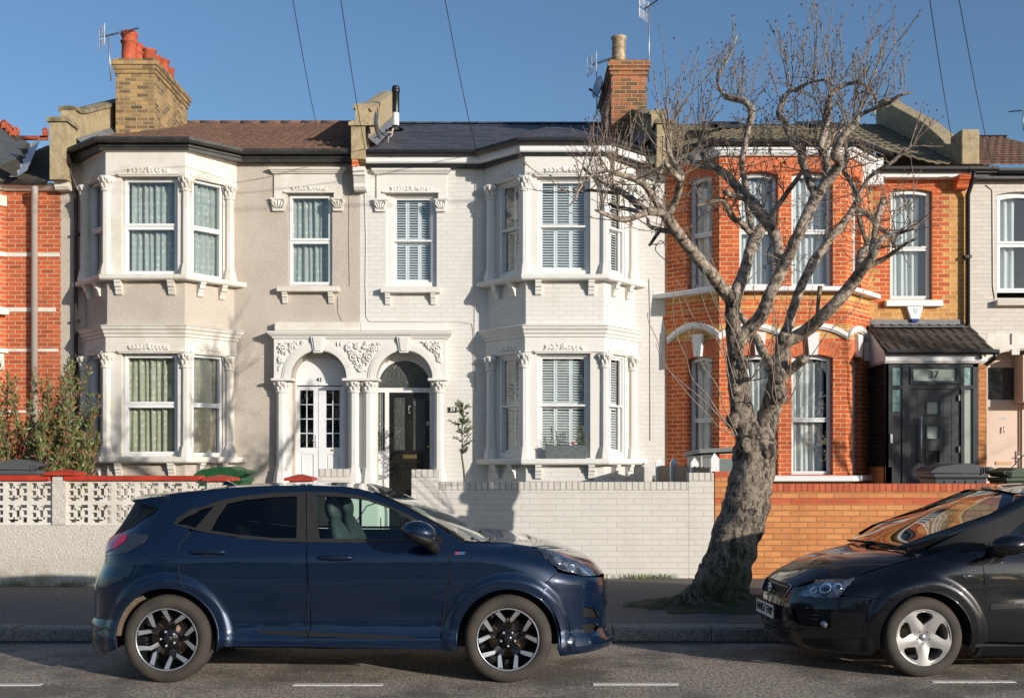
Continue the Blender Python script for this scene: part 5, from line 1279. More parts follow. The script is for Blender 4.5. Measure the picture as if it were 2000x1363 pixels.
    def loft(c,name,edge,cen,mat,parent,n=14,pw=2.0,rows=24,t0=0,off=0):
        """edge: [(s,t,z)], cen: [(s,z)] same param; surface across the car"""
        def at(L,t):
            k=len(L)-1; 
            return [interp([(i/k,p[j]) for i,p in enumerate(L)],t) for j in range(len(L[0]))]
        mb=MB(); vs=[]
        for r in range(rows+1):
            t=r/rows; e=at(edge,t); q=at(cen,t)
            for i in range(2*n+1):
                v=(i-n)/n; k=1-abs(v)**pw
                vs.append(c.W3(e[0]+(q[0]-e[0])*k,e[1]*v,e[2]+(q[1]-e[2])*k+off))
        m_=2*n+1
        mb.add(vs,[(r*m_+i,r*m_+i+1,(r+1)*m_+i+1,(r+1)*m_+i) for r in range(rows) for i in range(m_-1)],0,True)
        return mb.obj(name,mat,parent)
    def side3(c,u,z): s,t,z=c.m(u,z); return (s,t,z)
    def bx(c,mb,s0,s1,t0,t1,z0,z1):
        ps=[c.W3(s,t,z) for z in (z0,z1) for (s,t) in ((s0,t0),(s1,t0),(s1,t1),(s0,t1))]
        mb.add(ps,[(0,3,2,1),(4,5,6,7),(0,1,5,4),(1,2,6,5),(2,3,7,6),(3,0,4,7)])
def paint(name,c,metal,rough=.35,flake=True):
    m,t,b=nt(name); b.inputs['Metallic'].default_value=metal; b.inputs['Roughness'].default_value=rough
    b.inputs['Coat Weight'].default_value=1; b.inputs['Specular IOR Level'].default_value=.15; b.inputs['Coat Roughness'].default_value=.015; b.inputs['Coat IOR'].default_value=1.5
    f=ramp(t,noisen(t,3.5,6,.7),[(.45,0),(.8,.35)]); t.links.new(mixc(t,f,c,tuple(min(1,x*1.0+.004) for x in c)),b.inputs['Base Color'])
    g=N(t,'ShaderNodeSeparateXYZ'); t.links.new(coord(t),g.inputs[0])
    bp=N(t,'ShaderNodeBump'); bp.inputs['Strength'].default_value=.12; bp.inputs['Distance'].default_value=.01
    t.links.new(noisen(t,1.6,2,.4),bp.inputs['Height']); t.links.new(bp.outputs[0],b.inputs['Coat Normal'])
    return m
M['blue']=paint('deep_blue_metallic_paint',(.0035,.012,.034),.3,.3)
M['blackpaint']=paint('black_car_paint',(.0025,.003,.005),.0,.3)
M['tyre']=plain('tyre_rubber',(.032,.027,.022),.85,col2=(.055,.045,.035),vs=7,bs=.4,bsc=60,bd=.003)
M['rimblack']=plain('gloss_black_alloy',(.010,.010,.011),.2,coat=.5)
M['rimcut']=plain('machined_alloy',(.40,.41,.43),.35,metal=.7)
M['rimsilver']=plain('silver_alloy',(.30,.29,.275),.42,metal=.35,col2=(.22,.16,.11),vs=9,stops=[(.62,0),(.75,.5)])
M['trim']=plain('black_car_trim',(.010,.010,.010),.6,spec=.25)
M['trimgrey']=plain('dusty_window_trim',(.018,.016,.014),.5)
M['carint']=plain('dark_cabin',(.012,.013,.014),.8)
M['seat']=plain('grey_seat_fabric',(.05,.06,.062),.6)
M['carglass']=glass('car_glass',(.72,.86,.80),ior=1.5)
M['privacy']=glass('privacy_glass',(.05,.055,.055),ior=1.5)
M['screen']=glass('windscreen_glass',(.5,.58,.55),ior=1.55)
M['lampred']=plain('red_lamp_lens',(.55,.008,.05),.12,coat=.6)
M['lampclear']=plain('clear_lamp_lens',(.26,.29,.33),.08,metal=.5,col2=(.03,.035,.045),vs=9,stops=[(.42,0),(.58,1)],coat=1,bs=.6,bsc=22,bd=.006)
M['lampdark']=plain('smoked_lamp_lens',(.03,.034,.042),.08,metal=.2,coat=1,bs=.5,bsc=16,bd=.006)
M['reflector']=plain('lamp_reflector',(.75,.77,.8),.12,metal=1)
M['brake']=plain('rusty_brake_disc',(.22,.15,.10),.5,metal=.5)
M['rust']=plain('orange_rust',(.35,.12,.03),.8)
M['mud']=plain('dried_mud',(.16,.12,.08),.95,var=.4,vs=30)
def wheel(c,parent,s,r,wdt,face,style,far=1,rot=0):
    A=c.t*far; ctr=c.W3(s,face*far,0); ctr.z=r
    e1=c.f.copy(); e2=Vector((0,0,1))
    def L(rr,an,d=0): return ctr+e1*(rr*math.cos(an))+e2*(rr*math.sin(an))-A*d
    rim=r*.725 if style=='blue' else r*.70
    mb=MB(); pr=[(rim-.008,.0+.02),(rim+.004,.006),(rim+.02,.0),(r*.86,-.006),(r*.955,.012),(r*.985,.028),(r,.05),(r,wdt-.05),(r*.96,wdt-.01),(rim,wdt)]
    mb.lathe(ctr,[(a,-b) for a,b in pr],56,0,ax=A)
    w=mb.obj('wheel',M['tyre'],parent)
    # tread grooves suggested by ribs
    mb=MB()
    mb.lathe(ctr,[(a,-b) for a,b in [(rim,.012),(rim-.012,.010),(rim-.016,.02),(rim-.022,.06),(rim-.03,wdt-.02)]],48,0,ax=A)
    rb=mb.obj('rim',M['rimblack' if style=='blue' else 'rimsilver'],w)
    if style=='blue':
        sp=MB(); tip=MB()
        for k in range(5):
            a0=rot+2*PI*k/5
            for sg in (-1,1):
                aI=a0+sg*.13; aK=a0+sg*.17; aM=a0+sg*.27; aO=a0+sg*.40
                # inner arm
                P_=[(.05,aI,.10),(.155,aK,.035),(.190,aM,.024),(rim-.012,aO,.010)]
                wd=[.017,.016,.017,.017]
                vs=[]
                for (rr,an,d),w_ in zip(P_,wd):
                    tt=Vector((0,0,0)); side=e1*(-math.sin(an))+e2*math.cos(an)
                    q=L(rr,an,d); vs+=[q-side*w_,q+side*w_,q+side*w_*.8-A*.045,q-side*w_*.8-A*.045]
                sp.add(vs,[(4*i+j,4*i+(j+1)%4,4*i+4+(j+1)%4,4*i+4+j) for i in range(3) for j in range(4)]+[(12,13,14,15)])
                # machined outer facet
                pts=[(.128,a0+sg*.19),(.150,a0+sg*.10),(rim-.006,a0+sg*.30),(rim-.006,a0+sg*.47),(.160,a0+sg*.33)]
                q=[L(rr,an,.034-.026*((rr-.135)/(rim-.135))) for rr,an in pts]
                tip.ext(q,-A*.006)
        sp.obj('spoke',M['rimblack'],w); tip.obj('spoke_facing',M['rimcut'],w)
        mb=MB(); mb.lathe(ctr,[(a,-b) for a,b in [(0,.025),(.028,.025),(.032,.03),(.034,.05),(.07,.055),(.078,.075),(.05,.15)]],20,0,ax=A); mb.obj('hub',M['rimblack'],w)
        mb=MB()
        for k in range(5): mb=MB(); q=L(.056,rot+2*PI*(k+.5)/5,.045); mb.lathe(q,[(0,.012),(.009,.010),(.011,0),(.011,-.02)],8,0,ax=A); mb.obj('wheel_nut',M['rimcut'],w)
        mb=MB(); mb.lathe(ctr,[(rim-.004,-.004),(rim-.010,-.002),(rim-.014,-.006)],56,0,ax=A); mb.obj('rim_edge',M['rimcut'],w)
    else:
        sp=MB(); n=5; seg=90; zz=[]
        # solid face with five openings : build as polygon plate with curved depth
        outer=[(rim*math.cos(2*PI*i/60),rim*math.sin(2*PI*i/60)) for i in range(60)]
        holes=[]
        for k in range(n):
            a=rot+2*PI*(k+.5)/n; h=[]
            for (rr,da) in ((.095,.0),(.118,-.20),(.150,-.36),(.176,-.40),(.192,-.30),(.198,-.1),(.198,.1),(.192,.30),(.176,.40),(.150,.36),(.118,.20)): h.append((rr*math.cos(a+da),rr*math.sin(a+da)))
            holes.append(h)
        loops=[outer]+holes; pts=[];edges=[]
        for Lp in loops:
            b=len(pts); pts+=[Vector(p) for p in Lp]; edges+=[(b+i,b+(i+1)%len(Lp)) for i in range(len(Lp))]
        for i in range(-9,10):
            for j in range(-9,10):
                p=Vector((i*.022,j*.022)); 
                if p.length<rim-.012 and min((p-q).length for q in pts)>.010: pts.append(p)
        V,E,Fc,_,_,_=delaunay_2d_cdt(pts,edges,[],1,1e-6)
        def ins(x,y,Lp):
            rr=False; j=len(Lp)-1
            for i in range(len(Lp)):
                if (Lp[i][1]>y)!=(Lp[j][1]>y) and x<(Lp[j][0]-Lp[i][0])*(y-Lp[i][1])/(Lp[j][1]-Lp[i][1])+Lp[i][0]: rr=not rr
                j=i
            return rr
        def dep(x,y):
            rr=math.hypot(x,y); an=math.atan2(y,x)-rot; cs=math.cos(n*an)
            return .012+.018*(1-rr/rim)-.006*sstep(.02,.09,rr)*cs + (.012 if rr<.03 else 0)
        vs=[ctr+e1*p.x+e2*p.y-A*dep(p.x,p.y) for p in V]
        fc=[tuple(f) for f in Fc if not any(ins(sum(V[k].x for k in f)/3,sum(V[k].y for k in f)/3,h) for h in holes)]
        sp.add(vs,fc,0,True)
        for h in holes:
            k=len(h); a=[ctr+e1*p[0]+e2*p[1]-A*dep(*p) for p in h]; b=[q-A*.05-(q-ctr)*.04 for q in a]; sp.add(a+b,[(i,(i+1)%k,k+(i+1)%k,k+i) for i in range(k)],0,False)
        sp.obj('spoke',M['rimsilver'],w)
        mb=MB(); 
        for k in range(5): mb=MB(); q=L(.054,rot+2*PI*(k+.0)/5,.034); mb.lathe(q,[(0,.012),(.008,.010),(.010,0),(.010,-.01)],8,0,ax=A); mb.obj('wheel_nut',M['trim'],w)
        mb=MB(); mb.lathe(ctr,[(0,-.022),(.026,-.024),(.028,-.03)],20,0,ax=A); mb.obj('hub',M['rimcut'],w)
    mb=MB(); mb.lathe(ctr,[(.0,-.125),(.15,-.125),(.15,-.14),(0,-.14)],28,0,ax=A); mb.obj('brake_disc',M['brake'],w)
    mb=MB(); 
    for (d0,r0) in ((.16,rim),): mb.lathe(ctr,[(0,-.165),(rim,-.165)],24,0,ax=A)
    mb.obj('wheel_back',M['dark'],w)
    return w
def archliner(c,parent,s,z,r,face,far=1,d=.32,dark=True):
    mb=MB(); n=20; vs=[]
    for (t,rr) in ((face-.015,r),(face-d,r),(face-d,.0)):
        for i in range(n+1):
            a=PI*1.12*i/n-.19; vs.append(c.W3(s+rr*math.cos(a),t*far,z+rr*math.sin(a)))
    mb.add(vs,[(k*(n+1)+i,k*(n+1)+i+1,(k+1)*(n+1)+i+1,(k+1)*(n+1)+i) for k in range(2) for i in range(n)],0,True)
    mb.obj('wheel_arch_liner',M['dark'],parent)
# ---------------- blue crossover
YT=8.37; wz=.335
Wt=[(.12,.80),(.2,.845),(.27,.865),(.33,.866),(.40,.850),(.52,.845),(.66,.862),(.80,.876),(.90,.876),(.97,.866),(1.02,.845),(1.10,.805),(1.2,.755),(1.32,.695),(1.42,.645),(1.5,.60)]
sFt=[(.12,3.34),(.2,3.42),(.25,3.44),(.30,3.425),(.36,3.40),(.57,3.415),(.70,3.41),(.76,3.40),(.82,3.36),(.885,3.29),(.95,3.16),(1.02,3.0)]
sRt=[(.12,-.68),(.2,-.74),(.27,-.765),(.41,-.77),(.48,-.745),(.66,-.745),(.78,-.715),(.90,-.665),(1.03,-.645),(1.10,-.60),(1.17,-.52),(1.3,-.42),(1.40,-.35),(1.5,-.25)]
def exb(u,z):
    # gentle door hollow and body taper towards the ends
    e=-.022*math.exp(-((z-.47)/.14)**2)*sstep(.35,.75,u)*sstep(2.35,1.9,u)
    e-=.02*sstep(2.3,3.3,u)*sstep(.5,.9,z); e-=.03*sstep(.5,-.6,u)*sstep(.8,1.3,z)
    return e
B=Car((X(324.7,YT),YT+.872),0,1,Wt,sFt,sRt,.80,.60,2.5,2.7,None,[(0,wz,.39,.475,.026),(2.597,wz,.39,.475,.026)],exb)
blue=empty('parked_car',B.W3(1.3,0,0),'dark blue crossover car parked in the road with black and silver wheels, facing right','car')
D41=[(372,1038.5),(352,1059),(346.5,1077),(347.5,1104),(353,1137),(360,1149)]
OU=[(338,1023),(345,1011),(377,992),(428,977),(465.6,968.6),(533.5,961.5),(598,959),(652,960),(700,966),(748,981),(806,1007),(850,1037),(864,1054)]
OLr=[(680,1057),(598,1056.5),(533,1054.5),(465,1047.5),(408,1039.5),(381,1034),(350,1027)]
TOPL=[(310,968),(345,962.5),(397,957),(465,951),(533,948),(598,947.5),(680,950.5),(731,962),(782,986),(833,1015),(870,1036),(900,1054)]
ARr=('A',0,wz,.395,-12,192); 
def bpoly(*a): return B.poly(list(a))
# rear quarter + roof rail
rq=bpoly(*([( 'R',.16)]+[('R',z) for z in (.3,.45,.6,.75,.9,1.05)]+[(238,1040),(259,1030.5),(310,995)]+TOPL+[(880,1056.5),(868,1056.5)]+OU[::-1]+[(352,1027),(370,1034)]+D41))
# append arch: from door seam end to arch then round to rear
AR=lambda c,ws,z0,r,ang:[(c.us(ws+r*math.cos(math.radians(a)),z0+r*math.sin(math.radians(a))),z0+r*math.sin(math.radians(a))) for a in ang]
arcp=AR(B,0,wz,.395,range(65,197,6))
rq+=[*arcp,(-.40,.17)]
rquarter=B.sheet('rear_quarter_panel',rq,M['blue'],blue)
rgl=bpoly(('R',1.06),('R',1.2),('R',1.36),(296,977),(308,994),(258,1029.5),(237,1039))
B.sheet('rear_screen',rgl,M['trim'],blue,off=.0,rim=0)
arr=AR(B,0,wz,.395,range(-8,66,6))
rd=bpoly(*(D41[::-1][1:]+[(376,1036)]+[(408,1041.5),(465,1049.5),(533,1056.5),(598.3,1058.5),(601.5,1160),(603.5,1242.5),(430,1242.5)]))
rd=rd[:-1]+[(.415,.335)]+arr[1:]+[]
rdoor=B.sheet('rear_door',rd,M['blue'],blue)
fd=bpoly((600.8,1058.5),(680,1059),(866,1058.5),(876,1083),(877,1117),(869.5,1171),(862,1225),(859,1243),(605.8,1242.5),(604,1160))
fdoor=B.sheet('front_door',fd,M['blue'],blue)
arf=AR(B,2.597,wz,.388,range(190,-14,-6))
fwp=bpoly((869,1058.5),(884,1058.5),(979,1060),(1035,1066))
fwp+=bpoly((1047,1072),(1063,1087),(1082,1107),(1090,1117),(1074,1128))
a2=arf[:24]
fwp+= [a2[-1]]+a2[::-1][1:]+bpoly((861.5,1243),(864.5,1225),(872,1171),(879.5,1117),(878.5,1083))
B.sheet('front_wing',fwp,M['blue'],blue)
# sill
sl=bpoly((425,1244.5),(603.6,1244.5),(859,1245),(884,1256),(886,1272),(860,1268),(604.8,1262),(425,1263))
B.sheet('side_sill',sl,M['blue'],blue)
B.sheet('sill_insert',bpoly((492,1230),(600,1233),(760,1240.5),(830,1246),(760,1247),(604,1242),(520,1238)),M['trim'],blue,off=.004,rim=.004)
# front bumper
a3=arf[23:]
fb_=bpoly((1092,1117.5),(1107,1121),(1140,1126),(1164,1127),('F',.735),('F',.6),('F',.45),('F',.3),('F',.2))+[(B.us(2.597+.40,.2),.2)]+a3[::-1]+bpoly((1076,1129))
hls=bpoly((1137.5,1184),(1147,1184.5),(1163,1188),(1170,1200),(1172,1206),(1141,1205.5)); hls2=bpoly((1137,1217),(1164,1216),(1169.5,1221),(1163,1233),(1141,1235.5))
fbump=B.sheet('front_bumper',fb_,M['blue'],blue,holes=[hls,hls2],g=.028)
B.sheet('air_intake',[ (u,z) for u,z in hls],M['trim'],fbump,off=-.03,rim=0); B.sheet('air_intake',hls2,M['trim'],fbump,off=-.03,rim=0)
B.sheet('front_splitter',bpoly((1112,1243),(1150,1246),('F',.235),('F',.2),(1150,1262),(1112,1268)),M['blue'],fbump,off=.03,rim=.03)
# nose badge side grille part
B.sheet('grille',bpoly((1181,1133),('F',.72),('F',.5),(1183,1170)),M['trim'],fbump,off=.006,rim=.006)
# headlight
hl=bpoly((1049,1070.5),(1077,1075.5),(1114,1085.5),(1146,1102),(1163,1123.5),(1140,1123.5),(1103,1114),(1090,1109),(1068,1091))
hlo=B.sheet('headlight',hl,M['lampclear'],blue,off=.006,rim=.01,g=.025)
B.sheet('lamp_strip',bpoly((1078,1077.5),(1110,1088),(1140,1105),(1155,1121),(1148,1121.5),(1130,1107),(1106,1093),(1079,1081)),M['reflector'],hlo,off=.010,rim=.003,g=.02)
B.sheet('lamp_bezel',bpoly((1051,1071.5),(1063,1077),(1085,1100),(1094,1109),(1088,1108),(1068,1090)),M['lampdark'],hlo,off=.009,rim=.003,g=.02)
for (x,y,r) in ((1090,1095,.045),(1118,1110,.04)):
    q=B.tr(x,y); mb=MB(); mb.lathe(B.P(*q,1,.006),[(0,-.01),(r*.5,-.006),(r*.9,.003),(r,.005),(r*1.05,.0)],16,0,ax=B.N(*q)); mb.obj('lamp_reflector',M['reflector'],hlo)
tlp=bpoly(('R',1.05),(212,1047),(245,1041),(291,1044.5),(280,1060),(248,1078),(207,1086),('R',.93))
tl=B.sheet('tail_light',tlp,M['lampdark'],blue,off=.006,rim=.008,g=.02)
B.sheet('red_lens',bpoly((212,1049),(250,1044.5),(246,1056),(228,1070),(209,1080)),M['lampred'],tl,off=.012,rim=.004,g=.015)
# wheel-arch edges
for wc,r_ in ((0,.395),(2.597,.388)):
    mb=MB(); pts=[B.P(*q,1,-.004) for q in AR(B,wc,wz,r_+.004,range(-12,193,5))]; mb.tube(pts,.009,6); mb.obj('arch_lip',M['blue'],blue)
    for fs in (1,-1): archliner(B,blue,wc,wz,.41,.86,fs)
# windows
trimp=bpoly(*(OU+[(864,1057)]+OLr)); 
qg=bpoly((345,1022.5),(364,1008.5),(390,995),(418,987.5),(381,1030)); rg=bpoly((412,1035),(424,1012),(444,982.5),(480,975),(533,970),(580,968),(579,1050),(533,1049.5),(465,1043)); fg=bpoly((614,967),(672,969.5),(718,976),(760,991),(800,1014.5),(822,1032),(832,1051),(624,1051))
dlo=B.sheet('window_surround',trimp,M['trimgrey'],blue,off=-.006,holes=[qg,rg,fg],rim=.01,g=.03)
gobj=B.sheet('side_window',fg,M['carglass'],blue,off=-.016,rim=0,g=.06); B.sheet('side_window',rg,M['privacy'],blue,off=-.016,rim=0,g=.06); B.sheet('side_window',qg,M['privacy'],blue,off=-.016,rim=0,g=.06)
mb=MB(); 
for q in (((599.5,961),(601,1055)),): a_,b_=B.tr(*q[0]),B.tr(*q[1]); mb.tube([B.P(*a_,1,-.002),B.P(*b_,1,-.002)],.006,4)
mb.obj('door_gap',M['dark'],dlo)
# far side : mirrored skin as one shell
def clean(p): return p
shell=B.sheet('far_side_panel',rq,M['blue'],blue,far=(-1,),rim=0,g=.07); B.sheet('far_side_panel',[*rd],M['blue'],blue,far=(-1,),rim=0,g=.07); B.sheet('far_side_panel',fd,M['blue'],blue,far=(-1,),rim=0,g=.07); B.sheet('far_side_panel',fwp,M['blue'],blue,far=(-1,),rim=0,g=.07)
B.sheet('front_bumper',fb_,M['blue'],blue,far=(-1,),rim=0,g=.06); B.sheet('headlight',hl,M['lampclear'],blue,off=.006,far=(-1,),rim=0,g=.05)
B.sheet('window_surround',trimp,M['trim'],blue,off=-.006,holes=[rg,fg],rim=0,far=(-1,),g=.06); B.sheet('side_window',fg,M['carglass'],blue,far=(-1,),off=-.016,rim=0,g=.08); B.sheet('side_window',rg,M['privacy'],blue,far=(-1,),off=-.016,rim=0,g=.08)
# roof, windscreen, bonnet
def E(px,py): u,z=B.tr(px,py); return B.m(u,z)
def Cn(px,py,Yd=None): Yd=Yd or B.O.y; return ((px-CX)*Yd/F-B.O.x, CH-(py-HY)*Yd/F)
ed=[E(*p) for p in ((299,972),(345,962.5),(397,957),(465,951),(533,948),(598,947.5),(680,950.5),(731,962))]
cn=[(-.42,1.415),Cn(345,961),Cn(397,956),Cn(465,947.5),Cn(533,943.5),Cn(598,942.6),Cn(680,947.3),Cn(755,960)]
B.loft('roof',ed,cn,M['blue'],blue,pw=3)
ed2=[E(*p) for p in ((731,962),(782,986),(833,1015),(870,1036),(900,1054))]
cn2=[Cn(755,960),Cn(806,976.5),Cn(868,1004),Cn(915,1028),Cn(955,1052)]
ws_=B.loft('windscreen',ed2,cn2,M['screen'],blue,pw=2.6)
mb=MB(); c1_=[B.W3(e[0]+(q[0]-e[0])*.12,e[1]*.965,e[2]+(q[1]-e[2])*.12+.004) for e,q in zip(ed2,cn2)]
for k in range(len(c1_)-1): pass
mb.tube(c1_,.012,6); mb.obj('pillar_trim',M['trim'],ws_)
ed3=[E(*p) for p in ((900,1055),(940,1058),(979,1059.5),(1047,1068.5),(1077,1074.5),(1114,1084.5),(1146,1101),(1166,1124))]
cn3=[Cn(957,1053),Cn(975,1052),Cn(1005,1054),Cn(1060,1061,9.1),Cn(1095,1069,9.05),Cn(1135,1083,9),Cn(1163,1100,8.95),Cn(1183,1121,8.9)]
B.loft('bonnet',ed3,cn3,M['blue'],blue,pw=2.4,off=.002)
ed4=[E(299,972),E(262,1026)]; 
B.loft('tailgate',[E(299,974),E(284,992),E(270,1012),(B.m(interp(sRt,1.08)+.5,1.08))],[(-.44,1.40),(-.5,1.28),(-.56,1.17),(-.62,1.07)],M['trim'],blue,rows=8,pw=4)
mb=MB(); sps=[(-.345,1.372),(-.35,1.385),(-.20,1.408),(-.02,1.425),(-.03,1.34),(-.16,1.325),(-.25,1.35)]
ks_=12; vs=[]
for i in range(ks_+1):
    v=-1+2*i/ks_; sh=-.10*(1-v*v); up_=.018*(1-v*v)
    for (s_,z_) in sps: vs.append(B.W3(s_+(sh if s_<-.1 else 0),v*.615,z_+up_))
k7=len(sps); mb.add(vs,[(i*k7+j,i*k7+(j+1)%k7,(i+1)*k7+(j+1)%k7,(i+1)*k7+j) for i in range(ks_) for j in range(k7)]+[tuple(range(k7)),tuple(ks_*k7+j for j in range(k7))],0,False); mb.obj('spoiler',M['blue'],blue)
mb=MB(); q=[Cn(434,947.5),Cn(443,938),Cn(457,944.5),Cn(462,947.5)]; mb.ext([B.W3(a,.018,b_) for a,b_ in q],-B.t*.036); mb.obj('roof_aerial',M['blue'],blue)
# cabin
mb=MB(); B.bx(mb,-.35,2.75,-.60,.60,.24,.88); B.bx(mb,.5,2.1,-.78,.78,.25,.93); B.bx(mb,2.3,3.0,-.55,.55,.25,.80); B.bx(mb,-.45,-.1,-.55,.55,.25,.9); mb.obj('underbody',M['carint'],blue)
mb=MB(); 
vs=[B.W3(s_,t_,z_) for s_,z_ in ((1.95,.92),(2.0,1.03),(2.35,1.04)) for t_ in (-.74,.74)]; mb.add(vs,[(0,1,3,2),(2,3,5,4)]); B.bx(mb,2.0,2.35,-.74,.74,.9,1.025); mb.obj('dashboard',M['carint'],blue)
def seat(c,parent,s,t,z,hd=True):
    mb=MB(); 
    for (a,b_,cc,dd,e,g) in ((s+.0,.0,.0,.25,.13,.24),):
        mb.ell(c.W3(s-.02,t,z+.22),c.f*.12-Vector((0,0,.05)),c.t*.25,Vector((0,0,.44))-c.f*.14,16,10)
        mb.ell(c.W3(s+.28,t,z-.12),c.f*.30,c.t*.26,Vector((0,0,.11)),14,8)
        mb.ell(c.W3(s-.17,t,z+.70),c.f*.062,c.t*.135,Vector((0,0,.105))-c.f*.02,14,8); mb.tube([c.W3(s-.13,t+.05,z+.55),c.W3(s-.16,t+.05,z+.68)],.012,5); mb.tube([c.W3(s-.13,t-.05,z+.55),c.W3(s-.16,t-.05,z+.68)],.012,5)
    mb.obj('seat',M['seat'],parent)
sx_=X(645,8.75)-B.O.x+.0
seat(B,blue,sx_+.17,.36,.60); seat(B,blue,sx_+.17,-.36,.60); seat(B,blue,.42,.34,.58); seat(B,blue,.42,-.34,.58)
mb=MB(); ctr=B.W3(1.78,.37,1.03); ax=(B.f*-.9+Vector((0,0,.42))).normalized(); e1=B.t; e2=ax.cross(e1)
mb.tube([ctr+e1*.18*math.cos(2*PI*k/20)+e2*.18*math.sin(2*PI*k/20) for k in range(21)],.014,6,caps=False); mb.tube([ctr-e1*.17,ctr+e1*.17],.018,5); mb.tube([ctr,ctr+B.f*.3-Vector((0,0,.12))],.03,6); mb.obj('steering_wheel',M['carint'],blue)
mb=MB(); mb.tube([B.W3(e[0]-.03,-e[1]*.97,e[2]-.02) for e in ed2],.03,6); mb.tube([B.P(*B.tr(600,962),-1,-.05),B.P(*B.tr(600,1050),-1,-.05)],.05,6); mb.obj('inner_pillar',M['carint'],blue)
# handles
def handle(c,parent,x0,x1,y0,y1,mat):
    a=c.tr(x0,(y0+y1)/2); b_=c.tr(x1,(y0+y1)/2+1); m_=c.tr((x0+x1)/2,(y0+y1)/2); q=c.P(*m_); L=(c.P(*b_)-c.P(*a))
    mb=MB(); pts=[c.P(a[0]+(b_[0]-a[0])*k/10,a[1]+(b_[1]-a[1])*k/10,1,.006+.026*math.sin(PI*k/10)**.5) for k in range(11)]; mb.tube(pts,[.012+.009*math.sin(PI*k/10)**.5 for k in range(11)],10); mb.obj('handle',M[mat],parent)
    mb=MB(); mb.ell(c.P(m_[0]+.0,m_[1]-.012,1,-.002),L*.34,Vector((0,0,.024)),c.t*.006,14,6); mb.obj('handle_recess',M['dark'],parent)
handle(B,rdoor,374,442,1070,1087,'blue'); handle(B,fdoor,622,691,1081,1096,'blue')
# door mirror
mc=P(818,1040,8.19); mb=MB(); mb.ell(mc,B.f*.125+Vector((0,0,-.035)),Vector((0,0,.085))+B.f*.03,B.t*.10,18,12)
mo=mb.obj('door_mirror',M['blue'],blue)
mb=MB(); mb.ell(mc+Vector((0,.0,-.028)),B.f*.128+Vector((0,0,-.04)),Vector((0,0,.062)),B.t*.102,16,10); mb.tube([mc+B.f*.06+Vector((0,.05,-.06)),mc+B.f*.10+Vector((0,.12,-.115)),B.P(*B.tr(850,1072),1,0)],[.05,.045,.04],8); mb.obj('mirror_base',M['trim'],mo)
mb=MB(); mb.ext([B.P(*B.tr(a,b_),1,.002) for a,b_ in ((826,1052),(864,1055),(858,1047),(838,1033),(822,1030))],B.t*.012); mb.obj('mirror_sail',M['trim'],mo)
# badge on wing
mb=MB(); ub=B.poly([(887,1083),(890,1077.5),(909,1077.5),(906,1083)]); mb.ext([B.P(u,z,1,.004) for u,z in ub],B.t*.004); mb.obj('badge',M['chrome'],blue)
mb=MB(); ub=B.poly([(888.5,1082),(891,1078.3),(896,1078.3),(893.5,1082)]); mb.ext([B.P(u,z,1,.010) for u,z in ub],B.t*.002); mb.obj('badge_stripe',M['lampred'],blue)
# wipers
mb=MB(); mb.tube([B.W3(2.20,.50,1.075),B.W3(2.30,.30,1.085),B.W3(2.36,-.2,1.09)],.010,6); mb.tube([B.W3(2.27,.60,1.06),B.W3(2.32,.56,1.075)],.02,6); mb.obj('wiper',M['trim'],blue)
# gaps between panels: thin dark sheets behind
mb=MB()
def gapline(pts,r=.0045):
    mb.tube([B.P(*B.tr(*p),1,-.001) for p in pts],r*.75,4)
gapline(D41); gapline([(599.5,1058.5),(602.6,1160),(604.6,1262)]); gapline([(867,1058),(877.2,1083),(878.3,1117),(870.5,1171),(863,1225),(860,1268)]); gapline([(1090,1118),(1077,1127)],.003)
mb.obj('panel_gap',M['dark'],blue)
B.sheet('inner_skin',bpoly((350,1060),(600,1066),(870,1066),(870,1235),(430,1235)),M['dark'],blue,off=-.03,rim=0,g=.1)
for s_,rt in ((0,1.30),(2.597,.32)):
    for fs in (1,-1): wheel(B,blue,s_,.335,.215,.872,'blue',fs,rot=rt)
mb=MB(); 
for a_ in range(128,176,6):
    r0,r1=.36,.392; q=[B.W3(rr*math.cos(math.radians(a)),.845,wz+rr*math.sin(math.radians(a))) for rr,a in ((r0,a_),(r1,a_),(r1,a_+6),(r0,a_+6))]; mb.ext(q,B.t*-.18)
mb.obj('muddy_arch_edge',M['mud'],blue)
# ---------------- black hatchback
yaw=math.radians(3.0)
WtK=[(.12,.80),(.2,.86),(.3,.885),(.42,.90),(.55,.905),(.68,.905),(.8,.90),(.88,.885),(.94,.862),(1.0,.83),(1.15,.765),(1.3,.695),(1.4,.64),(1.48,.58)]
sFK=[(.12,.84),(.16,.90),(.22,.955),(.3,.985),(.40,.99),(.50,.985),(.58,.965),(.64,.94),(.70,.87),(.76,.72),(.85,.5),(1.0,.2)]
sRK=[(.12,-3.2),(.25,-3.32),(.5,-3.34),(.9,-3.28),(1.05,-3.22),(1.3,-2.98),(1.48,-2.75)]
YK2=8.58
tK=Vector((math.sin(yaw),-math.cos(yaw),0)); cK=Vector((X(1806,YK2),YK2,0))-tK*.885
RK=.316
# dirn=-1 -> forward (-cos,-sin)
Kc=Car((cK.x,cK.y),yaw,-1,WtK,sFK,sRK,.85,.5,2.35,2.6,None,[(0,RK,.36,.46,.022),(-2.64,RK,.36,.46,.022)],lambda u,z:-.018*math.exp(-((z-.62)/.05)**2)*sstep(-.5,-.9,u)+ -.01*sstep(.2,.9,u))
black=empty('parked_car',Kc.W3(-1.2,0,0),'dirty black hatchback parked on the right with silver wheels and number plate NM57 FMP','car')
kp=lambda *a: Kc.poly(list(a))
arK=AR(Kc,0,RK,.362,range(193,-16,-6))
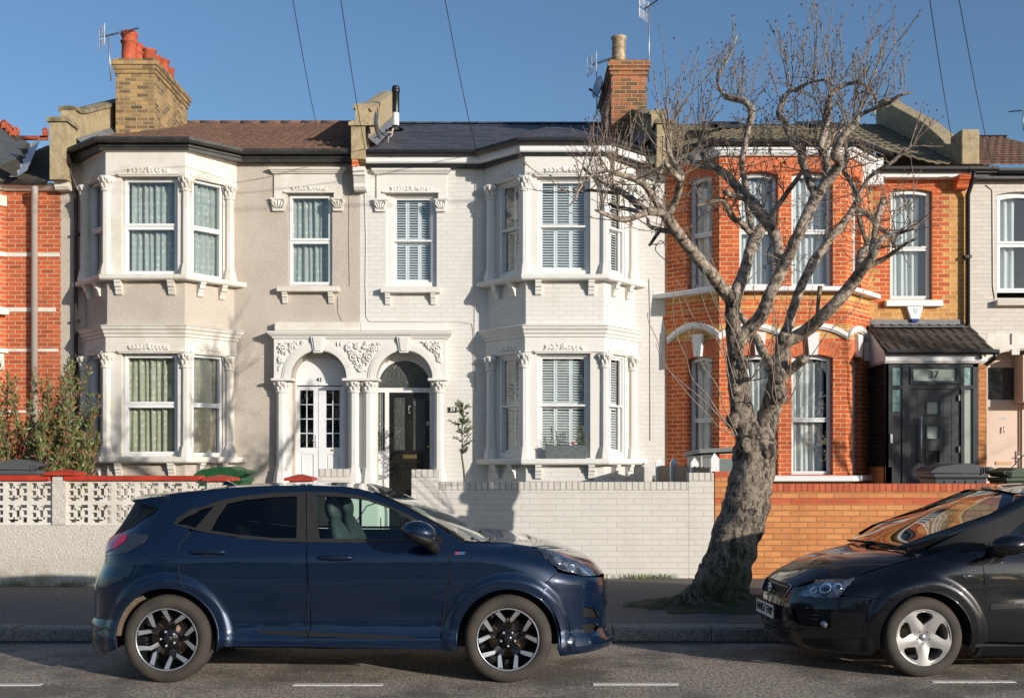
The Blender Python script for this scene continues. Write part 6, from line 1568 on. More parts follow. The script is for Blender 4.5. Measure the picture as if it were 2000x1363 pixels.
# front bumper + nose
nose=kp((1553,1146),(1558,1163),(1560,1167),(1600,1168),(1634,1167.5),(1650,1160))
ang=62
aF=arK[23:]
nb_=[('F',.70)]
topn=[('F',.665),(1553,1146),(1560,1150)]
bump_=kp(('F',.66),(1552,1146.5),(1574,1143),(1576,1166),(1634,1167.5),(1655,1163),(1735,1171))+[]
bump_+=aF+[(Kc.us(.42,.17),.17)]+kp(('F',.17),('F',.3),('F',.45),('F',.58))
gr_low=kp(('F',.345),(1535,1215),(1551,1227),(1551,1231),(1530,1226),('F',.30)); 
fogh=kp((1547,1189),(1623,1189),(1622,1226),(1566,1223),(1552,1212))
bk=Kc.sheet('front_bumper',bump_,M['blackpaint'],black,g=.03,holes=[fogh])
Kc.sheet('fog_light_recess',fogh,M['trim'],bk,off=-.022,rim=0,g=.05)
mb=MB(); 
for k in range(4):
    yy=1192+k*8.5; mb.tube([Kc.P(*Kc.tr(x,yy),1,-.012) for x in (1551+k*2,1575,1598)],.007,5)
mb.obj('recess_slat',M['trim'],bk)
mb=MB(); q=Kc.tr(1608,1220); mb.lathe(Kc.P(*q,1,-.01),[(0,.012),(.028,.006),(.034,-.01)],14,0,ax=Kc.N(*q)); mb.obj('fog_light',M['lampclear'],bk)
Kc.sheet('lower_bumper_trim',kp((1566,1247),(1704,1246.5),(1701,1272),(1640,1268),(1566,1254)),M['trim'],bk,off=.008,rim=.008)
# wing
aW=arK[:24]
wing=kp((1735,1170),(1655,1161.5),(1640,1160),(1640,1134),(1664,1130),(1676,1124.5),(1746,1101),(1820,1083),(1868,1068),(1893,1071),(1911,1094),(1921,1150),(1929,1205),(1933,1252),(1905,1258))
wing=[(aW[0])]*0+wing
wing=wing+[( -.40,.185)]+aW
wk=Kc.sheet('front_wing',wing,M['blackpaint'],black,g=.03)
kd=kp((1913.5,1094),(1896,1070.5),(1944,1049))+[('L')]*0
kd=kp((1913.5,1094),(1897,1071))+[(-.62,.985),(-1.45,.985),(-1.47,.7),(-1.42,.25)]+kp((1936,1252),(1931.5,1205),(1923.5,1150))
dk=Kc.sheet('front_door',kd,M['blackpaint'],black,g=.035)
kd2=[(-1.475,.985),(-2.35,.99),(-2.40,.75),(-2.28,.60),(-2.24,.35),(-2.22,.25),(-1.425,.25),(-1.475,.7)]
Kc.sheet('rear_door',kd2,M['blackpaint'],black,g=.045)
kq=[(-2.355,.99),(-3.0,1.0),(-3.3,1.0),(-3.34,.5),(-3.2,.2),(-3.02,.2)]+[(-2.64+.362*math.cos(math.radians(a)),RK+.362*math.sin(math.radians(a))) for a in range(195,10,-8)]+[(-2.245,.40),(-2.285,.60),(-2.405,.75)]
kq=[(-2.355,.99),(-2.9,1.0),(-3.26,1.0),(-3.34,.5),(-3.25,.2),(-3.02,.2)]+[(-2.64+.362*math.cos(math.radians(a)),RK+.362*math.sin(math.radians(a))) for a in range(195,20,-8)]+[(-2.285,.60),(-2.405,.75)]
Kc.sheet('rear_quarter_panel',kq,M['blackpaint'],black,g=.05)
ks=kp((1936,1254),(1906,1260),(1903,1276))+[(-.45,.15),(-2.2,.15),(-2.2,.245)]
ks=[(-.44,.24),(-2.23,.24),(-2.23,.16),(-.40,.16)]
Kc.sheet('side_sill',ks,M['blackpaint'],black,g=.05)
Kc.sheet('rubbing_strip',kp((1934,1180.5),(1938,1178.5),(1998,1177.5),(1998,1186.5),(1934,1189.5)),M['trim'],dk,off=.008,rim=.008)
# pillar + window frames (near)
up=[(-.30,.985),(-.50,1.13),(-.75,1.275),(-1.0,1.38),(-1.3,1.435),(-1.8,1.45),(-2.3,1.42),(-2.7,1.34),(-2.98,1.10),(-3.1,.99)]
lo_=[(-2.9,.992),(-2.35,.985),(-1.46,.985),(-.62,.985)]
fgk=[(-.70,1.005),(-.66,1.06),(-.80,1.17),(-1.0,1.285),(-1.25,1.36),(-1.40,1.375),(-1.38,1.005)]
rgk=[(-1.50,1.005),(-1.52,1.378),(-1.8,1.385),(-2.2,1.36),(-2.5,1.27),(-2.60,1.005)]
up=[(s,z) for s,z in up]
fr_k=Kc.sheet('door_frame',up+[(-3.0,.992)]+lo_[1:],M['trim'],black,off=-.002,holes=[fgk,rgk],rim=.01,g=.04)
for fs in (1,-1):
    Kc.sheet('side_window',fgk,M['carglass'],black,off=-.014,rim=0,g=.08,far=(fs,)); Kc.sheet('side_window',rgk,M['privacy'],black,off=-.014,rim=0,g=.08,far=(fs,))
for nm,pl_,mt in (('front_bumper',bump_,'blackpaint'),('front_wing',wing,'blackpaint'),('front_door',kd,'blackpaint'),('rear_door',kd2,'blackpaint'),('rear_quarter_panel',kq,'blackpaint')): Kc.sheet(nm,pl_,M[mt],black,rim=0,g=.06,far=(-1,))
Kc.sheet('door_frame',up+[(-3.0,.992)]+lo_[1:],M['trim'],black,off=-.002,holes=[fgk,rgk],rim=0,g=.07,far=(-1,))
m3=lambda u,z:Kc.m(u,z)
edw=[m3(-.17,.99),m3(-.43,1.12),m3(-.70,1.265),m3(-.98,1.385)]
cnw=[(.03,.985),(-.27,1.15),(-.59,1.31),(-.92,1.44)]
wsk=Kc.loft('windscreen',edw,cnw,M['screen'],black,pw=2.0)
# pillars
for fs in (1,-1):
    mb=MB(); vs=[]
    for k,(a,b_) in enumerate(((-.13 if fs>0 else -.24,.975 if fs>0 else 1.03),(-.38,1.10),(-.66,1.255),(-.97,1.392),(-1.3,1.447),(-1.8,1.46))):
        s_,t_,z_=m3(a,b_); q_=1 if fs>0 else .25; vs+=[Kc.W3(s_+.05*q_,(t_-.03)*fs,z_+.012*q_),Kc.W3(s_-.02*q_,(t_+.008*q_)*fs,z_),Kc.W3(s_-.12*q_,(t_+.002)*fs,z_-.055*q_)]
    mb.add(vs,[(3*i+j,3*i+j+1,3*i+4+j,3*i+3+j) for i in range(5) for j in range(2)],0,True)
    mb.obj('windscreen_pillar',M['blackpaint'],black)
edr=[m3(-.98,1.39),m3(-1.3,1.445),m3(-1.8,1.46),m3(-2.3,1.43),m3(-2.7,1.35)]; cnr=[(-.92,1.45),(-1.3,1.495),(-1.8,1.51),(-2.3,1.48),(-2.8,1.41)]
Kc.loft('roof',edr,cnr,M['blackpaint'],black,pw=2.6)
Kc.loft('tailgate',[m3(-2.7,1.35),m3(-2.95,1.15),m3(-3.1,1.0)],[(-2.85,1.41),(-3.1,1.2),(-3.27,1.0)],M['privacy'],black,pw=3,rows=8)
mb=MB(); vs=[Kc.P(interp(sRK,z)+.0,z) for z in (.2,.5,1.0)]; 
ebn=[]
for p in ((1868,1068.5),(1820,1082),(1746,1100),(1676,1124),(1664,1134)): ebn.append(Kc.m(*Kc.tr(*p)))
ebn+= [Kc.m(*Kc.tr(1603,1131.5)),Kc.m(*Kc.tr(1568,1140)),Kc.m(*Kc.tr(1552,1146))]
cbn=[(.03,.965),(.16,.95),(.34,.925),(.52,.89),(.64,.845),(.76,.79),(.86,.735),(.93,.68)]
Kc.loft('bonnet',ebn,cbn,M['blackpaint'],black,pw=2.6,off=.002,rows=30)
# headlight
hk=kp((1560.5,1163),(1568,1147),(1600,1133.5),(1664,1129),(1672,1128),(1652,1146),(1637,1166),(1610,1167))
ho=Kc.sheet('headlight',hk,M['lampclear'],black,off=.007,rim=.012,g=.025)
for (x,y,r) in ((1613,1149,.052),(1636,1147,.04),(1590,1153,.03)):
    q=Kc.tr(x,y); nn=Kc.N(*q); mb=MB(); mb.lathe(Kc.P(*q,1,.008),[(0,-.012),(r*.5,-.008),(r*.9,.002),(r,.006),(r*1.05,.0)],18,0,ax=nn); mb.obj('lamp_reflector',M['reflector'],ho)
# grille, emblem, plate
gk=kp((1500,1134),(1552,1146.5),(1540,1166),(1491,1152))
pk=[]
def FK(t_,z_,o=0): # point on the nose at lateral t
    W=interp(WtK,z_); th=math.acos(min(1,abs(t_)/W)**(2.35/2)) ; u=interp(sFK,z_)-.85+.85*th/(PI/2)
    q=Kc.W3(*Kc.m(u,z_,1 if t_>=0 else -1)); n_=Kc.N(u,z_,1 if t_>=0 else -1); return q+n_*o,n_
def nosepatch(name,L,mat,parent,o,th,n=14):
    # L: list of (t,z) top and bottom curves [(t,z0,z1)]
    mb=MB(); a=[];b_=[]
    for (t_,z0,z1) in L:
        a.append(FK(t_,z0,o)[0]); b_.append(FK(t_,z1,o)[0])
    k=len(L); c0=[p-Kc.f*th for p in a]; c1=[p-Kc.f*th for p in b_]
    mb.add(a+b_+c0+c1,[(i,i+1,k+i+1,k+i) for i in range(k-1)]+[(i,i+1,2*k+i+1,2*k+i) for i in range(k-1)]+[(k+i,k+i+1,3*k+i+1,3*k+i) for i in range(k-1)]+[(0,k,3*k,2*k),(k-1,2*k-1,4*k-1,3*k-1)],0,False)
    return mb.obj(name,M[mat],parent)
gt=[(-.36,.640,.655),(-.33,.575,.660),(-.25,.55,.667),(0,.545,.672),(.25,.55,.667),(.33,.575,.660),(.36,.640,.655)]
gk_=nosepatch('grille',gt,'trim',bk,.004,.02)
mb=MB()
for k in range(-12,13):
    for sg in (-1,1):
        a,b_=FK(max(-.33,min(.33,k*.027-sg*.03)),.562,.008)[0],FK(max(-.33,min(.33,k*.027+sg*.03)),.655,.008)[0]; mb.tube([a,b_],.0022,3,caps=False)
mb.obj('grille_mesh',M['anthracite'],gk_)
mb=MB(); top=[FK(t_,z1+.004,.008)[0] for t_,z0,z1 in gt]; bot=[FK(t_,z0-.003,.008)[0] for t_,z0,z1 in gt]; mb.tube(top+bot[::-1]+[top[0]],.005,5); mb.obj('grille_surround',M['steel'],gk_)
q,nn=FK(0,.612,.012); mb=MB(); e1=Kc.t; e2=Vector((0,0,1)); mb.tube([q+e1*.042*math.cos(2*PI*k/20)+e2*.034*math.sin(2*PI*k/20) for k in range(21)],.0065,6,caps=False)
for sx2 in (-.013,.013): mb.tube([q+e1*(sx2-.006)-e2*.02,q+e1*(sx2+.004)+e2*.02],.006,5)
mb.tube([q-e1*.02,q+e1*.02],.006,5); mb.obj('emblem',M['chrome'],gk_)
low=[(-.52,.315,.335),(-.3,.265,.345),(0,.26,.35),(.3,.265,.345),(.52,.315,.335)]; lo1=nosepatch('lower_grille',low,'trim',bk,.005,.02)
mb=MB(); 
for z_ in (.285,.318): mb.tube([FK(t_,z_,.012)[0] for t_ in (-.42,-.2,0,.2,.42)],.0045,5)
mb.tube([FK(t_,.225,.006)[0] for t_ in (-.6,-.3,0,.3,.6)],.004,5); mb.obj('grille_bar',M['trimgrey'],lo1)
q0,n0=FK(.0,.435,.022); d_=(FK(.25,.435,0)[0]-FK(-.25,.435,0)[0]).normalized()
FPk=Fr((q0.x-d_.x*.26,q0.y-d_.y*.26),(q0.x+d_.x*.26,q0.y+d_.y*.26))
if FPk.n.dot(Kc.f)<0: FPk=Fr((q0.x+d_.x*.26,q0.y+d_.y*.26),(q0.x-d_.x*.26,q0.y-d_.y*.26))
M['plate']=plain('white_number_plate',(.88,.88,.88),.4)
mb=MB(); mb.fbox(FPk,0,.52,.378,.492,-.012,.0); plt=mb.obj('number_plate',M['plate'],black,bevel=.003)
digits('NM57 FMP',FPk,.26,.435,.072,'ink',plt,d=.0015,bold=.0002)
mb=MB(); mb.fbox(FPk,.0,.52,.374,.380,-.012,.002); mb.fbox(FPk,.0,.52,.490,.496,-.012,.002); mb.fbox(FPk,.518,.524,.374,.496,-.012,.0015); mb.obj('plate_surround',M['ink'],plt)
# repeater, mirror, wipers, interior
q=Kc.tr(1889,1124.5); mb=MB(); mb.ell(Kc.P(*q,1,.004),Kc.f*.046,Vector((0,0,.018)),Kc.t*.012,14,6); mb.obj('side_indicator',M['lampclear'],wk)
mc=P(1975,1063,8.42); mb=MB(); mb.ell(mc,Kc.f*.17+Vector((0,0,-.01)),Vector((0,0,.085)),Kc.t*.11,18,10); mk=mb.obj('door_mirror',M['blackpaint'],black)
mb=MB(); mb.tube([mc+Kc.f*.05+Vector((0,.06,-.06)),Kc.P(-.60,.99,1,-.02)],[.05,.04],8); mb.ext([Kc.P(*p,1,.004) for p in ((-.46,.985),(-.69,.985),(-.68,1.07),(-.57,1.04))],Kc.t*.01); mb.obj('mirror_base',M['trim'],mk)
mb=MB(); 
mb.tube([Kc.W3(.02,.62,.985),Kc.W3(.06,.30,.995),Kc.W3(.10,-.05,.998)],.011,6); mb.tube([Kc.W3(.07,.05,.985),Kc.W3(.10,-.3,.985),Kc.W3(.06,-.62,.965)],.011,6); mb.tube([Kc.W3(.13,0,.97),Kc.W3(.08,.05,.995)],.02,6); mb.obj('wiper',M['trim'],black)
mb=MB(); Kc.bx(mb,-3.0,.35,-.60,.60,.22,.62); Kc.bx(mb,-2.2,-.42,-.78,.78,.22,.93); Kc.bx(mb,-.5,.0,-.72,.72,.7,.95); Kc.bx(mb,-3.1,-2.9,-.7,.7,.2,1.0); mb.obj('underbody',M['carint'],black)
for t_ in (.36,-.36): seat(Kc,black,-1.35,t_,.58); seat(Kc,black,-2.2,t_,.58)
for s_,rt in ((0,.98),(-2.64,.3)):
    for fs in (1,-1): wheel(Kc,black,s_,RK,.205,.885,'black',fs,rot=rt); archliner(Kc,black,s_,RK,.375,.87,fs)
mb=MB()
for wc in (0,-2.64): mb=MB(); mb.tube([Kc.P(*q,1,-.004) for q in AR(Kc,wc,RK,.366,range(-14,193,5))],.008,6); mb.obj('arch_lip',M['blackpaint'],black)
mb=MB(); mb.tube([Kc.W3(-1.0,-.0,1.455),Kc.W3(-1.12,-.0,1.60),Kc.W3(-1.35,0,1.83)],.004,5); mb.obj('aerial',M['trim'],black)
mb=MB(); mb.tube([Kc.P(*Kc.tr(*p),1,-.004) for p in ((1896,1071),(1912.5,1094),(1922.5,1150),(1930.3,1205),(1934.6,1252))],.0045,4); mb.obj('panel_gap',M['dark'],black); mb=MB(); mb.tube([Kc.P(*p,1,-.003) for p in ((-1.46,.985),(-1.472,.7),(-1.422,.25))],.0045,4); mb.obj('panel_gap',M['dark'],black)
Kc.sheet('inner_skin',[(-.42,.93),(-2.2,.93),(-2.2,.28),(-.42,.28)],M['dark'],black,off=-.03,rim=0,g=.12)
# ============================================================ street tree
random.seed(5)
def m_bark():
    m,t,b=nt('cherry_bark'); mp=N(t,'ShaderNodeMapping'); mp.inputs['Scale'].default_value=(1.5,1.5,.55); t.links.new(coord(t),mp.inputs[0]); n1=noisen(t,10,9,.8,mp.outputs[0],dist=.6); n2=noisen(t,38,5,.7); n3=noisen(t,3,5,.6)
    col=mixc(t,ramp(t,n1,[(.44,0),(.54,1)]),(.030,.022,.016),(.47,.38,.29)); col=mixc(t,ramp(t,n2,[(.36,.8),(.5,0)]),col,(.035,.027,.021))
    g=N(t,'ShaderNodeSeparateXYZ'); t.links.new(coord(t),g.inputs[0])
    mr=N(t,'ShaderNodeMapRange'); mr.inputs[1].default_value=.15; mr.inputs[2].default_value=1.0; mr.inputs[3].default_value=1; mr.inputs[4].default_value=0; t.links.new(g.outputs[2],mr.inputs[0])
    mu=N(t,'ShaderNodeMath',operation='MULTIPLY'); t.links.new(mr.outputs[0],mu.inputs[0]); t.links.new(ramp(t,n3,[(.38,0),(.5,1)]),mu.inputs[1])
    col=mixc(t,mu.outputs[0],col,(.075,.10,.02))
    t.links.new(col,b.inputs['Base Color']); b.inputs['Roughness'].default_value=.85; pv=bump(t,b,n1,1,.07); bump(t,b,n2,.8,.012,pv); return m
M['bark']=m_bark()
M['limbbark']=plain('limb_bark',(.42,.34,.26),.65,col2=(.06,.046,.034),vs=17,bs=1,bsc=34,bd=.02,stops=[(.40,0),(.62,1)])
M['twig']=plain('twig_bark',(.34,.27,.19),.6,col2=(.13,.09,.062),vs=25)
M['bud']=plain('red_bud',(.12,.06,.045),.6)
def crs(pts,k=4):
    o=[]; n=len(pts)
    for i in range(n-1):
        p0,p1,p2,p3=pts[max(i-1,0)],pts[i],pts[i+1],pts[min(i+2,n-1)]
        for j in range(k):
            t=j/k; o.append(tuple(.5*((2*b)+(-a+c)*t+(2*a-5*b+4*c-d)*t*t+(-a+3*b-3*c+d)*t**3) for a,b,c,d in zip(p0,p1,p2,p3)))
    o.append(tuple(pts[-1])); return o
TYd=11.6
tree=empty('street_tree',(X(1408,TYd),TYd,.12),'bare leaning pollarded street tree with knobbly trunk and twisting branches by the kerb','tree')
LIMBS={}
def limb(name,pts,parent=None,dy=0,n=10,bmp=.12,mk=True):
    pts=[tuple(p) if len(p)==3 else (p[0],p[1],4) for p in pts]
    q=crs(pts,5)
    if parent:
        P0=LIMBS[parent]; c=min(P0,key=lambda w:(w[0]-q[0][0])**2+(w[1]-q[0][1])**2); ys=c[2]
    else: ys=TYd
    L=[0]
    for a,b in zip(q[:-1],q[1:]): L.append(L[-1]+math.hypot(a[0]-b[0],a[1]-b[1]))
    path=[(x,y,ys+dy*(l/L[-1])+(.05*math.sin(l/23.0) if dy else 0),r) for (x,y,r),l in zip(q,L)]
    LIMBS[name]=path
    if mk:
        mb=MB(); mb.tube([P(x,y,Y) for x,y,Y,r in path],[max(.0035,r*Y/F) for x,y,Y,r in path],n,0,True,bump=bmp,seed=len(LIMBS)); mb.obj('limb' ,M['limbbark'] if n<20 else M['bark'],tree)
    return path
# trunk
tp=crs([(1404,1204,66),(1408,1180,58),(1412,1146,50),(1424,1094,47),(1440,1040,45),(1457,986,45),(1467,940,42),(1473,900,41),(1476,870,40),(1478,848,34),(1479,832,20)],8)
mb=MB(); mb.tube([P(x,y,TYd) for x,y,r in tp],[r*TYd/F for x,y,r in tp],40,0,True,bump=.13,seed=2)
trunk=mb.obj('trunk',M['bark'],tree); LIMBS['T']=[(x,y,TYd,r) for x,y,r in tp]
mb=MB()
for (pts,r0) in (([(1398,1120),(1376,1150),(1346,1170),(1308,1184),(1268,1198)],38),([(1400,1150),(1378,1176),(1350,1194),(1322,1206)],32),([(1425,1160),(1448,1182),(1470,1196),(1485,1203)],20),([(1410,1165),(1412,1195),(1415,1212)],30)):
    q=crs([(a,b_,r0*(1-k/len(pts))+3) for k,(a,b_) in enumerate(pts)],5)
    for sgn in (1,): mb.tube([Vector((X(a,TYd),TYd+(.0 if r0<28 else -.12),max(.08,Z(b_,TYd)+.0))) for a,b_,r in q],[r*TYd/F for a,b_,r in q],12,0,True,bump=.2,seed=7)
mb.tube([(X(1410,TYd),TYd+.1,.45),(X(1410,TYd)+.2,TYd+.35,.22),(X(1410,TYd)+.4,TYd+.6,.1)],[.2,.14,.06],12,0,True,bump=.2)
mb.obj('root',M['bark'],tree)
for (x,y,r,dd) in ((1434,820,17,-.04),(1436,760,12,-.12),(1456,870,15,-.2),(1500,880,14,-.18),(1450,712,13,-.08),(1522,775,15,-.08),(1519,740,12,-.1),(1432,585,15,-.05),(1450,656,15,0),(1468,1000,9,-.24)):
    mb=MB(); c=P(x,y,TYd+dd); R_=r*TYd/F; vs0=0; mb.ell(c,(R_,0,0),(0,R_*.9,0),(0,0,R_),14,10)
    for i in range(vs0,len(mb.v)):
        v=Vector(mb.v[i]); v+=(v-c)*.35*noise.noise(v*14); mb.v[i]=tuple(v)
    mb.obj('burr',M['bark'],tree)
limb('A',[(1464,856,27),(1454,825,25),(1446,788,21),(1442,741,20),(1437,694,17),(1432,640,14.5),(1430,610,14),(1432,585,14)],'T',.0,24,.2)
limb('B',[(1486,860,22),(1498,825,21),(1508,790,20),(1514,764,19),(1521,717,17),(1529,680,15),(1529,655,13)],'T',.12,24,.2)
limb('C',[(1440,675,12),(1452,656,15),(1470,635,13),(1489,612,13),(1505.6,570,12),(1522,537,12),(1535,511,12),(1549.5,478,11),(1565,445,11),(1582.5,408,11),(1596,379,12)],'A',-.5,16,.16)
limb('D',[(1508,722,11),(1502,706,9),(1488,684,9),(1478,661,8),(1453,626,6),(1441,605,6)],'B',.2,10)
limb('A1',[(1432,590,14),(1416,570,13),(1390,537,12),(1359,499,12),(1335,471,11),(1313,440,11),(1302,425,10),(1290,416,8),(1264,413,8)],'A',-.75,16)
limb('A1a',[(1304,425,7),(1317,398,7),(1325,372,7),(1328,352,7),(1321,345,6),(1308,330,6),(1299,320,4.5)],'A1',-.35)
limb('A1a2',[(1328,354,6),(1332,341,5),(1319,323,5),(1309,303,5),(1304,288,4),(1302,262,3)],'A1a',.2,8)
limb('A1b',[(1296,420,7),(1284,398,7),(1271,378,7),(1260,363,6.5),(1242,352,6),(1224,345,6),(1205,339,5),(1191,334,3),(1169,336,2.5),(1152,347,2.3),(1132,369,2),(1123,389,2),(1112,402,1.3)],'A1',-.7)
limb('A1c',[(1266,414,8),(1251,405,8),(1233,389,7),(1213,374,6),(1194,364,6),(1178,356,4),(1161,347,3.5),(1140,330,2.5)],'A1',.45)
limb('A1d',[(1216,378,4),(1187,376,3.5),(1154,372,3),(1130,375,2),(1119,368,1.5)],'A1c',.3,7)
limb('A1e',[(1262,416,7),(1246,422,6),(1224,429,6),(1205,427,5),(1180,418,4),(1162,410,2)],'A1',-.3)
limb('A1f',[(1250,415,5),(1229,409,4),(1205,405,4),(1191,398,3)],'A1e',.4,8)
limb('A1g',[(1310,452,6),(1290,449,5),(1268,441,4),(1266,428,3)],'A1',.3,8)
limb('A1g2',[(1290,449,4),(1282,460,3.5),(1268,480,3)],'A1g',.1,7)
limb('A1h',[(1272,380,4),(1280,362,4),(1287,345,4),(1293,325,4),(1302,312,3)],'A1b',.3,8)
limb('A2',[(1434,580,12),(1440,565,12),(1451,539,12),(1459,512,11),(1466,488,12),(1476,464,13),(1486,447,11)],'A',.55,16)
limb('A2a',[(1474,456,7),(1468,443,6),(1461,412,6),(1459,386,7),(1455,357,6),(1450,335,5),(1448,320,5),(1453,293,6),(1461,253,6),(1468,224,7),(1466,211,7),(1453,198,6),(1435,194,6),(1416,189,6)],'A2',.3,12)
limb('A2a2',[(1418,190,5),(1404,170,3),(1402,145,3),(1413,130,2.5),(1426,106,2),(1440,68,1.3)],'A2a',.1,7)
limb('A2b',[(1473,460,7),(1463,453,6),(1446,434,6),(1433,427,6),(1422,408,6),(1409,390,5),(1380,398,3),(1360,402,2)],'A2',-.5)
limb('A2c',[(1530,520,10),(1521,500,10),(1518.7,478,10),(1512,456,11),(1499,434,12),(1486,419,12),(1470,397,11),(1452,379,10),(1430,355,9),(1406,333,8),(1391,326,7.5),(1374,325,6),(1356,319,6),(1348,308,5),(1334,312,4),(1323,323,3)],'C',.8,14)
limb('A2c2',[(1391,326,6),(1380,316,5),(1374,308,5),(1370,297,4),(1366,270,3)],'A2c',.2,8)
limb('A2d',[(1456,387,7),(1435,383,6),(1417,376,6)],'A2c',-.3,8)
limb('B1',[(1530,668,14),(1558,656,13),(1582,640,13),(1605,619,12.5),(1637,587,12),(1664,554,12),(1682,529,11),(1703,501,9),(1714,480,6),(1725,464,5),(1745,459,4),(1765,453,3),(1787,447,2)],'B',-.9,16,.1)
limb('B1b',[(1684,528,7),(1703,516,7),(1728,505,5),(1752,488,4),(1774,473,3),(1791,464,2.3)],'B1',-.3)
limb('B1c',[(1676,535,8),(1679,519,8),(1682,497,9),(1693,484,8),(1698,470,5)],'B1',.3)
limb('B1d',[(1702,500,7),(1704,486,7),(1708,459,6),(1712,431,6),(1719,411,6),(1726,389,6)],'B1',.35)
limb('B1e',[(1693,484,6),(1692,470,5),(1682,444,4.5),(1677,418,5)],'B1c',.2,8)
limb('B3',[(1529,660,11),(1540,635,10),(1549,605,10),(1563,564,9),(1578,533,9),(1589,511,10),(1609,485,8),(1626,460,8),(1646,438,8),(1664,412,6.5),(1673,396,6)],'B',.5,14)
limb('B3a',[(1673,397,5),(1673,385,5),(1662,356,5),(1648,332,5),(1653,314,5),(1653,292,4),(1648,271,4)],'B3',.35,8)
limb('B3b',[(1672,396,5),(1681,374,4),(1695,350,4),(1714,334,4),(1739,319,4),(1765,297,3.5),(1780,284,3)],'B3',-.4,8)
limb('B3c',[(1666,409,5.5),(1686,416,5),(1703,427,5),(1717,444,5),(1736,459,4.5),(1748,482,4)],'B3',-.5,8)
limb('S1',[(1530,732,10),(1553,715,10),(1571,700,10)],'B',-.25,12)
limb('S2',[(1444,745,8),(1456,741,5),(1466,741,3.5)],'A',-.25,8)
limb('S3',[(1600,622,5),(1597,605,4),(1600,575,4),(1602,560,5)],'B1',-.05,8)
limb('C1',[(1594,382,9),(1583,361,8),(1574,335,8),(1567,313,8.5),(1566,293,9),(1555,283,8.5),(1543,266,7),(1532,240,6),(1521,222,6),(1527,205,6),(1533,186,6)],'C',.3,12)
limb('C1b',[(1533,188,5),(1545,176,4),(1556,176,4),(1578,163,3),(1613,155,2)],'C1',-.3,7)
limb('C2',[(1597,378,9),(1609,357,8),(1615,333,8),(1614,311,8),(1607,297,8),(1604,286,8),(1611,253,7),(1617,220,6),(1620,191,6)],'C',.15,12)
limb('C2b',[(1620,192,4),(1637,174,4),(1657,164,4),(1679,163,3.5),(1700,175,3),(1712,200,2.5),(1706,225,2)],'C2',-.3,7)
limb('C3',[(1600,374,10),(1622,348,10),(1640,317,10),(1630,304,9),(1637,284,7),(1648,264,7),(1673,240,7)],'C',-.35,12)
limb('C3b',[(1673,241,5),(1680,226,4),(1710,211,4),(1738,200,4),(1755,188,3),(1783,180,2)],'C3',-.3,8)
limb('C4',[(1607,297,6),(1620,276,6),(1640,256,6),(1666,240,5)],'C2',.3,8)
limb('B5',[(1505,428,6),(1512,412,6),(1525,394,5),(1545,366,5),(1563,341,4),(1572,320,3)],'A2c',-.3,8)
# -- twigs
twigs=MB(); buds=MB(); ntw=0
def twig(p,d,L,r,curl=.5,up=.5,bud=True,n=9,sub=True,side=None):
    global ntw
    pts=[p.copy()]; d=d.normalized(); ax=Vector((rnd(-1,1),rnd(-1,1),rnd(-.4,.4))).normalized() if side is None else side
    st=L/n
    for i in range(n):
        d=(d+ax*curl*.22+Vector((rnd(-1,1),rnd(-1,1),rnd(-1,1)))*.10+Vector((0,0,up*.16))).normalized(); p=p+d*st; pts.append(p.copy())
    twigs.tube(pts,[r*(1-.55*i/n) for i in range(n+1)],4,0,False); ntw+=1
    if bud:
        k=max(2,int(L/.09)); 
        for j in range(k):
            i=int(n*(.35+.65*j/k)); q=pts[min(i,n)]; 
            o=Vector((rnd(-1,1),rnd(-1,1),rnd(0,1.2))).normalized(); buds.tube([q,q+o*rnd(.008,.024)],[r*.9,r*.45],3,0,False)
        e=pts[-1]; 
        for _ in range(3):
            o=(d+Vector((rnd(-1,1),rnd(-1,1),rnd(-1,1)))*.5).normalized(); buds.ell(e+o*.008,o*.016,o.orthogonal().normalized()*.005,o.cross(o.orthogonal()).normalized()*.005,4,3)
    if sub and L>.35:
        for _ in range(random.choice((1,2,3))):
            i=random.randint(2,n-2); dd=(pts[i+1]-pts[i]).normalized(); o=(dd+Vector((rnd(-1,1),rnd(-1,1),rnd(-.2,1)))*.75); twig(pts[i].copy(),o,L*rnd(.25,.5),r*.75,rnd(-.7,.7),.5,True,6,False)
def at(name,t):
    L=LIMBS[name]; i=min(len(L)-1,int(t*(len(L)-1))); x,y,Y,r=L[i]; return P(x,y,Y),r*Y/F
dens={'A1':9,'A1a':9,'A1a2':11,'A1b':16,'A1c':12,'A1d':6,'A1e':9,'A1f':5,'A1g':4,'A1g2':3,'A1h':5,'A2':3,'A2a':16,'A2a2':5,'A2b':10,'A2c':18,'A2c2':7,'A2d':5,'B1':9,'B1b':7,'B1c':5,'B1d':8,'B1e':4,'B3':8,'B3a':9,'B3b':10,'B3c':8,'C':5,'C1':13,'C1b':10,'C2':14,'C2b':12,'C3':12,'C3b':9,'C4':6,'B5':7}
for nm,k in dens.items():
    k=int(k*1.15)
    end=nm in('A1','B1','B3','C','A2')
    for j in range(k):
        t=(.55+.45*random.random()) if end else (.15+.85*random.random()); p,r=at(nm,t)
        kind=random.random()
        if kind<.36: # upright shoot
            twig(p,Vector((rnd(-.35,.45),rnd(-.35,.35),1)),rnd(.25,.75)*(1.25 if nm in('A1a2','A2c2','C1','C2','A2a') else 1),rnd(.0042,.0066),rnd(-.5,.6),.45)
        else: # curly side twig
            twig(p,Vector((rnd(-1,1),rnd(-1,1),rnd(-.5,.7))),rnd(.22,.62),rnd(.0042,.0078),rnd(.5,1.5)*random.choice((-1,1)),rnd(-.1,.9),True,11)
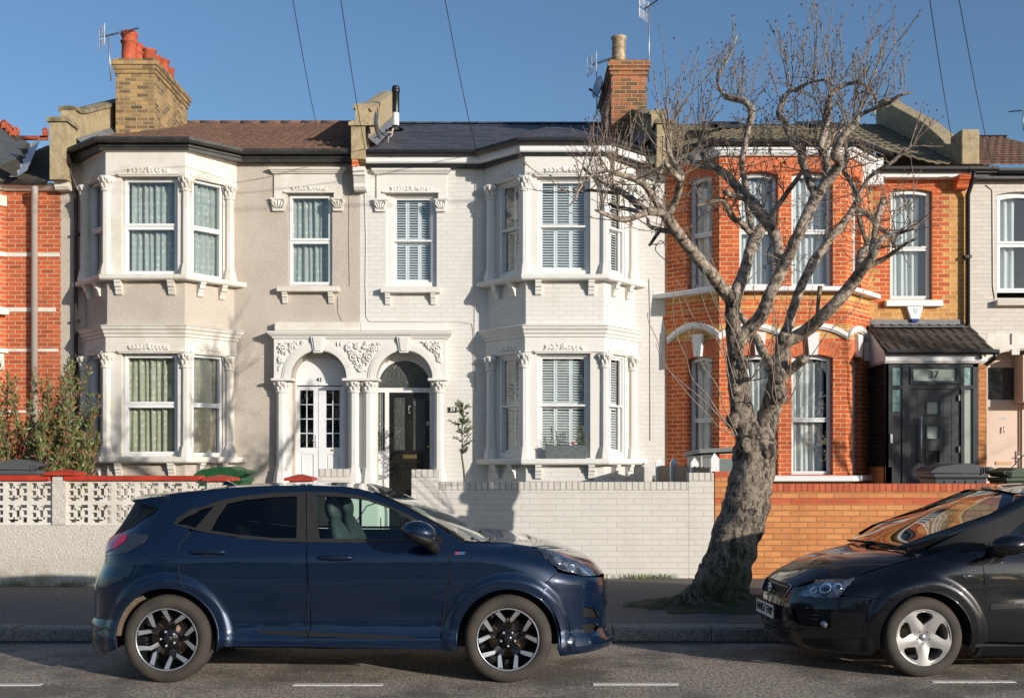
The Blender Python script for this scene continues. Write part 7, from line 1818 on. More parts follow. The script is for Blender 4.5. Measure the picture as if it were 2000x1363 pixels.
def shoots(px,py,Y,n,a0,a1,l0,l1,r=.0072):
    for _ in range(n):
        a=math.radians(rnd(a0,a1)); twig(P(px+rnd(-5,5),py+rnd(-4,4),Y),Vector((math.cos(a),rnd(-.25,.25),math.sin(a))),rnd(l0,l1),r*rnd(.7,1.1),rnd(-.25,.25),.15,True,12)
Yk=lambda nm:LIMBS[nm][-1][2]
shoots(1304,262,Yk('A1a2'),6,55,100,.5,1.15); shoots(1308,300,Yk('A1a2'),4,50,110,.4,.9); shoots(1366,285,Yk('A2c2'),8,55,105,.5,1.0)
shoots(1440,194,Yk('A2a'),8,55,95,.35,.7,.005); shoots(1408,150,Yk('A2a'),3,60,90,.25,.45,.004)
shoots(1540,170,Yk('C1'),6,65,100,.5,.9); shoots(1590,180,Yk('C2'),4,75,95,.7,1.15); shoots(1620,192,Yk('C2'),6,55,95,.5,.95); shoots(1670,240,Yk('C3'),8,50,95,.6,1.2); shoots(1655,255,Yk('C3'),5,60,110,.4,.9)
shoots(1780,284,Yk('B3b'),3,55,90,.3,.75); shoots(1726,389,Yk('B1d'),3,20,90,.15,.35,.004); shoots(1610,255,Yk('C2'),5,70,115,.3,.6); shoots(1500,300,11.6,6,70,110,.3,.5,.004); shoots(1470,300,11.7,6,60,110,.3,.55,.004)
shoots(1200,330,Yk('A1b'),6,45,120,.3,.65,.0045); shoots(1160,345,Yk('A1c'),5,40,120,.3,.6,.0045); shoots(1185,335,Yk('A1b'),4,80,120,.4,.6,.005)
def pxtwig(pts,Y0_,Y1_,r0,r1):
    q=crs([(a,b_,0) for a,b_ in pts],4); n=len(q); p=[P(a,b_,Y0_+(Y1_-Y0_)*i/(n-1)) for i,(a,b_,_) in enumerate(q)]
    twigs.tube(p,[(r0+(r1-r0)*i/(n-1)) for i in range(n)],5,0,False)
    for j in range(int(n*.5),n):
        if random.random()<.5:
            o=Vector((rnd(-1,1),rnd(-1,1),rnd(0,1))).normalized(); buds.tube([p[j],p[j]+o*rnd(.008,.02)],[.004,.002],3,0,False)
        if random.random()<.10: twig(p[j].copy(),(p[j]-p[j-1]).normalized()+Vector((rnd(-.6,.6),rnd(-.3,.3),.3)),rnd(.12,.35),.003,rnd(-.5,.5),.3,True,6,False)
for L_ in ([(1437,851),(1405,835),(1385,812),(1340,765),(1300,712),(1282,660),(1268,632),(1264,612)],[(1434,848),(1400,808),(1372,780),(1330,745),(1300,716),(1281,672)],[(1430,838),(1408,812),(1380,770),(1352,740),(1340,700),(1320,650),(1314,600),(1318,560)],
 [(1440,850),(1424,815),(1412,790),(1400,752),(1380,725),(1366,700),(1345,650),(1332,610),(1326,580)],[(1438,756),(1425,710),(1415,680),(1385,650),(1356,622),(1340,590),(1330,560),(1318,545)],[(1422,700),(1410,690),(1400,660),(1390,630),(1378,602),(1368,570),(1355,550),(1334,505)],
 [(1432,780),(1420,720),(1412,660),(1405,610),(1395,590),(1382,550),(1362,500)],[(1462,738),(1450,700),(1440,670),(1428,640),(1415,618),(1400,590),(1392,565)],[(1466,741),(1462,700),(1466,670),(1480,640),(1492,600),(1500,570)],[(1468,740),(1485,706),(1498,680),(1512,650),(1530,620)],
 [(1466,742),(1482,722),(1500,706),(1518,688),(1535,668),(1548,650)],[(1470,743),(1490,738),(1505,730),(1514,712)],[(1524,796),(1536,770),(1543,735),(1544,700),(1540,650),(1536,600),(1540,560)],[(1534,790),(1548,770),(1560,740),(1572,712),(1588,690),(1602,670),(1618,648),(1650,622),(1672,600),(1690,560),(1705,525)],
 [(1516,790),(1508,770),(1510,740),(1513,700),(1508,650),(1510,610),(1500,570)],[(1518,792),(1512,745),(1506,700),(1510,660),(1516,620),(1505,585)],[(1527,732),(1522,700),(1518,660),(1520,620),(1526,580)],[(1568,700),(1572,670),(1578,640),(1582,610),(1590,585)],[(1504,778),(1498,765),(1490,758)],
 [(1445,600),(1455,560),(1470,540),(1500,515),(1530,508),(1572,503)],[(1420,575),(1400,530),(1385,500),(1360,480)],[(1300,480),(1290,470),(1281,490),(1315,520),(1345,540)]): pxtwig(L_,TYd-.2,TYd-.2+rnd(-.5,.2),rnd(.006,.0085),.0032)
for _ in range(150):
    nm=random.choice(['A2c','A2a','A2b','C1','C2','B3','A1','C']); p,r=at(nm,rnd(.3,1)); twig(p,Vector((rnd(-1,1),rnd(-1,1),rnd(-.2,1))),rnd(.2,.5),rnd(.003,.0048),rnd(-1.2,1.2),.3,True,9)
tw=twigs.obj('twigs',M['twig'],tree,custom=None); tw['kind']='stuff'
bd=buds.obj('buds',M['bud'],tree); bd['kind']='stuff'
print('twigs',ntw,len(twigs.v),len(buds.v))
def copy_thing(root,dx,dy,rz,label):
    r=root.copy(); COL.objects.link(r); r.location=root.location+Vector((dx,dy,0)); r.rotation_euler=(0,0,rz); r['label']=label
    for ch in list(root.children):
        c=ch.copy(); COL.objects.link(c); c.parent=r; c.matrix_parent_inverse=ch.matrix_parent_inverse.copy()
        for g in ch.children: d=g.copy(); COL.objects.link(d); d.parent=c
    return r
copy_thing(tree,12.0,.1,PI*.9,'bare street tree beyond the right edge of the picture, past the black car')
copy_thing(tree,-7.5,-11.2,2.2,'bare street tree across the road behind the viewpoint')
# ============================================================ garden walls and small things
random.seed(9)
def zw(py,Y=YW): return Z(py,Y)
# left rendered wall with pierced blocks
YL=13.44; xl_=lambda p:X(p,YL); zl=lambda p:Z(p,YL); FLW=Fr((0,YL),(1,YL))
GZ=.14
def pierced(parent,x0,x1,z0,z1):
    pitch=(x1-x0)/max(1,round((x1-x0)/.29)); nxx=round((x1-x0)/pitch); h=(z1-z0)/2; mb=MB()
    for i in range(nxx):
        for j in range(2):
            u=x0+i*pitch; v=z0+j*h; b=.022; fr_=rect(u,u+pitch,v,v+h)
            def bb(a,c,e,g): mb.fbox(FLW,u+pitch*a,u+pitch*c,v+h*e,v+h*g,-.09,0)
            bb(0,.09,0,1); bb(.91,1,0,1); bb(.09,.91,0,.09); bb(.09,.91,.91,1)
            # square spiral motif
            bb(.34,.66,.66,.76); bb(.34,.66,.24,.34); bb(.30,.40,.24,.76); bb(.60,.70,.24,.76)
            bb(.09,.30,.55,.66); bb(.70,.91,.34,.45); bb(.34,.45,.76,.91); bb(.55,.66,.09,.24); bb(.18,.30,.24,.34); bb(.70,.82,.66,.76); bb(.09,.18,.24,.34); bb(.82,.91,.66,.76); bb(.45,.6,.84,.91); bb(.4,.55,.09,.16)
    return mb.obj('pierced_blocks',M['stucco_old'],parent)
def leftwall(label,x0,x1,group=None,pier=None):
    w=empty('garden_wall',((x0+x1)/2,YL,0),label,'garden wall')
    mb=MB(); mb.box(x0,x1,YL-.012,YL+.21,.0,zl(1024)); mb.obj('rendered_base',M['roughcast'],w)
    return w
wl=leftwall('white roughcast wall with pierced blocks and red coping, left of its red-capped pier, at the left edge',xl_(-160),xl_(103))
pierced(wl,xl_(103)-.29*6,xl_(103),zl(1024),zl(939)); 
mb=MB(); mb.box(xl_(-160),xl_(100),YL-.05,YL+.16,zl(938.5),zl(928)); mb.obj('coping',M['redcop'],wl,bevel=.01)
w41=leftwall('white roughcast garden wall with pierced blocks and long red coping in front of house 41',xl_(103.2),xl_(436))
n_=round((xl_(406)-xl_(130))/.29); pierced(w41,xl_(130),xl_(405),zl(1024),zl(939))
mb=MB(); mb.box(xl_(104),xl_(130),YL-.03,YL+.2,zl(1024),zl(928)); mb.obj('pier',M['roughcast'],w41)
mb=MB(); mb.box(xl_(405.2),xl_(435),YL-.03,YL+.2,zl(1024),zl(938)); mb.obj('pier',M['roughcast'],w41)
mb=MB(); mb.box(xl_(127),xl_(394),YL-.05,YL+.16,zl(938.5),zl(928.8)); mb.obj('coping',M['redcop'],w41,bevel=.01)
def pcap(a,b_,y0,y1,Y,parent):
    mb=MB(); x0,x1=X(a,Y),X(b_,Y); z0,z1=Z(y1,Y),Z(y0,Y); ya,yb=Y-.09,Y+.25; zm=z0+(z1-z0)*.45; xc,yc=(x0+x1)/2,(ya+yb)/2
    mb.add([(x0,ya,z0),(x1,ya,z0),(x1,yb,z0),(x0,yb,z0),(x0,ya,zm),(x1,ya,zm),(x1,yb,zm),(x0,yb,zm),(xc-.03,yc,z1),(xc+.03,yc,z1)],[(0,3,2,1),(0,1,5,4),(1,2,6,5),(2,3,7,6),(3,0,4,7),(4,5,9,8),(5,6,9),(6,7,8,9),(7,4,8)]); return mb.obj('pier_cap',M['redcop'],parent,bevel=.006)
pcap(90,155,916,928,YL,w41); pcap(398,459,927,939,YL,w41)
gp=empty('gate_pier',(X(585,YL),YL,0),'rendered gate pier with red pointed cap behind the blue car roof','gate pier')
mb=MB(); mb.box(X(566,YL),X(605,YL),YL-.03,YL+.2,0,zl(938)); mb.obj('pier',M['roughcast'],gp); pcap(557,613,926,939,YL,gp)
# white brick wall 39
F9=Fr((0,YW),(1,YW)); xw=lambda p:X(p,YW)
def brickwall(root,segs,mat,smat,thick=.215,y=YW,band=None):
    fr=Fr((0,y),(1,y))
    for (a,b_,top,sold) in segs:
        mb=MB(); x0,x1=X(a,y),X(b_,y); zt=Z(top,y); zs_=zt-(.104 if sold else 0)
        mb.box(x0,x1,y,y+thick,0,zs_); mb.obj('brickwork',M[mat],root,bevel=.004)
        if sold: mb=MB(); mb.box(x0,x1,y+.001,y+thick,zs_+.001,zt); mb.obj('soldier_course',M[smat],root,bevel=.008)
w39=empty('garden_wall',(xw(1100),YW,0),'white painted brick garden wall in front of house 39 with stepped ends','garden wall')
brickwall(w39,[(803.5,855,916.5,1),(855.3,1345,941,1),(1345.3,1394.5,923,1)],'brick_wall39','brick_wsoldier')
gp2=empty('gate_pier',(xw(650),YW,0),'low white painted brick gate pier between the two front doors','gate pier')
brickwall(gp2,[(622.5,679,915.5,1)],'brick_wall39','brick_wsoldier')
w37=empty('garden_wall',(xw(1700),YW,0),'orange brick garden wall with red soldier coping and red band in front of house 37','garden wall')
YW7=YW-.004
brickwall(w37,[(1396,1424.5,921,0),(1424.8,2130,944.5,1)],'brick_buff','brick_soldier',y=YW7)
mb=MB(); zb1,zb0=zw(971.5),zw(983); mb.box(xw(1396.2),xw(2130),YW7-.003,YW7+.01,zb0,zb1); mb.obj('red_band',M['brick_band'],w37)
mb=MB(); mb.box(xw(1396),xw(1424.5),YW7-.003,YW7+.2,zw(933),zw(921)+.002); mb.obj('red_band',M['brick_band'],w37)
# gate
gt_=empty('metal_gate',(xw(742),YW+.1,0),'black metal garden gate seen through the blue car','gate')
mb=MB(); xa,xb_=xw(684),xw(799)
for z in (.25,.78): mb.box(xa,xb_,YW+.1,YW+.115,z,z+.02)
for k in range(9): x=xa+(xb_-xa)*k/8; mb.box(x-.006,x+.006,YW+.1,YW+.112,.2,.80 if k%4 else .95)
mb.tube([(xa,YW+.105,.8),(xa+.2,YW+.105,1.1),((xa+xb_)/2,YW+.105,1.16),(xb_-.2,YW+.105,1.1),(xb_,YW+.105,.8)],.008,5); mb.obj('gate_bars',M['black'],gt_)
# side fence + store
def fence():
    r=empty('timber_fence',(2.66,16.5,0),'low weathered timber fence with white posts between gardens 39 and 37','fence')
    pts=[(2.75,14.95),(2.70,16.3),(2.60,17.7),(2.52,18.9)]
    for (x,y) in pts[:]:
        mb=MB(); h=Z(884,15) if y<15.5 else 1.74; mb.box(x-.055,x+.055,y-.055,y+.055,.1,h-.08); mb.add([(x-.055,y-.055,h-.08),(x+.055,y-.055,h-.08),(x+.055,y+.055,h-.08),(x-.055,y+.055,h-.08),(x,y,h)],[(0,1,4),(1,2,4),(2,3,4),(3,0,4)]); mb.obj('post',M['upvc'],r)
    for (a,b_) in zip(pts[:-1],pts[1:]):
        mb=MB(); fr=Fr(a,b_); k=int(fr.L/.1)
        for i in range(k): mb.fbox(fr,fr.L*i/k+.003,fr.L*(i+1)/k-.003,.15,1.60+rnd(-.01,.01),-.012,.012)
        mb.obj('fence_panel',M['wood'],r)
fence()
st=empty('garden_store',(3.3,17,0),'grey garden storage box with sloping lid behind the tree trunk','storage box')
mb=MB(); mb.box(2.82,3.75,16.3,17.6,.13,1.72); mb.obj('body',M['shed'],st)
mb=MB(); mb.add([(2.76,16.22,1.80),(3.8,16.22,1.86),(3.8,17.7,1.82),(2.76,17.7,1.76),(2.76,16.22,1.86),(3.8,16.22,1.92),(3.8,17.7,1.88),(2.76,17.7,1.82)],[(0,3,2,1),(4,5,6,7),(0,1,5,4),(1,2,6,5),(2,3,7,6),(3,0,4,7)]); mb.obj('lid',M['shed'],st)
mb=MB(); mb.box(2.80,2.82,16.3,17.6,.13,1.76); mb.obj('side_panel',M['shedlight'],st)
# bins
def wheelie(name_label,cat,px0,px1,ytop,Y,mat,flip=1,group=None):
    x0,x1=X(px0,Y),X(px1,Y); zt=Z(ytop,Y); w=x1-x0; xc=(x0+x1)/2
    r=empty('wheelie_bin',(xc,Y+.3,0),name_label,'bin',group)
    d=.62; hw=w*.40; mb=MB()
    def ring(z,s,t=0): return [(xc-hw*s,Y+t,z),(xc+hw*s,Y+t,z),(xc+hw*s,Y+d*s,z),(xc-hw*s,Y+d*s,z)]
    vs=ring(.2,.8,.05)+ring(zt-.22,.97)+ring(zt-.20,1.04,-.02)+ring(zt-.15,1.04,-.02); mb.add(vs,[(4*i+j,4*i+(j+1)%4,4*i+4+(j+1)%4,4*i+4+j) for i in range(3) for j in range(4)]+[(3,2,1,0)])
    for k in (-.6,-.2,.2,.6): mb.box(xc+hw*k-.012,xc+hw*k+.012,Y-.012,Y+.01,.3,zt-.24)
    mb.obj('body',M[mat],r,bevel=.008)
    mb=MB(); L=[(-w*.47,zt-.14),(-w*.47,zt-.115),(-w*.36,zt-.05),(-w*.1,zt-.012),(w*.12,zt),(w*.24,zt-.02),(w*.30,zt-.045),(w*.44,zt-.05),(w*.5,zt-.07),(w*.47,zt-.10),(w*.36,zt-.12),(w*.34,zt-.145)]
    pts=[(xc+flip*a,Y-.03,z) for a,z in L]
    mb.ext(pts,(0,d+.04,0)); 
    for k in range(4): mb.box(xc+flip*w*(.30+.035*k)-.006,xc+flip*w*(.30+.035*k)+.006,Y-.045,Y+.0,zt-.16+.012*k,zt-.06)
    mb.obj('lid',M[mat],r,bevel=.01)
    mb=MB(); mb.lathe((xc+flip*w*.3,Y-.0,.25),[(0,0),(.1,0),(.1,.05),(0,.05)],16,0,ax=(0,1,0)); mb.lathe((xc+flip*w*.3,Y+d-.1,.25),[(0,0),(.1,0),(.1,.05),(0,.05)],16,0,ax=(0,1,0)); mb.obj('wheel',M['tyre'],r)
M['bingreen']=plain('green_bin_plastic',(.012,.085,.025),.45,bs=.15,bsc=10,bd=.004,var=.3,vs=9)
M['bindark']=plain('dark_grey_bin_plastic',(.030,.036,.045),.45,bs=.15,bsc=10,bd=.004)
M['bingrey']=plain('faded_grey_bin_plastic',(.075,.078,.082),.55,bs=.15,bsc=10,bd=.004)
M['bindkgreen']=plain('dark_green_bin_plastic',(.02,.045,.02),.5)
wheelie('green wheelie bin behind the red-coped wall of house 41','bin',375,484,911,15.0,'bingreen')
wheelie('faded grey wheelie bin behind the wall at the left edge','bin',-22,84,897,15.2,'bingrey')
wheelie('dark grey wheelie bin standing before the anthracite porch door 37','bin',1812,1941,904.5,15.6,'bindark')
wheelie('dark green wheelie bin at the right edge beside the pink door','bin',1957,2040,913,16.4,'bindkgreen',-1)
# planter on the sill
ps=empty('window_box',(X(1105,18.34),18.36,zb(897)),'grey galvanised window box with sparse plants on the bay sill of house 39','planter')
Yp=18.30; mb=MB(); a,b_=X(1065,Yp),X(1145,Yp); z0,z1=Z(895.5,Yp)-.0,Z(870,Yp)
for (q0,q1,y0,y1) in ((a,b_,Yp,Yp+.012),(a,b_,Yp+.16,Yp+.172),(a,a+.012,Yp+.012,Yp+.16),(b_-.012,b_,Yp+.012,Yp+.16)): mb.box(q0,q1,y0,y1,z0,z1)
mb.box(a+.012,b_-.012,Yp+.012,Yp+.16,z0,z1-.03); mb.box(a-.008,b_+.008,Yp-.008,Yp+.004,z1-.018,z1+.004)
for k in range(14): x=a+(b_-a)*(k+.5)/14; mb.box(x-.006,x+.006,Yp-.004,Yp,z0+.01,z1-.02)
mb.obj('box',plain('grey_metal_planter',(.15,.18,.18),.5,metal=.2,var=.3,vs=14),ps)
M['leaf']=plain('olive_leaf',(.12,.16,.05),.55,col2=(.13,.15,.08),vs=20)
M['leafdark']=plain('evergreen_leaf',(.075,.115,.03),.5,col2=(.17,.19,.06),vs=7)
M['leafred']=plain('bronze_leaf',(.24,.10,.05),.6)
M['petal']=plain('red_petal',(.6,.01,.02),.5)
M['stem']=plain('brown_stem',(.14,.10,.065),.8,var=.4,vs=20)
def leafblade(mb,p,d,L,w,mi=0):
    d=d.normalized(); s=d.cross(Vector((rnd(-1,1),rnd(-1,1),rnd(-1,1)))).normalized()*w; m_=p+d*L*.5; mb.add([p,m_+s,p+d*L,m_-s],[(0,1,2),(0,2,3)],mi)
st_=MB(); lv=MB(); fl=MB()
for (px,h) in ((1068,.16),(1075,.30),(1082,.34),(1088,.26),(1092,.18),(1128,.22),(1135,.36),(1140,.34),(1144,.26),(1132,.30)):
    p=Vector((X(px,Yp+.08),Yp+.08+rnd(-.03,.03),z1-.02)); q=p+Vector((rnd(-.05,.05),rnd(-.03,.03),h)); st_.tube([p,(p+q)/2+Vector((rnd(-.02,.02),0,0)),q],.0035,4)
    for k in range(30): t=rnd(.1,1); leafblade(lv,p.lerp(q,t),Vector((rnd(-1,1),rnd(-1,1),rnd(.1,1))),rnd(.03,.055),.006)
for k in range(60): leafblade(lv,Vector((rnd(a+.03,b_-.03),Yp+rnd(.02,.14),z1-.03)),Vector((rnd(-1,1),rnd(-1,1),rnd(.4,1))),rnd(.03,.06),.009)
c=Vector((X(1118,Yp+.06),Yp+.05,z1+.05)); fl.ell(c,(.022,0,0),(0,.02,0),(0,0,.022),8,6); fl.ell(c+Vector((.02,0,-.02)),(.015,0,0),(0,.014,0),(0,0,.014),8,6); st_.tube([c,c-Vector((0,0,.08))],.003,4)
st_.obj('stem',M['stem'],ps); lv.obj('leaves',M['leaf'],ps); fl.obj('flower',M['petal'],ps)
# olive
ol=empty('olive_tree',(X(907,18.0),18.0,.14),'small slender olive tree standing between the black door and the bay','tree')
mb=MB(); Yo=18.0; tp_=[P(908,1010,Yo),P(909,960,Yo),P(906,920,Yo),P(902,890,Yo),P(903,872,Yo),P(902,840,Yo),P(905,812,Yo),P(904,790,Yo)]; tp_[0].z=.15
mb.tube(tp_,[.022,.02,.017,.014,.011,.008,.005,.003],8,0,True,bump=.2); mb.obj('trunk',M['stem'],ol)
mb=MB(); lv=MB()
for k in range(46):
    t=rnd(.42,1); i=t*(len(tp_)-1); b0=tp_[int(i)].lerp(tp_[min(int(i)+1,7)],i%1); L=rnd(.12,.26)*(1.15 if t<.75 else .65)
    d=Vector((rnd(-1,1),rnd(-1,1),rnd(.0,1.1))).normalized(); q=b0+d*L; mb.tube([b0,(b0+q)/2+Vector((0,0,.01)),q],.003,4)
    for j in range(20): s=rnd(.15,1); leafblade(lv,b0.lerp(q,s),d+Vector((rnd(-1,1),rnd(-1,1),rnd(-.6,1))),rnd(.04,.07),.009)
mb.obj('branch',M['stem'],ol); lv.obj('crown',M['leaf'],ol)
# bush left
bu=empty('evergreen_shrub',(X(60,16),16,.14),'tall feathery evergreen shrub with narrow leaves before the red brick house','shrub')
mb=MB(); lv=MB(); lv2=MB()
for k in range(90):
    bx_=Vector((X(rnd(15,105),16.1),16.1+rnd(-.35,.35),.2)); top=Vector((X(60,16)+rnd(-1,1)**1*.85+(.05),16+rnd(-.7,.7),rnd(1.6,3.15)))
    if k%4==0: top.x=X(rnd(95,172),16); top.z=rnd(1.7,2.35)
    m_=bx_.lerp(top,.55)+Vector((rnd(-.15,.15),rnd(-.1,.1),.1)); mb.tube([bx_,m_,top],[.012,.007,.003],4)
    for j in range(190):
        t=rnd(.25,1); p=(bx_.lerp(m_,t*2) if t<.5 else m_.lerp(top,t*2-1))+Vector((rnd(-1,1),rnd(-1,1),rnd(-1,1)))*.11*(1.2-t)
        leafblade(lv if random.random()<.72 else lv2,p,Vector((rnd(-1,1),rnd(-1,1),rnd(.2,1.6))),rnd(.06,.11),.0125)
mb.obj('stem',M['stem'],bu); lv.obj('foliage',M['leafdark'],bu); lv2.obj('foliage',M['leafred'],bu)
# ---- roof furniture
def yagi(label,base,top,bdir,L,n,el,refl=True,group='television aerials on the chimneys'):
    r=empty('tv_aerial',base,label,'aerial',group)
    mb=MB(); mb.tube([base,top],.014,6); mb.obj('mast',M['steel'],r)
    d=Vector(bdir).normalized(); s=d.cross(Vector((0,0,1))).normalized(); s=(s*.8+Vector((0,0,.0))).normalized(); mb=MB(); t=Vector(top); mb.tube([t-d*.12,t+d*L],.012,6); mb.obj('boom',M['black'],r)
    mb=MB()
    for k in range(n): p=t+d*(L*(k+.6)/n); w=el*(1-.35*k/n); mb.tube([p-s*w,p+s*w],.0045,4)
    mb.obj('elements',M['steel'],r)
    if refl:
        mb=MB()
        for sg in (-1,1):
            c=t-d*.12+Vector((0,0,sg*.10)); 
            for k in range(5): q=c+Vector((0,0,sg*(k*.035-.06))); mb.tube([q-s*.2,q+s*.2],.006,4)
            for kk in (-1,0,1): mb.tube([c+s*.19*kk-Vector((0,0,.1)),c+s*.19*kk+Vector((0,0,.1))],.006,4)
        mb.obj('reflector',M['upvc'],r)
Ya=20.7
yagi('television aerial with white reflector on the left chimney, pointing right',P(217,158,Ya),P(211,70,Ya),(.75,.5,.42),.62,8,.14)
yagi('small television aerial on the left side of the white house chimney',P(1166,226,22.5),P(1165,124,22.5),(.75,.35,.35),.55,7,.22)
yagi('tall dark mast with white aerial above the white house chimney',P(1267,160,20.6),P(1268,12,20.6),(.6,-.4,.3),.5,6,.16)
yagi('distant television aerial at the right edge of the sky',P(1999,255,23.2),P(1999,216,23.2),(-.9,.1,-.05),.3,4,.08,False)
mb=MB(); 
def dish(label,c,nrm,r,arm):
    q=empty('satellite_dish',c,label,'satellite dish'); n_=Vector(nrm).normalized(); mb=MB()
    mb.lathe(c,[(0,-.0),(r*.4,.008),(r*.75,.03),(r,.065),(r*1.01,.06),(r*.75,.022),(r*.4,0),(0,-.008)],24,0,ax=n_); mb.obj('dish',M['steel'],q)
    mb=MB(); c=Vector(c); e=c+n_*r*1.1+Vector((0,0,-r*.45)); mb.tube([c-Vector((0,0,r*.9)),e],.008,5); mb.tube([e,e-n_*.07],.022,8); mb.tube([c-n_*.01,c-n_*.12,Vector(arm)],.018,6); mb.obj('arm',M['black'],q)
dish('grey satellite dish seen edge-on beside the middle parapet',tuple(P(731,246,18.9)),(1,.12,.15),.235,P(713,262,18.95))
dish('satellite dish on the dark side of the white house chimney',tuple(P(1172,172,21.8)),(-1,-.35,.2),.22,P(1182,172,22.0))
fl_=empty('boiler_flue',P(773,250,20.5),'black and white boiler flue pipe rising from the slate roof','flue')
mb=MB(); c=P(773,252,20.3); x,y=c.x,c.y; zz=lambda p:Z(p,20.3)
mb.lathe((x,y,0),[(.062,zz(252)),(.062,zz(221)),(0,zz(221))],16); mb.obj('white_sleeve',M['upvc'],fl_)
mb=MB(); mb.lathe((x,y,0),[(.065,zz(221)),(.066,zz(182)),(.075,zz(181)),(.078,zz(176)),(.066,zz(175)),(.075,zz(173)),(.062,zz(169)),(.03,zz(167.5)),(0,zz(167.5))],16); mb.lathe((x,y,0),[(.15,zz(253)),(.08,zz(249)),(.07,zz(246))],16); mb.obj('black_terminal',M['black'],fl_)
mb=MB(); c=P(757,262,19.9); mb.tube([c+Vector((0,0,-.18)),c+Vector((.02,0,-.05)),c+Vector((.07,0,-.04)),c+Vector((.09,0,.03))],.014,6); mb.tube([c+Vector((-.05,0,.02)),c+Vector((.08,0,.03)),c+Vector((.1,0,.1))],.02,6); tag(mb.obj('roof_camera',M['greyplastic']),'small grey cable bracket fixed on the slate roof below the flue','bracket')
# overhead cables
for i,(a,b_,pa,pb,lab) in enumerate((((570,-12),(622,262),15,23.6,'leftmost overhead cable, running down behind the brown tiled roof'),((664,-12),(713,292),14.5,18.86,'overhead cable ending at the middle parapet'),((867,-12),(930,294),14.5,18.86,'overhead cable ending at the white house gutter'),((1814,-12),(1871,338),14.5,18.9,'overhead cable above the grey roof, left one of the right-hand pair'),((1871,-12),(1941,338),14.5,18.9,'overhead cable above the cream house, nearest the right edge'))):
    mb=MB(); A_,B_=P(*a,pa),P(*b_,pb); pts=[A_.lerp(B_,t/12)-Vector((0,0,.10*math.sin(PI*t/12))) for t in range(13)]; ext_=A_+(A_-B_)*1.2; mb.tube([ext_]+pts,.0062,5); tag(mb.obj('overhead_cable',M['black']),lab,'cable','overhead telephone cables')
# wall cables (parts of house 39)
for pts in ([(930,294),(928,330),(929,480),(928,560),(927,640),(929,768)],[(713,292),(718,330),(712,352),(715,470),(714,560),(716,620),(722,628),(900,629),(922,632),(925,650),(926,905),(915,930)],[(1268,545),(1270,620),(1270,860)]):
    mb=MB(); mb.tube([FW.p(X(a,Y0),Z(b_,Y0),.012) for a,b_ in pts],.006,5); mb.obj('wall_cable',M['brick_white'],h39)
for pts in ([(683,330),(682,480),(683,560)],[(660,580),(661,612),(668,627)]):
    mb=MB(); mb.tube([FW.p(X(a,Y0),Z(b_,Y0),.01) for a,b_ in pts],.005,5); mb.obj('wall_cable',M['pebble'],h41)
mb=MB(); mb.tube([FW.p(X(a,Y0),Z(b_,Y0),.012) for a,b_ in ((1925,362),(1938,372),(1939,560),(1943,585))],.008,5); mb.obj('wall_cable',M['stucco_old'],h35)
# bracket with cable end on eaves of 41
# alarm box
al=empty('alarm_box',(X(1784,Y0),Y0-.05,Z(612,Y0)),'white and blue alarm box with shield emblem below the small window of 37','alarm box')
mb=MB(); mb.fpoly(FW,[(X(1776,Y0),Z(624,Y0)),(X(1793,Y0),Z(624,Y0)),(X(1799.5,Y0),Z(601,Y0)),(X(1798,Y0),Z(598,Y0)),(X(1770,Y0),Z(598,Y0)),(X(1768.5,Y0),Z(601,Y0))],0,.085); mb.obj('case',M['alarmwhite'],al,bevel=.012)
mb=MB(); mb.fpoly(FW,[(X(1778,Y0),Z(629.5,Y0)),(X(1791,Y0),Z(629.5,Y0)),(X(1793,Y0),Z(624,Y0)),(X(1776,Y0),Z(624,Y0))],0,.08); mb.obj('strobe_lens',M['alarmblue'],al,bevel=.01)
mb=MB(); sx=X(1784.5,Y0); sz=Z(608.5,Y0); pts=[(sx-.032,sz+.03),(sx,sz+.04),(sx+.032,sz+.03),(sx+.03,sz-.008),(sx,sz-.042),(sx-.03,sz-.008),(sx-.032,sz+.03)]; mb.tube([FW.p(u,v,.087) for u,v in pts],.0035,5); mb.ell(FW.p(sx,sz,.086),(.007,0,0),(0,.004,0),(0,0,.012),6,4); mb.obj('shield_emblem',M['ink'],al)
sc_=empty('security_camera',(X(1915,18.25),18.2,Z(697,18.25)),'small white round security camera under the porch gutter','camera')
mb=MB(); c=P(1915,697,18.24); mb.ell(c,(.05,0,0),(0,.05,0),(0,0,.05),14,10); mb.obj('housing',M['upvc'],sc_); mb=MB(); mb.lathe(c+Vector((-.01,-.042,-.006)),[(0,.01),(.028,.006),(.03,0)],14,0,ax=(-.2,-1,-.1)); mb.obj('lens',M['ink'],sc_)
db=MB(); q=FQ.p(xq(1740),zq(856),.015); db.fbox(FQ,xq(1737.5),xq(1742.5),zq(866),zq(847),0,.025); tag(db.obj('video_doorbell',M['steel'],None,bevel=.008),'silver video doorbell on the dark porch frame of house 37','doorbell'); 
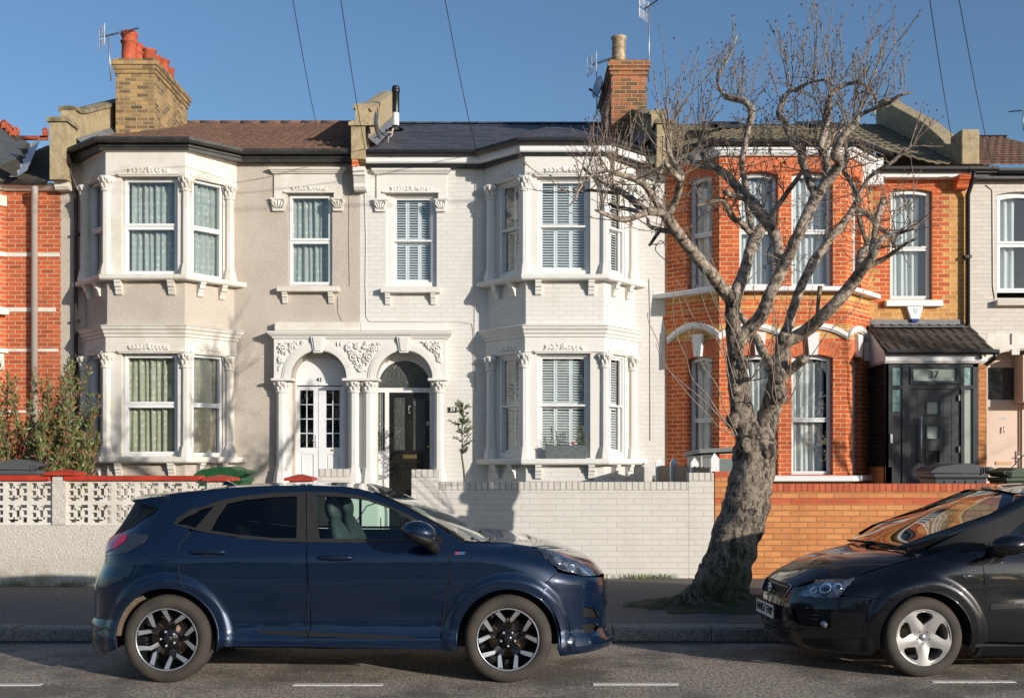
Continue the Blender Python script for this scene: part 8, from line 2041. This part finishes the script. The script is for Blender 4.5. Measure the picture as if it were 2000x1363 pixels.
# junction box on 41 wall bracket
# ---- ground clutter
M['grass']=plain('grass_blade',(.11,.19,.035),.6,col2=(.22,.23,.08),vs=30)
M['moss']=plain('moss_and_earth',(.055,.062,.02),.95,col2=(.10,.075,.05),vs=7,bs=1,bsc=60,bd=.02)
def tufts(name,spots,n,h,lab=None):
    mb=MB()
    for (x,y,rx,ry,k) in spots:
        for _ in range(k):
            a=rnd(0,2*PI); q=math.sqrt(rnd(0,1)); px_,py_=x+rx*q*math.cos(a),y+ry*q*math.sin(a); leafblade(mb,Vector((px_,py_,pz(px_,py_)+.05*0)),Vector((rnd(-.6,.6),rnd(-.6,.6),1)),rnd(h*.4,h),.004)
    o=mb.obj(name,M['grass']); o['kind']='stuff'; return o
_pz=pz
tufts('weeds',[(X(a,13.35),13.36,.12,.05,k) for a,k in ((20,40),(35,30),(122,60),(135,30),(165,14),(60,12))]+[(X(a,14.15),14.16,.14,.05,k) for a,k in ((1225,30),(1245,50),(1262,40),(1290,60),(1305,40),(1180,10))],1,.10)
tufts('grass',[(2.62,11.75,1.05,.5,420),(1.9,11.6,.8,.4,200),(3.1,11.55,.6,.35,300)],1,.075)
mb=MB(); nn=60
for j in range(nn): pass
cx_,cy_=2.45,11.62
rings=10; seg=44; vs=[(cx_,cy_,.30)]
for i in range(1,rings+1):
    for j in range(seg):
        a=2*PI*j/seg; rr=i/rings*(1+.5*noise.noise(Vector((math.cos(a)*2,math.sin(a)*2,4)))); x=cx_+1.35*rr*math.cos(a); y=cy_+.62*rr*math.sin(a); y=max(y,YK+.29)
        vs.append((x,y,pz(x,y)+.10*(1-rr)**1.0*(.7+.6*noise.noise(Vector((x*5,y*5,0))))+.03*noise.noise(Vector((x*9,y*9,2)))+(.012 if i<rings else -.03)))
mb.add(vs,[(0,1+j,1+(j+1)%seg) for j in range(seg)]+[(1+i*seg+j,1+(i+1)*seg+j,1+(i+1)*seg+(j+1)%seg,1+i*seg+(j+1)%seg) for i in range(rings-1) for j in range(seg)],0,True)
o=mb.obj('mossy_earth',M['moss']); o['kind']='structure'
# fallen leaves and grit
mb=MB()
for _ in range(260):
    x=rnd(-5,5.5); y=rnd(7.6,YK-.15) if random.random()<.6 else YK-.02-abs(rnd(0,.25)); leafblade(mb,Vector((x,y,.006)),Vector((rnd(-1,1),rnd(-1,1),.08)),rnd(.008,.022),.006)
for _ in range(420):
    x=rnd(-6,6); y=YW-.03-abs(random.gauss(0,.25)) if random.random()<.6 else TY+random.gauss(0,.4); leafblade(mb,Vector((x,y,pz(x,y)+.008)),Vector((rnd(-1,1),rnd(-1,1),.15)),rnd(.012,.035),.008)
o=mb.obj('leaf_litter',plain('dry_leaf',(.20,.12,.06),.8,var=.4,vs=40)); o['kind']='stuff'
# far trees behind the viewpoint (they show in panes and paint)
mb=MB()
for k in range(60):
    x=-75+150*k/59+rnd(-1,1); h=rnd(7.5,10.5); y=-46+rnd(-3,3)
    for j in range(80):
        c=Vector((x+rnd(-2.2,2.2),y+rnd(-1.5,1.5),rnd(.3,h))); s=rnd(.5,1.3); mb.add([c+Vector((rnd(-s,s),rnd(-s,s),rnd(-s,s))) for _ in range(4)],[(0,1,2),(0,2,3)])
o=mb.obj('distant_trees',plain('far_foliage',(.05,.055,.03),.9,var=.4,vs=1)); o['kind']='stuff'
